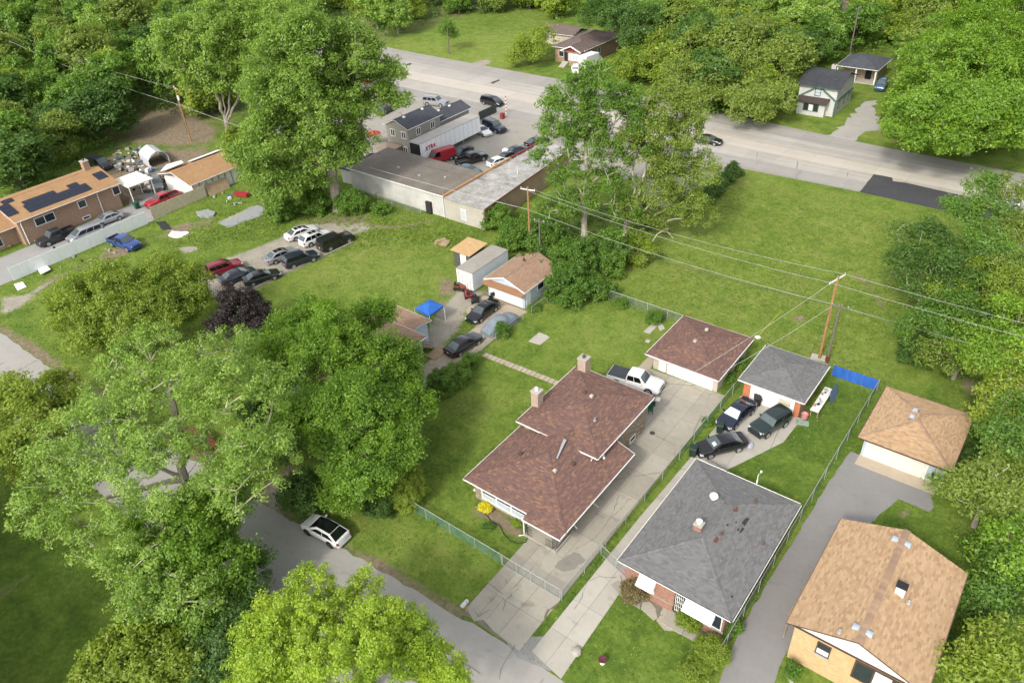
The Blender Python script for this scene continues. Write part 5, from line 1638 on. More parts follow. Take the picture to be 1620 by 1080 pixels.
# ================================================================== VEHICLES
M_tyre = mat("tyre_rubber", (0.02, 0.02, 0.02), 0.9)
M_rim = mat("alloy_rim", (0.42, 0.43, 0.44), 0.35, metal=0.7)
M_rimblack = mat("black_rim", (0.03, 0.03, 0.03), 0.4)
M_cglass = glass_mat("car_glass", (0.10, 0.125, 0.125), 0.06)
M_cdark = glass_mat("dark_car_glass", (0.008, 0.009, 0.010), 0.06)
M_shade = mat("windscreen_shade", (0.46, 0.55, 0.55), 0.4)
M_lamp = mat("headlamp", (0.55, 0.57, 0.58), 0.15, spec=0.7)
M_tail = mat("tail_lamp", (0.22, 0.012, 0.012), 0.2)
M_plast = mat("black_plastic", (0.03, 0.03, 0.032), 0.6)
M_plate = mat("number_plate", (0.55, 0.57, 0.60), 0.5)
M_chrome = mat("chrome_strip", (0.55, 0.55, 0.55), 0.25, metal=0.9)
PAINT = {
    "white": paint_mat("car_white", (0.68, 0.68, 0.67)), "black": paint_mat("car_black", (0.012, 0.012, 0.014), rough=0.2),
    "navy": paint_mat("car_navy", (0.014, 0.018, 0.035), rough=0.2), "charcoal": paint_mat("car_charcoal", (0.035, 0.038, 0.042), 0.3),
    "silver": paint_mat("car_silver", (0.40, 0.41, 0.43), 0.55), "red": paint_mat("car_red", (0.20, 0.012, 0.022)),
    "brightred": paint_mat("car_bright_red", (0.34, 0.02, 0.03)), "blue": paint_mat("car_blue", (0.02, 0.055, 0.20)),
    "steel": paint_mat("car_steel_blue", (0.03, 0.085, 0.15), 0.2), "green": paint_mat("car_dark_green", (0.018, 0.032, 0.032), 0.2),
    "grey": paint_mat("car_grey", (0.20, 0.20, 0.195), 0.4), "teal": paint_mat("car_teal", (0.10, 0.16, 0.17), 0.3), "beige": paint_mat("car_beige", (0.40, 0.36, 0.29)),
}
KINDS = {
    "sedan": dict(L=4.85, W=1.84, H=1.45, wr=0.33, ax=(1.42, -1.40), belt=0.94, cowl=0.96, nose=0.70, deck=1.00, rb=-1.95, rr=-1.05, fr=0.28, fb=1.18, nw=2, wrf=0.73),
    "coupe": dict(L=4.45, W=1.80, H=1.40, wr=0.34, ax=(1.34, -1.30), belt=0.92, cowl=0.94, nose=0.68, deck=0.98, rb=-2.05, rr=-1.20, fr=0.25, fb=1.15, nw=2, wrf=0.76),
    "suv": dict(L=4.85, W=1.92, H=1.76, wr=0.37, ax=(1.42, -1.42), belt=1.10, cowl=1.12, nose=0.92, deck=1.08, rb=-2.36, rr=-2.02, fr=0.30, fb=1.10, nw=3, wrf=0.80),
    "bigsuv": dict(L=5.3, W=2.02, H=1.92, wr=0.40, ax=(1.60, -1.50), belt=1.20, cowl=1.20, nose=1.05, deck=1.15, rb=-2.60, rr=-2.38, fr=0.35, fb=1.05, nw=3, wrf=0.84),
    "wagon": dict(L=4.75, W=1.84, H=1.68, wr=0.35, ax=(1.40, -1.38), belt=1.02, cowl=1.04, nose=0.82, deck=1.02, rb=-2.32, rr=-1.75, fr=0.34, fb=1.22, nw=3, wrf=0.77),
    "minivan": dict(L=5.1, W=1.98, H=1.75, wr=0.35, ax=(1.62, -1.42), belt=1.05, cowl=1.10, nose=0.80, deck=1.05, rb=-2.48, rr=-2.20, fr=0.72, fb=1.75, nw=3, wrf=0.80),
    "pickup": dict(L=5.7, W=1.98, H=1.84, wr=0.40, ax=(1.75, -1.75), belt=1.14, cowl=1.16, nose=1.00, deck=1.08, rb=-0.78, rr=-0.62, fr=0.70, fb=1.35, nw=2, wrf=0.80, bed=True),
    "van": dict(L=5.4, W=2.0, H=2.15, wr=0.38, ax=(1.80, -1.60), belt=1.20, cowl=1.22, nose=0.95, deck=1.20, rb=-2.66, rr=-2.60, fr=1.15, fb=1.95, nw=1, wrf=0.86),
    "jeep": dict(L=4.35, W=1.82, H=1.68, wr=0.37, ax=(1.30, -1.20), belt=1.08, cowl=1.08, nose=0.98, deck=1.06, rb=-2.12, rr=-1.98, fr=0.20, fb=0.70, nw=3, wrf=0.84),
}
CACHE = {}


def car_parts(kind):
    """meshes of one vehicle type, front towards +x: (name, mesh, material key, children)"""
    if kind in CACHE: return CACHE[kind]
    K = KINDS[kind]
    Ln, W, H, wr, belt, cowl, nose, deck = K["L"], K["W"] / 2, K["H"], K["wr"], K["belt"], K["cowl"], K["nose"], K["deck"]
    rb, rr, fr, fb = K["rb"], K["rr"], K["fr"], K["fb"]
    boxy = kind in ("jeep", "van", "pickup", "bigsuv")
    bed = K.get("bed")
    hl = Ln / 2
    rings = []
    xs = sorted(set([-hl, -hl * 0.985, -hl * 0.93, -hl * 0.80, -hl * 0.6, -0.3, rb, fb, (fb + hl) / 2, hl * 0.86, hl * 0.95, hl * 0.985, hl] + ([rb - 0.08] if bed else [])))
    for x in xs:
        t = x / hl
        e = max(0.0, (abs(t) - 0.80) / 0.20)
        w = W * (1 - (0.10 if boxy else 0.20) * e ** 2.4 - (0.05 if t > 0 else 0.02) * max(0, abs(t) - 0.5))
        zb = 0.22 + 0.16 * e
        if x >= fb: zt = cowl + (nose - cowl) * ((x - fb) / (hl - fb)) ** 1.25
        elif x <= rb: zt = 0.80 if bed else deck
        else: zt = belt
        if t > 0.97: zt = zt - (0.16 if boxy else 0.22) * (t - 0.97) / 0.03
        if t < -0.985: zt -= 0.10
        zs = zt - (0.05 if boxy else 0.10)
        half = [(0.0, zb), (w * 0.86, zb), (w * 0.965, zb + 0.14), (w, zb + 0.36 * (zs - zb)), (w * 0.995, zb + 0.7 * (zs - zb)), (w * 0.965, zs), (w * 0.86, zt), (w * 0.45, zt + 0.015)]
        ring = [(x, y, z) for y, z in half] + [(x, 0, zt + 0.02)] + [(x, -y, z) for y, z in half[:0:-1]]
        rings.append(ring)
    body = MB().loft(rings[::-1])
    wb, wt = W * 0.935, W * K["wrf"]
    crings = []
    zr_, zf_ = H - (0.02 if boxy else 0.06), H - 0.03
    for x, z, q in ((rb, belt if not bed else belt - 0.02, 0), (rr, zr_, 1), ((rr + fr) / 2, H, 1), (fr, zf_, 1), (fb, cowl, 0)):
        b0 = belt - 0.05
        hh = [(wb, b0), (wt if q else wb * 0.98, z - (0.07 if q else 0.0)), ((wt - 0.13) if q else wb * 0.9, z + (0 if q else 0.005)), ((wt - 0.4) if q else wb * 0.4, z + 0.012)]
        crings.append([(x, y, a) for y, a in hh] + [(x, -y, a) for y, a in hh[::-1]])
    body.loft(crings[::-1])
    if bed:
        for s in (1, -1): body.box(-hl * 0.98, rb, *sorted((s * W * 0.99, s * (W * 0.99 - 0.09))), 0.6, belt - 0.01)
        body.box(-hl, -hl * 0.98, -W * 0.97, W * 0.97, 0.5, belt - 0.02)
        body.box(rb - 0.05, rb + 0.0, -W * 0.93, W * 0.93, 0.5, belt - 0.02)
    bm_ = body.mesh("body", None, 38)
    fixnormals(bm_)
    parts = [("body", bm_, "paint", [])]

    def lerp(a, b, t): return a + (b - a) * t

    def pane(name, P, key="glass", off=0.014):
        P = [Vector(p) for p in P]
        n = (P[1] - P[0]).cross(P[2] - P[0]).normalized()
        c = sum(P, Vector()) / len(P)
        if n.dot(c - Vector((0.0, 0, 0.6))) < 0: n = -n; P = P[::-1]
        m = MB().add([p + n * off for p in P] + [p - n * 0.01 for p in P], [tuple(range(len(P)))] + [((i + 1) % len(P), i, len(P) + i, len(P) + (i + 1) % len(P)) for i in range(len(P))])
        parts.append((name, m.mesh(name), key, []))

    def ends(xa, za, xb_, zb_, t0, t1):
        a = (lerp(xa, xb_, t0), lerp(za, zb_, t0)); b = (lerp(xa, xb_, t1), lerp(za, zb_, t1))
        ya, yb = lerp(wb * 0.9, wt - 0.13, t0) * 0.97, lerp(wb * 0.9, wt - 0.13, t1) * 0.99
        return [(a[0], -ya, a[1]), (a[0], ya, a[1]), (b[0], yb, b[1]), (b[0], -yb, b[1])]
    pane("windshield", ends(fb, cowl + 0.005, fr, zf_, 0.06, 0.94))
    pane("rear_window", ends(rb, (belt if not bed else belt - 0.02) + 0.005, rr, zr_, 0.10 if not boxy else 0.3, 0.92))
    z0, z1 = belt + 0.03, H - 0.14
    bx0, bx1 = rb + (0.30 if not boxy else 0.14), fb - 0.34
    tx0, tx1 = rr + (0.10 if not boxy else 0.06), fr - 0.02
    if kind == "van": bx0 = bx1 - 1.2; tx0 = tx1 - 0.75
    ysd = lambda z: lerp(wb, wt, (z - (belt - 0.05)) / (H - 0.09 - (belt - 0.05)))
    n = K["nw"]
    for s in (1, -1):
        for k in range(n):
            a, b = k / n + 0.012 * (k > 0), (k + 1) / n - 0.022 * (k < n - 1)
            q = [(lerp(bx0, bx1, a), s * ysd(z0), z0), (lerp(bx0, bx1, b), s * ysd(z0), z0), (lerp(tx0, tx1, b), s * ysd(z1), z1), (lerp(tx0, tx1, a), s * ysd(z1), z1)]
            pane("side_window", q, "sideglass")
        parts.append(("headlight", MB().obox((hl * 0.915, s * W * 0.70, nose - 0.17), 0.34, 0.36, 0.15, rz=-s * 0.42).mesh("headlight"), "lamp", []))
        parts.append(("taillight", MB().obox((-hl * 0.965, s * W * 0.76, deck - 0.32 if not bed else 0.72), 0.16, 0.26, 0.22 if not bed else 0.36, rz=s * 0.25).mesh("taillight"), "tail", []))
        parts.append(("mirror", MB().obox((fb - 0.42, s * (W + 0.06), belt - 0.02), 0.12, 0.2, 0.15).mesh("mirror"), "paint", []))
        for x in K["ax"]:
            arch = MB().lathe([(wr + 0.065, 0.0), (wr + 0.065, 0.012)], (x, s * (W + 0.001) - (0.006), wr + 0.03), 16, 'y')
            parts.append(("wheel_arch", arch.mesh("wheel_arch"), "plast", []))
            ty = MB().lathe([(wr * 0.55, -0.12), (wr * 0.94, -0.11), (wr, -0.07), (wr, 0.07), (wr * 0.94, 0.11), (wr * 0.55, 0.12)], (x, s * (W - 0.085), wr), 18, 'y')
            rim = MB().lathe([(wr * 0.70, 0.0), (wr * 0.66, 0.012), (wr * 0.2, 0.006)], (x, s * (W + 0.038) - (0.0 if s > 0 else 0.012), wr), 14, 'y')
            for q in range(5):
                t = 2 * math.pi * q / 5
                rim.obox((x + math.cos(t) * wr * 0.36, s * (W + 0.046), wr + math.sin(t) * wr * 0.36 - 0.0), 0.05, 0.012, 0.03)
            parts.append(("wheel", ty.mesh("wheel", None, 40), "tyre", [("rim", rim.mesh("rim"), "rim")]))
    parts.append(("license_plate", MB().box(-hl - 0.012, -hl + 0.02, -0.16, 0.16, 0.62 if not bed else 0.55, 0.74 if not bed else 0.67).mesh("license_plate"), "plate", []))
    gz = nose - 0.30
    parts.append(("grille", MB().box(hl * 0.97, hl + 0.012, -W * 0.48, W * 0.48, gz - 0.04, gz + (0.18 if boxy else 0.11)).mesh("grille"), "plast", []))
    parts.append(("bumper", MB().box(hl * 0.90, hl + 0.03, -W * 0.80, W * 0.80, 0.30, 0.42).mesh("bumper"), "bumper", []))
    parts.append(("bumper", MB().box(-hl - 0.03, -hl * 0.92, -W * 0.82, W * 0.82, 0.30, 0.44).mesh("bumper"), "bumper", []))
    if bed:
        parts.append(("bed_liner", MB().box(-hl * 0.975, rb - 0.06, -W * 0.87, W * 0.87, 0.815, 0.835).mesh("bed_liner"), "plast", []))
    if kind in ("suv", "bigsuv", "jeep", "wagon"):
        rk = MB()
        for s in (1, -1): rk.tube([(rr + 0.1, s * (wt - 0.1), H - 0.03), (rr + 0.15, s * (wt - 0.1), H + 0.05), (fr - 0.2, s * (wt - 0.1), H + 0.05), (fr - 0.1, s * (wt - 0.1), H - 0.02)], 0.02, 4)
        parts.append(("roof_rack", rk.mesh("roof_rack"), "plast", []))
    CACHE[kind] = parts
    return parts


def car(kind, paint, rear, front, label, cat="car", dark=False, sunshade=False, rim=None, extra=None, group=None, name=None, z=0.7, ground=0.0, skip=()):
    a, b = Vector(G(*rear, z)), Vector(G(*front, z))
    c = (a + b) / 2
    ang = math.atan2(b.y - a.y, b.x - a.x)
    t = thing(name or {"pickup": "pickup_truck", "van": "parked_van", "minivan": "minivan"}.get(kind, "parked_car"), label, cat, (c.x, c.y, ground), ang, group)
    keys = dict(paint=PAINT[paint], glass=M_cdark if dark else M_cglass, sideglass=M_cdark, lamp=M_lamp, tail=M_tail, tyre=M_tyre,
                rim=rim or M_rim, plast=M_plast, plate=M_plate, bumper=PAINT[paint] if kind not in ("jeep", "pickup") else M_plast)
    for nm, me, k, ch in car_parts(kind):
        if nm in skip: continue
        if len(me.materials) == 0: me.materials.append(M_plast)
        o = link(nm, me, t)
        o.material_slots[0].link = 'OBJECT'
        o.material_slots[0].material = M_shade if (sunshade and nm == "windshield") else keys[k]
        for n2, m2, k2 in ch:
            if len(m2.materials) == 0: m2.materials.append(M_plast)
            o2 = link(n2, m2, o)
            o2.material_slots[0].link = 'OBJECT'
            o2.material_slots[0].material = keys[k2]
    K = KINDS[kind]
    ORG[t.name] = (0, 0, 0)

    def add(nm, mb, m):
        o = link(nm, mb.mesh(nm, m), t)
        return o
    if extra == "glassroof":
        add("glass_roof", MB().solid([(K["rr"] - 0.05, -0.56, K["H"] - 0.01), (K["fr"], -0.56, K["H"] + 0.0), (K["fr"], 0.56, K["H"] + 0.0), (K["rr"] - 0.05, 0.56, K["H"] - 0.01)][::1], 0.03), M_cdark).location = (0, 0, 0.025)
    if extra == "sunroof":
        add("sunroof", MB().box(-0.35, 0.2, -0.38, 0.38, K["H"] - 0.02, K["H"] + 0.022), M_cdark)
        add("sunroof", MB().box(-0.95, -0.42, -0.38, 0.38, K["H"] - 0.03, K["H"] + 0.02), M_cdark)
    if extra == "tonneau":
        add("bed_cover", MB().box(-K["L"] / 2 * 0.975, K["rb"] - 0.02, -K["W"] / 2 * 0.93, K["W"] / 2 * 0.93, 1.09, 1.18), mat("vinyl_cover", (0.045, 0.05, 0.06), 0.6))
    if extra == "cap":
        add("bed_cap", MB().loft([[(-2.8, -0.9, 1.12), (-0.75, -0.9, 1.12), (-0.75, 0.9, 1.12), (-2.8, 0.9, 1.12)], [(-2.7, -0.75, 1.8), (-0.8, -0.75, 1.8), (-0.8, 0.75, 1.8), (-2.7, 0.75, 1.8)]]), PAINT[paint])
    if extra == "paper":
        add("paper_sheet", MB().solid([(0.72, 0.05, 1.24), (0.98, 0.05, 1.08), (0.98, 0.5, 1.08), (0.72, 0.5, 1.24)][::-1], 0.01), M_white).location = (0, 0, 0.06)
    return t


gl = "cars in the gravel lot"
car("coupe", "white", (541, 851), (488, 822), "white coupe with black glass roof parked on the street", dark=True, rim=M_rimblack, extra="glassroof")
car("pickup", "white", (968, 590), (1044, 612), "white pickup truck with covered bed behind the stone house", "pickup truck", extra="tonneau")
car("sedan", "navy", (1187, 634), (1143, 672), "dark navy sedan with pale windscreen shade beside the green fence", sunshade=True)
car("jeep", "green", (1243, 653), (1193, 683), "old dark green jeep before the brick-piered garage", "SUV")
car("sedan", "black", (1174, 694), (1106, 710), "black sedan slantwise on the drive, nose at a green bin", extra="paper")
car("sedan", "black", (779, 479), (747, 503), "black sedan with chrome grille parked outside the blue garage")
car("sedan", "black", (716, 553), (751, 532), "black sedan on the sandy drive by the pale blue house", dark=False)
car("sedan", "white", (459, 373), (493, 360), "white sedan at the back of the gravel lot", extra="sunroof", group=gl)
car("wagon", "white", (481, 383), (516, 368), "white crossover between white sedan and black SUV in gravel lot", "SUV", extra="sunroof", group=gl)
car("bigsuv", "black", (508, 391), (553, 372), "big black SUV on the grass side of the white crossover", "SUV", dark=True, group=gl)
car("sedan", "silver", (427, 409), (462, 395), "silver sedan in the middle of the gravel lot", extra="sunroof", group=gl)
car("suv", "navy", (455, 416), (496, 402), "dark blue SUV between silver sedan and lawn edge", "SUV", group=gl)
car("sedan", "black", (388, 444), (439, 429), "glossy black sedan nearest the lawn in the gravel lot", group=gl)
car("suv", "red", (330, 431), (378, 415), "dark red SUV at the far left of the gravel lot", "SUV", dark=True, group=gl)
car("sedan", "navy", (354, 442), (398, 426), "navy sedan between dark red SUV and black sedan", group=gl)
car("pickup", "blue", (174, 376), (220, 391), "blue pickup truck on the grass outside the white fence", "pickup truck")
car("pickup", "charcoal", (120, 361), (58, 386), "charcoal pickup truck beside the long brick house", "pickup truck")
car("minivan", "silver", (159, 360), (110, 379), "silver minivan along the inside of the white fence", "minivan")
car("sedan", "silver", (193, 336), (146, 354), "pale silver sedan with dark roof at the drive's far end")
car("pickup", "brightred", (283, 306), (233, 325), "bright red pickup truck behind the wooden fence", "pickup truck")
car("suv", "grey", (247, 282), (250, 299), "dusty grey car among the junk behind the red pickup", group=None)
car("van", "charcoal", (143, 255), (172, 265), "dark wrecked van among the junk behind the brick house", "van")
lot = "vehicles in the yard behind the warehouse"
car("bigsuv", "silver", (674, 160), (705, 163), "silver SUV behind the two-storey house by the road", "SUV", group=lot)
car("minivan", "black", (763, 157), (794, 164), "black minivan standing at the edge of the wide road", "minivan", group=None)
car("bigsuv", "navy", (766, 195), (798, 207), "dark blue SUV beyond the end of the long trailer", "SUV", group=lot)
car("sedan", "white", (748, 199), (777, 213), "white sedan half hidden behind the long trailer", group=lot)
car("sedan", "black", (745, 233), (715, 248), "black sedan beside the long trailer in the yard", group=lot)
car("pickup", "black", (724, 258), (768, 244), "black pickup truck beside the red van in the yard", "pickup truck", group=lot)
car("van", "brightred", (717, 243), (676, 255), "bright red van below the lettered trailer", "van", group=lot)
car("coupe", "teal", (731, 266), (752, 270), "grey-green car whose roof shows above the warehouse edge", group=lot)
car("coupe", "white", (778, 258), (800, 250), "white car half hidden behind the warehouse roof edge", group=lot)
car("sedan", "charcoal", (806, 241), (829, 233), "dark grey car beyond the patched roof's red trim", group=lot)
car("sedan", "black", (838, 227), (861, 219), "black car at the right end of the yard behind trees", group=lot)
car("coupe", "navy", (795, 250), (812, 241), "dark blue car between white car and patched roof", group=lot)
car("suv", "white", (910, 113), (913, 104), "white SUV on the drive of the far brick house", "SUV")
car("sedan", "black", (922, 124), (925, 115), "dark car behind the white SUV by the far house")
car("sedan", "black", (1100, 217), (1142, 224), "black car driving on the wide road behind the trees")
car("suv", "steel", (1399, 128), (1390, 142), "blue SUV on the grass by the low ranch house", "SUV")
car("suv", "silver", (1570, 315), (1612, 322), "pale SUV on the road behind the trees at the right edge", "SUV")
car("sedan", "red", (300, 690), (322, 702), "red car glimpsed on the street under the big cottonwood")
for i, (r_, f_, k, p, lb) in enumerate((((545, 150), (575, 143), "van", "white", "white van under the tall cottonwood by the road"), ((560, 168), (590, 160), "suv", "silver", "silver SUV behind the cottonwood branches"),
                                        ((548, 182), (575, 178), "sedan", "navy", "dark sedan in the shade of the tall cottonwood"), ((600, 178), (620, 168), "sedan", "charcoal", "dark grey sedan left of the two-storey house"))):
    car(k, p, r_, f_, lb, "van" if k == "van" else "car", group=lot)
# white box truck by the far house
bt = thing("box_truck", "white box truck beside the far brick house", "truck", (*G(936, 108), 0), 1.45)
ORG[bt.name] = (0, 0, 0)
link("cargo_box", MB().box(-3.2, 1.2, -1.15, 1.15, 0.9, 3.3).mesh("cargo_box", PAINT["white"]), bt)
link("cab", MB().loft([[(1.25, -1, 0.5), (3.0, -1, 0.5), (3.0, 1, 0.5), (1.25, 1, 0.5)], [(1.25, -1, 1.4), (2.95, -1, 1.3), (2.95, 1, 1.3), (1.25, 1, 1.4)], [(1.3, -0.9, 2.3), (2.2, -0.85, 2.3), (2.2, 0.85, 2.3), (1.3, 0.9, 2.3)]]).mesh("cab", PAINT["white"]), bt)
link("windshield", MB().solid([(2.93, -0.8, 1.40), (2.93, 0.8, 1.40), (2.26, 0.75, 2.22), (2.26, -0.75, 2.22)], 0.02).mesh("windshield", M_cdark), bt).location = (0.03, 0, 0.03)
for x in (-2.0, 2.2):
    for s in (1, -1): link("wheel", MB().lathe([(0.3, -0.12), (0.45, -0.1), (0.45, 0.1), (0.3, 0.12)], (x, s * 0.95, 0.45), 14, 'y').mesh("wheel", M_tyre), bt)

# car under a grey cover: one draped shell
cp = MB()
rg = []
for t in np.linspace(-1, 1, 25):
    x = t * 2.45
    top = 0.62 + 0.40 * max(0, 1 - abs(t) ** 6) + 0.46 * math.exp(-((t + 0.08) / 0.42) ** 4)
    w = 0.98 * (1 - 0.22 * abs(t) ** 5)
    ring = []
    for k in range(15):
        a = math.pi * k / 14
        wig = 1 + 0.025 * math.sin(k * 3.1 + t * 11) + 0.02 * math.sin(t * 23 + k)
        y = math.copysign(abs(math.cos(a)) ** 0.55, math.cos(a)) * w * wig
        z = 0.04 + (abs(math.sin(a)) ** 0.62) * (top - 0.04) * (1 + 0.01 * math.sin(t * 17 + k * 2))
        ring.append((x, y, z))
    rg.append(ring)
cp.loft(rg, close=False, cap=False)
cp.add(rg[0], [tuple(range(15))]); cp.add(rg[-1], [tuple(range(15))[::-1]])
a, b = Vector(G(768, 524, 0.6)), Vector(G(812, 497, 0.6))
me = cp.mesh("covered_car", mat("car_cover_cloth", [(0.13, 0.155, 0.175), (0.18, 0.21, 0.235), (0.23, 0.265, 0.29)], 0.7, scale=1.5), 60)
fixnormals(me)
cc = thing("covered_car", "car under a fitted grey-blue cloth cover beside the wire fence", "car", ((a.x + b.x) / 2, (a.y + b.y) / 2, 0), math.atan2(b.y - a.y, b.x - a.x))
ORG[cc.name] = (0, 0, 0)
link("cloth_cover", me, cc)
for x in (-1.4, 1.4):
    for s in (1, -1): link("wheel", MB().lathe([(0.2, -0.1), (0.32, -0.1), (0.32, 0.1), (0.2, 0.1)], (x, s * 0.78, 0.32), 14, 'y').mesh("wheel", M_tyre), cc)
# ================================================================== FENCES, POLES, WIRES, SMALL THINGS
M_net_green = mesh_fabric_mat("green_wire_net", (0.12, 0.24, 0.18), 0.85)
M_net_grey = mesh_fabric_mat("grey_wire_net", (0.17, 0.195, 0.185), 0.55)
M_post = mat("fence_post_steel", (0.40, 0.42, 0.41), 0.5, metal=0.3)


def chain_fence(name, pts, h, net, label, cat="fence", step=2.9, gate=False):
    f = thing(name, label, cat, (*pts[0], 0))
    for i in range(len(pts) - 1):
        a, b = Vector(pts[i]), Vector(pts[i + 1])
        n = max(1, round((b - a).length / step))
        for k in range(n):
            p, q = a.lerp(b, k / n), a.lerp(b, (k + 1) / n)
            MB().tube([(p.x, p.y, -0.1), (p.x, p.y, h + 0.05)], 0.032, 6).build("post", M_post, f)
            MB().tube([(p.x, p.y, h), (q.x, q.y, h)], 0.024, 5).build("top_rail", M_post, f)
            d = (q - p).normalized() * 0.035
            w = MB().add([(p.x + d.x, p.y + d.y, 0.04), (q.x - d.x, q.y - d.y, 0.04), (q.x - d.x, q.y - d.y, h - 0.02), (p.x + d.x, p.y + d.y, h - 0.02)], [(0, 1, 2, 3)])
            w.build("wire_net", net, f)
            if gate: MB().tube([(p.x, p.y, 0.08), (q.x, q.y, 0.08)], 0.02, 5).build("bottom_rail", M_post, f)
        if i == len(pts) - 2: MB().tube([(b.x, b.y, -0.1), (b.x, b.y, h + 0.05)], 0.032, 6).build("post", M_post, f)
    return f


chain_fence("wire_fence", [(-37.6, 29.4), (-26.6, 29.4)], 1.25, M_net_green, "green wire fence across the stone house's front lawn")
chain_fence("wire_gate", [(-26.5, 29.4), (-23.7, 29.4), (-20.9, 29.4)], 1.2, M_net_grey, "double wire gate across the stone house's driveway", "gate", 1.4, True)
chain_fence("wire_fence", [(-20.75, 29.4), (-20.45, 48.0)], 1.25, M_net_grey, "grey wire fence between the two concrete driveways")
chain_fence("wire_fence", [(-20.45, 48.05), (-20.35, 68.0)], 1.25, M_net_green, "green wire fence between the two garages")
chain_fence("wire_gate", [(-20.6, 34.8), (-18.9, 34.3), (-17.55, 33.9)], 1.2, M_net_grey, "wire gate with small sign beside the brick house", "gate", 1.7, True)
sg = single("warning_sign", MB().box(-18.15, -17.75, 33.86, 33.89, 0.7, 0.98), mat("red_sign", [(0.30, 0.05, 0.05), (0.42, 0.30, 0.28)], fine=30), "small red and white sign on the wire gate", "sign", (-17.95, 33.87, 0.7))
chain_fence("wire_fence", [(-8.85, 68.0), (-8.95, 50.0), (-9.0, 33.0), (-9.05, 30.8)], 1.5, M_net_grey, "tall grey wire fence beside the asphalt driveway")
chain_fence("wire_fence", [(-40.2, 68.0), (-29.6, 67.9)], 1.3, M_net_grey, "wire fence at the back of the stone house's lawn")
chain_fence("wire_fence", [(-46.2, 58.6), (-46.3, 51.0), (-46.3, 48.0)], 1.0, M_net_grey, "sagging wire fence beside the covered car")
chain_fence("wire_fence", [(-46.0, 70.0), (-46.1, 60.2)], 1.0, M_net_grey, "wire fence along the side of the blue garage")
chain_fence("wire_fence", [(-91.5, 73.2), (-76.0, 72.9)], 1.1, M_net_grey, "low wire fence before the warehouse wall")
chain_fence("yard_gate", [(-76.5, 108.6), (-74.0, 107.0), (-71.5, 105.6)], 2.0, M_net_grey, "tall wire gate standing open in the yard", "gate", 1.6, True)
# tarpaulin fence
tf = thing("tarp_fence", "bright blue tarpaulin stretched along a wire fence", "fence", (-13.3, 67.8, 0))
rr_ = random.Random(5)
M_tarp = mat("blue_tarp", [(0.02, 0.075, 0.30), (0.03, 0.11, 0.40), (0.05, 0.15, 0.46)], 0.5, scale=1.5, contrast=0.8)
for k in range(3):
    xa, xb = -13.3 + k * 1.47, -13.3 + (k + 1) * 1.47 - 0.02
    n = 10
    vs, fs = [], []
    for i in range(n + 1):
        x = xa + (xb - xa) * i / n
        for j in range(5):
            vs.append((x, 67.8 + 0.03 * math.sin(i * 1.1 + j * 0.7) + rr_.uniform(-0.008, 0.008), 0.1 + 0.33 * j + 0.03 * math.sin(i + k)))
    for i in range(n):
        for j in range(4): fs.append((i * 5 + j, (i + 1) * 5 + j, (i + 1) * 5 + j + 1, i * 5 + j + 1))
    MB().add(vs, fs).build("tarp_panel", M_tarp, tf)
for k in range(4): MB().tube([(-13.3 + k * 1.47, 67.88, 0), (-13.3 + k * 1.47, 67.88, 1.5)], 0.03, 5).build("post", M_post, tf)
# solid white and wooden fences at the left
wf = thing("panel_fence", "long white solid panel fence beside the brick house drive", "fence", (-110.2, 28, 0))
M_pan = mat("grey_white_panel", [(0.60, 0.62, 0.63), (0.70, 0.72, 0.725), (0.75, 0.77, 0.77)], 0.6)
for k in range(9):
    y = 28.2 + k * 2.24
    MB().box(-110.25, -110.19, y, y + 2.22, 0.05, 2.0 + rr_.uniform(-0.03, 0.03)).build("panel", M_pan, wf)
    MB().box(-110.40, -110.252, y - 0.03, y + 0.07, 0, 2.1).build("post", M_steel, wf)
wf = thing("board_fence", "weathered tan board fence behind which a red pickup stands", "fence", (-110.7, 49.4, 0))
M_board = mat("tan_board", [(0.36, 0.31, 0.22), (0.46, 0.40, 0.29), (0.54, 0.48, 0.37)], 0.8)
for k in range(22):
    y = 49.6 + k * 0.44
    MB().box(-110.9, -110.85, y, y + 0.42, 0.05, 2.0 + rr_.uniform(-0.06, 0.03)).build("board", M_board, wf)
for k in range(5): MB().box(-111.02, -110.902, 49.7 + k * 2.3, 49.8 + k * 2.3, 0, 2.0).build("post", M_wood, wf)
single("plywood_sheet", MB().solid([(-110.6, 59.6, 0.0), (-110.6, 63.6, 0.0), (-111.3, 63.6, 1.7), (-111.3, 59.6, 1.7)], 0.05), M_wood, "brown plywood sheet leaning at the rundown garage", "board", (-110.8, 61.5, 0))

M_pole_new = mat("new_pole_wood", [(0.22, 0.115, 0.05), (0.30, 0.16, 0.07), (0.36, 0.21, 0.10)], 0.85, scale=3)
M_pole_old = mat("old_pole_wood", [(0.09, 0.075, 0.06), (0.14, 0.12, 0.10), (0.19, 0.165, 0.14)], 0.9, scale=3)
M_wire = mat("bare_wire", (0.36, 0.37, 0.35), 0.5)
M_wire_d = mat("black_cable", (0.05, 0.05, 0.05), 0.6)


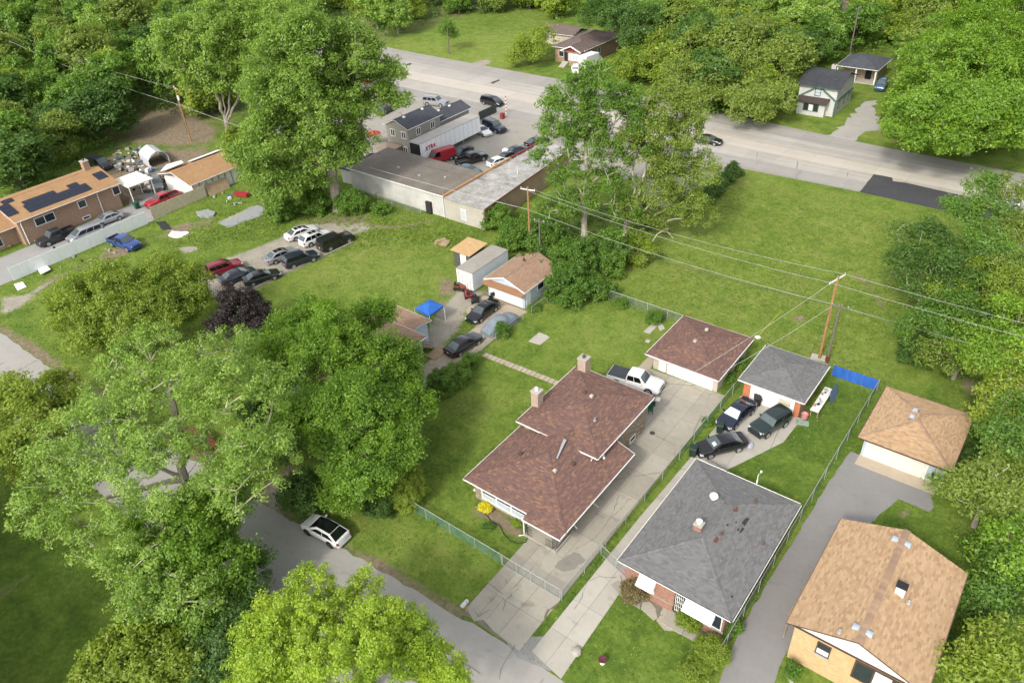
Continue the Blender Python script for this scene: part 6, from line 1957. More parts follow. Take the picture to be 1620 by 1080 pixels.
def pole(base, h, m, label, arm=None, lean=(0, 0), r=0.16, extras=True):
    x, y = base
    p = thing("utility_pole", label, "utility pole", (x, y, 0), 0, None)
    MB().tube([(x, y, -0.3), (x + lean[0] * 0.5, y + lean[1] * 0.5, h * 0.5), (x + lean[0], y + lean[1], h)], [r, r * 0.88, r * 0.72], 10).build("mast", m, p, smooth=50)
    tx, ty = x + lean[0], y + lean[1]
    if arm:
        dx, dy = arm
        L_ = math.hypot(dx, dy)
        ux, uy = dx / L_, dy / L_
        am = MB()
        P = [(tx - dx, ty - dy), (tx + dx, ty + dy)]
        am.obox((tx, ty, h - 0.45), L_ * 2, 0.1, 0.13, math.atan2(dy, dx))
        am.build("crossarm", M_dirtywhite if m is M_pole_new else m, p)
        for s in (-1, -0.1, 1):
            MB().lathe([(0.03, 0), (0.06, 0.05), (0.06, 0.16), (0.03, 0.2)], (tx + dx * s * 0.95, ty + dy * s * 0.95, h - 0.32), 8).build("insulator", M_steel, p)
    return p


P1, P2_, P3_ = G(1296, 567), G(839, 400), G(302.5, 224)
pole(P1, 10.2, M_pole_new, "orange-brown pole with pale crossarm behind the grey garage", (0.35, 1.25))
pole(P2_, 9.6, M_pole_new, "orange-brown utility pole beside the blue garage", (1.0, 0.2))
pole(P3_, 10.5, M_pole_new, "leaning utility pole with transformer near the junk yard", (1.0, -0.3), (-0.2, 0.1))
tr_ = MB().lathe([(0.2, 0), (0.22, 0.05), (0.22, 0.75), (0.15, 0.85)], (P3_[0] + 0.35, P3_[1] - 0.1, 8.0), 12)
pole(G(1308, 572), 7.3, M_pole_old, "short old grey pole beside the orange-brown pole", (0.8, 0.1), r=0.13)
pole(G(855, 413), 6.2, M_pole_old, "short dark old pole among the bushes by the blue garage", (0.7, 0.1), r=0.13)
pole(G(297, 213), 6.0, M_pole_old, "short old pole leaning next to the transformer pole", (0.5, 0.1), r=0.12)
pole(G(1342, 96), 11, M_pole_old, "grey pole standing behind the low ranch house", (0.2, 0.9), r=0.16)
pole(G(126, 62), 11, M_pole_old, "grey pole rising from the woods at the upper left", (1.2, 0.2), r=0.16)
pole(G(247, 48), 11, M_pole_old, "grey pole beside the bit of back street", (1.2, 0.4), r=0.16)
pole(G(104, 112), 9, M_pole_old, "pole top with crossarms amid the upper left trees", (1.4, 0.5), r=0.16)
single("pole_transformer", tr_, M_dirtywhite, "pale can transformer hanging on the leaning pole", "transformer", (P3_[0] + 0.35, P3_[1] - 0.1, 8.0))


def wire(a, b, sag, label, m=None, r=0.016, group="overhead wires"):
    a, b = Vector(a), Vector(b)
    pts = []
    n = 26
    for i in range(n + 1):
        t = i / n
        p = a.lerp(b, t)
        pts.append((p.x, p.y, p.z - sag * 4 * t * (1 - t)))
    return single("overhead_wire", MB().tube(pts, r, 4), m or M_wire, label, "wire", tuple(a), group)


h1, h2, h3 = 9.9, 9.3, 10.2
# spans along the back alley
for s, nm in ((1, "far"), (-1, "near")):
    a = (P1[0] + 0.33 * s, P1[1] + 1.2 * s, h1); b = (P2_[0] + 0.9 * s, P2_[1] + 0.2 * s, h2); c = (P3_[0] - 0.2 + 0.9 * s, P3_[1] - 0.25 * s, h3)
    wire(a, b, 0.8, f"{nm} upper wire between the two orange-brown poles")
    wire(a, (38, 74 + 1.2 * s, 9.9), 0.9, f"{nm} upper wire running right from the crossarm pole")
    wire(b, c, 1.4, f"{nm} upper wire from garage pole to leaning pole", M_wire_d, r=0.009)
    wire(c, (-215, 76 + s, 12), 1.2, f"{nm} upper wire from leaning pole into the woods", r=0.011)
wire((P1[0], P1[1], 6.9), (P2_[0], P2_[1], 6.4), 0.7, "lower cable between the two orange-brown poles", r=0.02)
wire((P1[0], P1[1], 6.9), (38, 74.5, 6.9), 0.8, "lower cable running right towards the trees", r=0.02)
wire((P2_[0], P2_[1], 6.4), (P3_[0], P3_[1], 7.0), 1.0, "lower cable crossing above the warehouse", r=0.03)
wire((P3_[0], P3_[1], 7.0), (-215, 77, 9), 1.0, "lower cable from the leaning pole into the woods", r=0.03)
q1, q2 = G(1308, 572), G(855, 413)
wire((*q1, 6.9), (*q2, 5.8), 0.6, "dark old cable between the two short poles", M_wire_d, 0.028)
wire((*q1, 6.9), (38, 74.8, 6.6), 0.6, "dark old cable running right from the short pole", M_wire_d, 0.02)
wire((P1[0] - 0.3, P1[1] - 1.1, h1 - 0.1), (-24.5, 50.4, 4.2), 0.35, "service wire dropping to the stone house's corner", r=0.018)
wire((P1[0], P1[1], 6.6), (-21.6, 59.0, 2.6), 0.25, "service wire dropping to the red-roofed garage", r=0.018)
wire((P1[0], P1[1], 6.4), (-12.65, 46.2, 4.2), 0.35, "dark service wire to the brick house's mast", M_wire_d, 0.014)
wire((-21.2, 66.6, 2.5), (-20.2, 70.2, 4.4), 0.05, "yellow guy wire by the red garage's dish", mat("yellow_guard", (0.42, 0.36, 0.05)), 0.02)
single("pole_slab", MB().obox((P1[0] - 0.1, P1[1] + 0.1, 0), 1.6, 1.0, 0.08, 0.2), M_conc_pale, "pale concrete pad at the foot of the crossarm pole", "slab", (P1[0], P1[1], 0))
single("pole_wrap", MB().lathe([(0.2, 0.0), (0.2, 0.75), (0.17, 0.8)], (*q1, 0), 10), mat("rust_wrap", (0.14, 0.04, 0.03)), "rusty red sleeve round the short pole's foot", "pole base", (*q1, 0))

# ---- bins
def bin_(px, label, col, rz=0.0, lean=0.0):
    x, y = G(*px)
    b = thing("wheeled_bin", label, "bin", (x, y, 0), rz)
    ORG[b.name] = (0, 0, 0)
    link("body", MB().loft([[(-0.26, -0.3, 0.06), (0.26, -0.3, 0.06), (0.26, 0.3, 0.06), (-0.26, 0.3, 0.06)], [(-0.33, -0.38, 1.0), (0.33, -0.38, 1.0), (0.33, 0.38, 1.0), (-0.33, 0.38, 1.0)]]).mesh("body", col), b)
    link("lid", MB().loft([[(-0.36, -0.4, 1.003), (0.36, -0.4, 1.003), (0.36, 0.42, 1.003), (-0.36, 0.42, 1.003)], [(-0.3, -0.34, 1.12), (0.3, -0.34, 1.12), (0.3, 0.38, 1.12), (-0.3, 0.38, 1.12)]]).mesh("lid", col), b)
    for s in (1, -1): link("wheel", MB().lathe([(0.02, -0.04), (0.13, -0.03), (0.13, 0.03), (0.02, 0.04)], (s * 0.28, 0.32, 0.13), 10, 'x').mesh("wheel", M_tyre), b)
    return b


M_bin = mat("bin_green", (0.018, 0.035, 0.028), 0.5)
M_bin2 = mat("bin_bright_green", (0.015, 0.085, 0.045), 0.5)
bin_((1138, 683), "dark green wheeled bin at the navy sedan's nose", M_bin, 0.3)
bin_((1096, 720), "dark green wheeled bin at the slanted black sedan's nose", M_bin, 0.2)
bin_((1476, 764), "bright green wheeled bin beside the tan-roofed garage", M_bin2, 0.1)
bin_((1491, 768), "dark wheeled bin right of the bright green bin", M_bin, 0.4)
bin_((1197, 640), "black bin by the brick-piered garage door", mat("bin_black", (0.02, 0.02, 0.022), 0.5), 0.5)
bin_((218, 330), "dark green bin by the outside stairs", M_bin2, 0.1)
# ---- mailbox, stones, urn
x, y = G(738, 967)
mb_ = thing("mailbox", "silver mailbox on a wooden post by the street", "mailbox", (x, y, 0))
MB().box(x - 0.05, x + 0.05, y - 0.05, y + 0.05, -0.1, 1.0).build("post", M_wood, mb_)
b_ = MB(); b_.loft([[(x + dx, y - 0.42, 1.002 + z) for dx, z in ((-0.13, 0), (0.13, 0), (0.13, 0.18), (0.08, 0.27), (-0.08, 0.27), (-0.13, 0.18))], [(x + dx, y + 0.25, 1.002 + z) for dx, z in ((-0.13, 0), (0.13, 0), (0.13, 0.18), (0.08, 0.27), (-0.08, 0.27), (-0.13, 0.18))]])
b_.build("box", mat("mailbox_metal", (0.55, 0.57, 0.58), 0.4), mb_)
MB().box(x + 0.132, x + 0.15, y + 0.0, y + 0.03, 1.1, 1.4).build("flag", mat("flag_red", (0.4, 0.03, 0.03)), mb_)


def rock(px, s, label, m=None, cat="stone", name="garden_stone"):
    x, y = G(*px)
    r = random.Random(int(px[0]))
    mb = MB()
    rings = []
    for z, k in ((0, 0.9), (0.25, 1.0), (0.5, 0.75), (0.62, 0.35)):
        rings.append([(x + math.cos(t) * s * k * r.uniform(0.85, 1.1), y + math.sin(t) * s * k * r.uniform(0.85, 1.1), z * s * 1.2) for t in np.linspace(0, 2 * math.pi, 9)[:-1]])
    mb.loft(rings)
    return single(name, mb, m or mat("field_stone", [(0.28, 0.25, 0.21), (0.38, 0.34, 0.29)]), label, cat, (x, y, 0))


rock((912, 1031), 0.42, "pale boulder at the lawn's corner by the driveway")
rock((1035, 945), 0.32, "round tan stump end by the front walk", mat("tan_stump", (0.40, 0.24, 0.11)), "stump", "tree_stump")
rock((1049, 951), 0.3, "whitish rounded stone beside the tan stump", M_conc_pale)
x, y = G(953, 1048)
ur = thing("garden_urn", "small dark red planter on a white stand in the lawn", "planter", (x, y, 0))
MB().lathe([(0.18, 0), (0.12, 0.1), (0.1, 0.25), (0.2, 0.3)], (x, y, 0), 12).build("stand", M_dirtywhite, ur)
MB().lathe([(0.16, 0.302), (0.32, 0.45), (0.30, 0.50), (0.05, 0.46)], (x, y, 0), 12).build("bowl", mat("maroon_bowl", (0.09, 0.03, 0.035)), ur)
# ---- blue pop-up canopy
cv = thing("popup_canopy", "blue pop-up canopy tent on four white legs", "canopy", (*G(678, 505), 0))
cpts = [(656, 487.5), (679, 499), (702, 483), (680, 473)]
zc = 2.15
cw = [Vector((*G(px, py, zc), zc)) for px, py in cpts]
ctr = sum(cw, Vector()) / 4 + Vector((0, 0, 0.62))
rf_ = MB()
for i in range(4):
    a, b = cw[i], cw[(i + 1) % 4]
    rf_.add([a, b, ctr], [(0, 1, 2)])
    rf_.add([a, b, b - Vector((0, 0, 0.22)), a - Vector((0, 0, 0.22))], [(0, 3, 2, 1)])
rf_.build("canopy_top", mat("canopy_blue", [(0.02, 0.085, 0.32), (0.025, 0.12, 0.42), (0.04, 0.15, 0.48)], 0.7), cv)
for p in cw:
    MB().tube([(p.x, p.y, 0), (p.x, p.y, 2.1)], 0.03, 5).build("leg", M_white, cv)
# ---- riding mower, motorbikes and junk before the container
def mower(px, col, label, rz):
    x, y = G(*px)
    t = thing("riding_mower", label, "mower", (x, y, 0), rz)
    ORG[t.name] = (0, 0, 0)
    link("hood", MB().loft([[(0.1, -0.25, 0.35), (0.85, -0.22, 0.35), (0.85, 0.22, 0.35), (0.1, 0.25, 0.35)], [(0.1, -0.22, 0.8), (0.75, -0.18, 0.68), (0.75, 0.18, 0.68), (0.1, 0.22, 0.8)]]).mesh("hood", col), t)
    link("fender", MB().box(-0.8, 0.0, -0.42, 0.42, 0.45, 0.55).mesh("fender", col), t)
    link("seat", MB().box(-0.6, -0.2, -0.22, 0.22, 0.553, 0.68).box(-0.68, -0.602, -0.22, 0.22, 0.56, 1.0).mesh("seat", M_plast), t)
    link("deck", MB().box(-0.4, 0.45, -0.5, 0.5, 0.12, 0.3).mesh("deck", M_plast), t)
    for xx, r in ((-0.5, 0.26), (0.6, 0.18)):
        for s in (1, -1): link("wheel", MB().lathe([(0.05, -0.09), (r, -0.07), (r, 0.07), (0.05, 0.09)], (xx, s * 0.42, r), 12, 'y').mesh("wheel", M_tyre), t)
    link("steering_wheel", MB().tube([(0.05, 0, 0.6), (-0.08, 0, 0.95)], 0.02, 5).lathe([(0.16, 0), (0.18, 0.02), (0.16, 0.04)], (-0.08, 0, 0.95), 10).mesh("steering_wheel", M_iron), t)


mower((741, 469), mat("mower_red", (0.33, 0.03, 0.03), 0.5), "red riding mower between container and black sedan", 2.4)
mower((752, 477), mat("mower_black", (0.03, 0.03, 0.03), 0.5), "black riding mower right of the red mower", 2.3)
mower((728, 458), mat("mower_brown", (0.20, 0.06, 0.04), 0.5), "rusty red mower before the container doors", 0.3)


def bike(px, label, rz, col):
    x, y = G(*px)
    t = thing("motorbike", label, "motorbike", (x, y, 0), rz)
    ORG[t.name] = (0, 0, 0)
    for xx in (-0.65, 0.65): link("wheel", MB().lathe([(0.18, -0.06), (0.31, -0.05), (0.31, 0.05), (0.18, 0.06)], (xx, 0, 0.31), 14, 'y').mesh("wheel", M_tyre), t)
    link("frame", MB().tube([(-0.65, 0, 0.31), (-0.2, 0, 0.6), (0.35, 0, 0.75), (0.65, 0, 0.31)], 0.05, 5).box(-0.25, 0.25, -0.14, 0.14, 0.3, 0.6).mesh("frame", M_iron), t)
    link("tank", MB().box(0.0, 0.42, -0.14, 0.14, 0.7, 0.9).mesh("tank", col), t)
    link("seat", MB().box(-0.65, -0.002, -0.14, 0.14, 0.68, 0.8).mesh("seat", M_plast), t)
    link("handlebar", MB().tube([(0.4, -0.38, 1.0), (0.5, 0, 0.95), (0.4, 0.38, 1.0)], 0.025, 5).mesh("handlebar", M_steel), t)


bike((783, 470), "dark motorbike leaning at the blue garage's corner", 1.4, M_bin)
# green patio table and things by the stone house
x, y = G(1030, 640)
gt = thing("garden_grill", "dark grill with pale side shelf behind the stone house", "grill", (x, y, 0), 0.3)
ORG[gt.name] = (0, 0, 0)
link("lid", MB().loft([[(-0.4, -0.3, 0.9), (0.4, -0.3, 0.9), (0.4, 0.3, 0.9), (-0.4, 0.3, 0.9)], [(-0.38, -0.15, 1.25), (0.38, -0.15, 1.25), (0.38, 0.15, 1.25), (-0.38, 0.15, 1.25)]]).mesh("lid", mat("grill_navy", (0.05, 0.06, 0.09), 0.4)), gt)
link("shelf", MB().box(-0.85, 0.85, -0.28, 0.28, 0.84, 0.897).mesh("shelf", M_dirtywhite), gt)
link("cart", MB().box(-0.4, -0.35, -0.25, 0.25, 0, 0.838).box(0.35, 0.4, -0.25, 0.25, 0, 0.838).box(-0.348, 0.348, -0.25, 0.25, 0.2, 0.25).mesh("cart", M_iron), gt)
x, y = G(1029, 653)
gt = thing("patio_chair", "dark green patio chair beside the grill", "chair", (x, y, 0), 0.5)
ORG[gt.name] = (0, 0, 0)
link("seat", MB().box(-0.25, 0.25, -0.25, 0.25, 0.4, 0.45).mesh("seat", M_bin2), gt)
link("backrest", MB().box(-0.25, 0.25, 0.22, 0.26, 0.452, 0.9).mesh("backrest", M_bin2), gt)
for sx in (-0.22, 0.22):
    for sy in (-0.22, 0.22): link("leg", MB().box(sx - 0.02, sx + 0.02, sy - 0.02, sy + 0.02, 0, 0.398).mesh("leg", M_iron), gt)
# workbench and clutter at the grey garage
wb_ = thing("workbench", "white-topped bench loaded with clutter beside the grey garage", "bench", (*G(1297, 615), 0))
MB().box(-13.0, -12.2, 60.4, 64.6, 0.82, 0.9).build("top", M_dirtywhite, wb_)
for y_ in (60.6, 64.4):
    for x_ in (-12.95, -12.3): MB().box(x_, x_ + 0.08, y_, y_ + 0.08, 0, 0.818).build("leg", M_wood, wb_)
rr2 = random.Random(9)
for k in range(9):
    xx, yy = rr2.uniform(-12.85, -12.4), 60.7 + k * 0.42
    s = rr2.uniform(0.12, 0.26)
    single("clutter_box", MB().obox((xx, yy, 0.902), s * 1.4, s, s * rr2.uniform(0.5, 1.3), rr2.uniform(0, 3)), [M_white, M_wood, M_plast, M_steel, mat("rag_grey", (0.3, 0.3, 0.28))][k % 5], f"{['white', 'wooden', 'black', 'metal', 'grey'][k % 5]} odd piece {['at the near end', 'in the middle', 'at the far end'][k // 3]} of the white bench", "box", (xx, yy, 0.902), "clutter on the bench")
single("blue_sheet", MB().solid([(-12.1, 63.4, 0), (-11.7, 63.4, 0), (-12.15, 63.4, 1.5), (-12.3, 63.4, 1.5)] and [(-11.8, 63.2, 0.0), (-11.8, 65.2, 0.0), (-12.15, 65.2, 1.5), (-12.15, 63.2, 1.5)], 0.06), mat("slate_blue_board", (0.10, 0.15, 0.24)), "slate blue board leaning on the cluttered bench", "board", (-11.9, 64.2, 0))
x, y = G(1272, 661)
single("plastic_tub", MB().lathe([(0.28, 0), (0.34, 0.55), (0.30, 0.56), (0.05, 0.3)], (x, y, 0), 14), mat("pink_plastic", (0.55, 0.20, 0.22), 0.5), "pink plastic tub by the brick pier", "tub", (x, y, 0), smooth=40)
x, y = G(1269, 669)
single("scrap_pile", MB().obox((x, y, 0.0), 1.2, 0.7, 0.08, 0.3).obox((x + 0.3, y - 0.1, 0.08), 0.7, 0.3, 0.1, 1.0).obox((x - 0.2, y, 0.08), 0.5, 0.4, 0.15, 0.6), mat("green_grey_scrap", (0.22, 0.28, 0.24)), "flat greenish scrap lying beside the pink tub", "scrap", (x, y, 0))
pl = thing("wood_pallet", "pale wooden pallet leaning on the garage door", "pallet", (-15.1, 59.3, 0))
for k in range(6): MB().solid([(-15.8, 59.15 + 0.06 * k, 0.04 + 0.28 * k), (-14.75, 59.15 + 0.06 * k, 0.04 + 0.28 * k), (-14.75, 59.19 + 0.06 * k, 0.24 + 0.28 * k), (-15.8, 59.19 + 0.06 * k, 0.24 + 0.28 * k)], 0.03).build("plank", mat("pale_plank", (0.46, 0.40, 0.28)), pl)
x, y = G(1185, 712)
single("plastic_bag", MB().lathe([(0.3, 0), (0.42, 0.2), (0.35, 0.42), (0.1, 0.5)], (x - 0.2, y + 0.4, 0), 9), mat("blue_grey_bag", (0.34, 0.38, 0.44), 0.4), "bundled pale plastic sheet behind the slanted black sedan", "bag", (x, y, 0), smooth=30)
# road signs and the striped post
def sign(px, h, w_, hh, label, rz, m):
    x, y = G(*px)
    s = thing("road_sign", label, "sign", (x, y, 0), rz)
    ORG[s.name] = (0, 0, 0)
    for dx in ((-0.25, 0.25) if w_ > 0.7 else (0,)): link("post", MB().tube([(dx, 0, 0), (dx, 0, h)], 0.04, 5).mesh("post", M_steel), s)
    link("plate", MB().box(-w_ / 2, w_ / 2, -0.06, -0.042, h - hh, h).mesh("plate", m), s)


M_back = mat("sign_back", (0.20, 0.20, 0.19), 0.5)
sign((1257, 284), 2.9, 0.8, 1.0, "grey-backed road sign on two posts by the meadow", 2.0, M_back)
sign((1335, 300), 2.9, 0.4, 0.75, "narrow road sign on one post by the black asphalt patch", 2.0, M_back)
sign((1195, 262), 2.2, 0.6, 0.6, "small road sign near the end of the hedge", 2.0, M_back)
x, y = G(801, 180)
sp = thing("striped_post", "tall red and white striped post at the yard entrance", "post", (x, y, 0))
for k in range(10): MB().lathe([(0.1, 0.003), (0.1, 0.34)], (x, y, k * 0.343), 8).build("band", mat("stripe_red", (0.5, 0.04, 0.05)) if k % 2 else M_white, sp)
x, y = G(795, 188)
single("vending_box", MB().box(x - 0.35, x + 0.35, y - 0.35, y + 0.35, 0, 1.1), mat("dull_red", (0.24, 0.04, 0.04)), "squat red box beside the striped post", "box", (x, y, 0))
fx = thing("board_fence", "dark board fence at the yard's road end", "fence", (*G(765, 190), 0))
a, b = Vector(G(760, 190)), Vector(G(786, 178))
for k in range(12):
    p = a.lerp(b, k / 12); 
    MB().obox((p.x, p.y, 0.05), 0.75, 0.05, 1.6, math.atan2((b - a).y, (b - a).x)).build("board", mat('dark_board', (0.07, 0.085, 0.075)), fx)
x, y = G(800, 250)
single("white_tank", MB().lathe([(0.5, 0), (0.55, 0.1), (0.55, 1.5), (0.3, 1.7), (0.15, 1.75)], (x, y, 0), 14), M_white, "white upright tank behind the patched roof", "tank", (x, y, 0), smooth=40)
# tan umbrella-like gazebo by the two-storey house, red umbrellas by the road
x, y = G(612, 232, 2.4)
gz_ = thing("gazebo", "tan square gazebo beside the two-storey house", "gazebo", (x, y, 0))
gm = MB()
for i in range(4):
    q = [(-1.9, -1.9), (1.9, -1.9), (1.9, 1.9), (-1.9, 1.9)]
    a, b = q[i], q[(i + 1) % 4]
    gm.add([(x + a[0], y + a[1], 2.3), (x + b[0], y + b[1], 2.3), (x, y, 3.2)], [(0, 1, 2)])
gm.build("canopy", mat("tan_canvas", (0.42, 0.32, 0.24)), gz_)
for q in ((-1.8, -1.8), (1.8, -1.8), (1.8, 1.8), (-1.8, 1.8)): MB().tube([(x + q[0], y + q[1], 0), (x + q[0], y + q[1], 2.3)], 0.05, 5).build("post", M_brown, gz_)
for i, (px, lb) in enumerate((((581, 131), "red parasol by the road, partly behind cottonwood leaves"), ((600, 140), "second red parasol, nearer the two-storey house"), ((591, 212), "orange-red parasol beside the tan gazebo"))):
    x, y = G(*px, 2)
    u = thing("parasol", lb, "parasol", (x, y, 0))
    MB().lathe([(1.4, 2.1), (0.7, 2.45), (0.05, 2.6)], (x, y, 0), 8).build("canopy", mat("parasol_red", (0.42, 0.07, 0.06)), u)
    MB().tube([(x, y, 0), (x, y, 2.1)], 0.04, 5).build("pole", M_steel, u)
# ---- junk yard at the far left
tt = thing("tarp_shelter", "grey-white tunnel shelter in the junk yard", "shelter", (-132, 64, 0))
ctr_ = Vector(G(243, 246, 1.2))
ar_ = Vector(G(262, 262, 0)) - Vector(G(228, 236, 0))
ar = math.atan2(ar_.y, ar_.x)
sh_ = MB()
ax_ = Vector((math.cos(ar), math.sin(ar), 0)); sd = Vector((-ax_.y, ax_.x, 0))
rgs = []
for t in np.linspace(-2.6, 2.6, 7):
    rgs.append([tuple(Vector((ctr_.x, ctr_.y, 0)) + ax_ * t + sd * yy + Vector((0, 0, zz + 0.05 * math.sin(t * 3 + yy)))) for yy, zz in ((-1.8, 0), (-1.75, 1.5), (-1.0, 2.2), (0, 2.6), (1.0, 2.2), (1.75, 1.5), (1.8, 0))])
sh_.loft(rgs, close=False, cap=False)
sh_.build("cover", mat("tarp_grey", [(0.38, 0.40, 0.42), (0.48, 0.50, 0.52), (0.56, 0.58, 0.60)], 0.6), tt)
for t in (-2.5, 2.5):
    fr_ = MB().tube([tuple(Vector((ctr_.x, ctr_.y, 0)) + ax_ * t + sd * yy * 0.96 + Vector((0, 0, zz * 0.97))) for yy, zz in ((-1.8, 0), (-1.75, 1.5), (0, 2.6), (1.75, 1.5), (1.8, 0))], 0.04, 5)
    fr_.build("hoop", M_steel, tt)
junk_m = [M_white, M_iron, M_wood, M_steel, mat("junk_grey", (0.25, 0.26, 0.25)), mat("junk_tan", (0.40, 0.31, 0.20)), mat("junk_blue", (0.08, 0.13, 0.22)), mat("junk_green", (0.07, 0.12, 0.09)), M_dirtywhite]
JCOL = ["white", "black", "wooden", "metal", "grey", "tan", "blue", "dark green", "off-white"]
jr = random.Random(21)
def junk(px0, px1, py0, py1, n, label, big=1.0):
    for k in range(n):
        px = jr.uniform(px0, px1); py = jr.uniform(py0, py1)
        x, y = G(px, py)
        s = jr.uniform(0.25, 0.9) * big
        mb = MB()
        kk = jr.random()
        if kk < 0.35: mb.obox((x, y, 0), s * 1.3, s * 0.8, s * jr.uniform(0.3, 1.0), jr.uniform(0, 3))
        elif kk < 0.6: mb.lathe([(s * 0.4, 0), (s * 0.45, s * 0.7), (s * 0.1, s * 0.72)], (x, y, 0), 9)
        elif kk < 0.8: mb.obox((x, y, 0.02), s * 2.2, s * 0.25, 0.08, jr.uniform(0, 3)).obox((x + 0.2, y, 0.102), s * 1.6, s * 0.2, 0.07, jr.uniform(0, 3))
        else: mb.obox((x, y, 0), s * 0.2, s * 1.4, s * 1.1, jr.uniform(0, 3), 0.35)
        mi = jr.randrange(len(junk_m))
        shp = "box" if kk < 0.35 else ("drum" if kk < 0.6 else ("planks" if kk < 0.8 else "sheet"))
        single("scrap_" + shp, mb, junk_m[mi], f"{'small' if s < 0.55 * big else 'large'} {JCOL[mi]} {shp} {label}", "junk", (x, y, 0), "scrap " + label)
junk(180, 228, 235, 272, 85, "heaped among trees behind the brick house", 0.8)
junk(205, 262, 268, 305, 110, "in the clutter between brick house and rundown garage", 0.75)
junk(20, 115, 285, 300, 18, "in the row behind the brick house roof")
junk(80, 190, 385, 425, 26, "lying along the foot of the white fence", 0.55)
junk(330, 420, 300, 325, 22, "scattered near the plywood sheet", 0.6)
junk(0, 20, 380, 395, 5, "at the near end of the brick house")
for q, lb in (([(55, 418), (68, 414), (82, 430), (66, 438)], "white door panel leaning on the white fence"), ([(22, 450), (36, 446), (42, 454), (28, 460)], "white board lying in the gravel corner")):
    P = Gs(q)
    z = [0.02, 0.02, 1.1, 1.1] if "leaning" in lb else [0.02] * 4
    single("white_board", MB().prism(P, [v * 0.4 for v in ([0.9, 0.9, 0.02, 0.02] if "leaning" in lb else [0, 0, 0, 0])], [v * 0.4 + 0.06 for v in ([0.9, 0.9, 0.02, 0.02] if "leaning" in lb else [0, 0, 0, 0])]), M_white, lb, "board", (*P[0], 0))
single("red_cart", MB().obox((*G(384, 311), 0.25), 2.4, 1.0, 0.45, 0.3), PAINT["brightred"], "red cart bed lying in the grass near the rundown garage", "cart", (*G(384, 311), 0))
for q, lb in (([(345, 352), (372, 345), (405, 325), (418, 328), (412, 342), (362, 360)], "grey weathered mat of planks in the grass"), ([(246, 352), (262, 350), (272, 362), (258, 364)], "black rubber mat beside the board fence")):
    single("ground_mat", MB().prism(rag(Gs(q), 0.8, 0.15, 3), 0.0, 0.05), MATS["junk_grey"] if "grey" in lb else M_plast, lb, "mat", (*G(*q[0]), 0))
tarp_q = Gs([(266, 374), (272, 366), (300, 368), (296, 372), (280, 377)])
single("crumpled_tarp", MB().prism(rag(tarp_q, 0.5, 0.15), 0, 0.12), M_white, "crumpled white sheet lying in the grass", "tarp", (*tarp_q[0], 0))
pile_ = Gs([(310, 338), (330, 334), (342, 338), (338, 344), (318, 345)])
single("rubble_pile", MB().prism(rag(pile_, 0.5, 0.15), 0, 0.35), MATS["junk_grey"], "low heap of grey rubble wrapped in dark plastic", "rubble", (*pile_[0], 0))
# old timber kerb along the gravel lot
tk = [Vector(G(*p)) for p in ((405, 456), (452, 432), (500, 412), (560, 383))]
for i in range(len(tk) - 1):
    a, b = tk[i], tk[i + 1]
    n = 3
    for k in range(n):
        p, q = a.lerp(b, k / n), a.lerp(b, (k + 0.95) / n)
        single("timber_kerb", MB().obox(((p.x + q.x) / 2, (p.y + q.y) / 2, 0), (q - p).length, 0.22, 0.18, math.atan2((q - p).y, (q - p).x)), mat("grey_timber", (0.28, 0.25, 0.20)), "long grey timber edging the gravel lot", "timber", (p.x, p.y, 0), "timbers edging the gravel lot")
# plywood pile by the lawn corner
single("wood_pile", MB().obox((*G(700, 385), 0), 2.0, 1.4, 0.25, 0.4).obox((*G(697, 383), 0.25), 1.6, 0.5, 0.12, 1.2).obox((*G(706, 387), 0.2), 1.8, 0.3, 0.1, 2.2), M_wood, "loose pile of old boards beyond the shed", "wood pile", (*G(700, 385), 0))

# ---- small things on the lawns
hose = [G(*p) for p in ((752, 798), (768, 812), (778, 826), (790, 830), (797, 845), (806, 855), (820, 860), (832, 858), (836, 846))]
single("garden_hose", MB().tube([(x, y, 0.06) for x, y in hose], 0.035, 5), M_plast, "dark garden hose looping over the front lawn by the porch", "hose", (*hose[0], 0))
kb = [G(*p) for p in ((1252, 1046), (1247, 1054), (1246, 1064), (1249, 1074), (1254, 1084))]
kt = thing("bed_edging", "curved pale concrete edging before the tan house's brick wall", "edging", (*kb[0], 0))
for i in range(4):
    a, b = Vector(kb[i]), Vector(kb[i + 1])
    MB().obox(((a.x + b.x) / 2, (a.y + b.y) / 2, 0), (b - a).length * 0.96, 0.2, 0.16, math.atan2((b - a).y, (b - a).x)).build("edging_stone", M_conc_pale, kt)
def branch(pts, r, label, m):
    P = [(*G(p[0], p[1], p[2]), p[2]) for p in pts]
    single("fallen_branch", MB().tube(P, [r * (1 - 0.7 * i / (len(P) - 1)) for i in range(len(P))], 6).tube([P[1], (P[1][0] + 0.8, P[1][1] + 0.9, P[1][2] + 0.5), (P[1][0] + 1.0, P[1][1] + 1.8, P[1][2] + 0.4)], [r * 0.6, r * 0.4, r * 0.2], 5), m, label, "branch", P[0])
M_dead = mat("dead_wood", [(0.36, 0.27, 0.17), (0.50, 0.40, 0.27), (0.58, 0.48, 0.34)])
branch([(1588, 928, 0.3), (1600, 918, 0.6), (1612, 915, 0.9), (1624, 905, 1.2)], 0.13, "pale dead branch lying at the right edge", M_dead)
branch([(1030, 385, 0.6), (1040, 370, 1.6), (1052, 362, 2.0), (1066, 378, 0.8)], 0.10, "dead grey limb hanging at the meadow side of the thicket", M_dead)
x, y = G(681, 337)
cab = thing("metal_cabinet", "black upright cabinet against the warehouse wall", "cabinet", (x, y, 0))
MB().box(x - 0.5, x + 0.5, y - 0.35, y + 0.35, 0, 1.9).build("body", M_iron, cab)
for s_ in (-0.24, 0.24): MB().box(x + s_ - 0.23, x + s_ + 0.23, y - 0.39, y - 0.352, 0.05, 1.85).build("door", M_plast, cab)
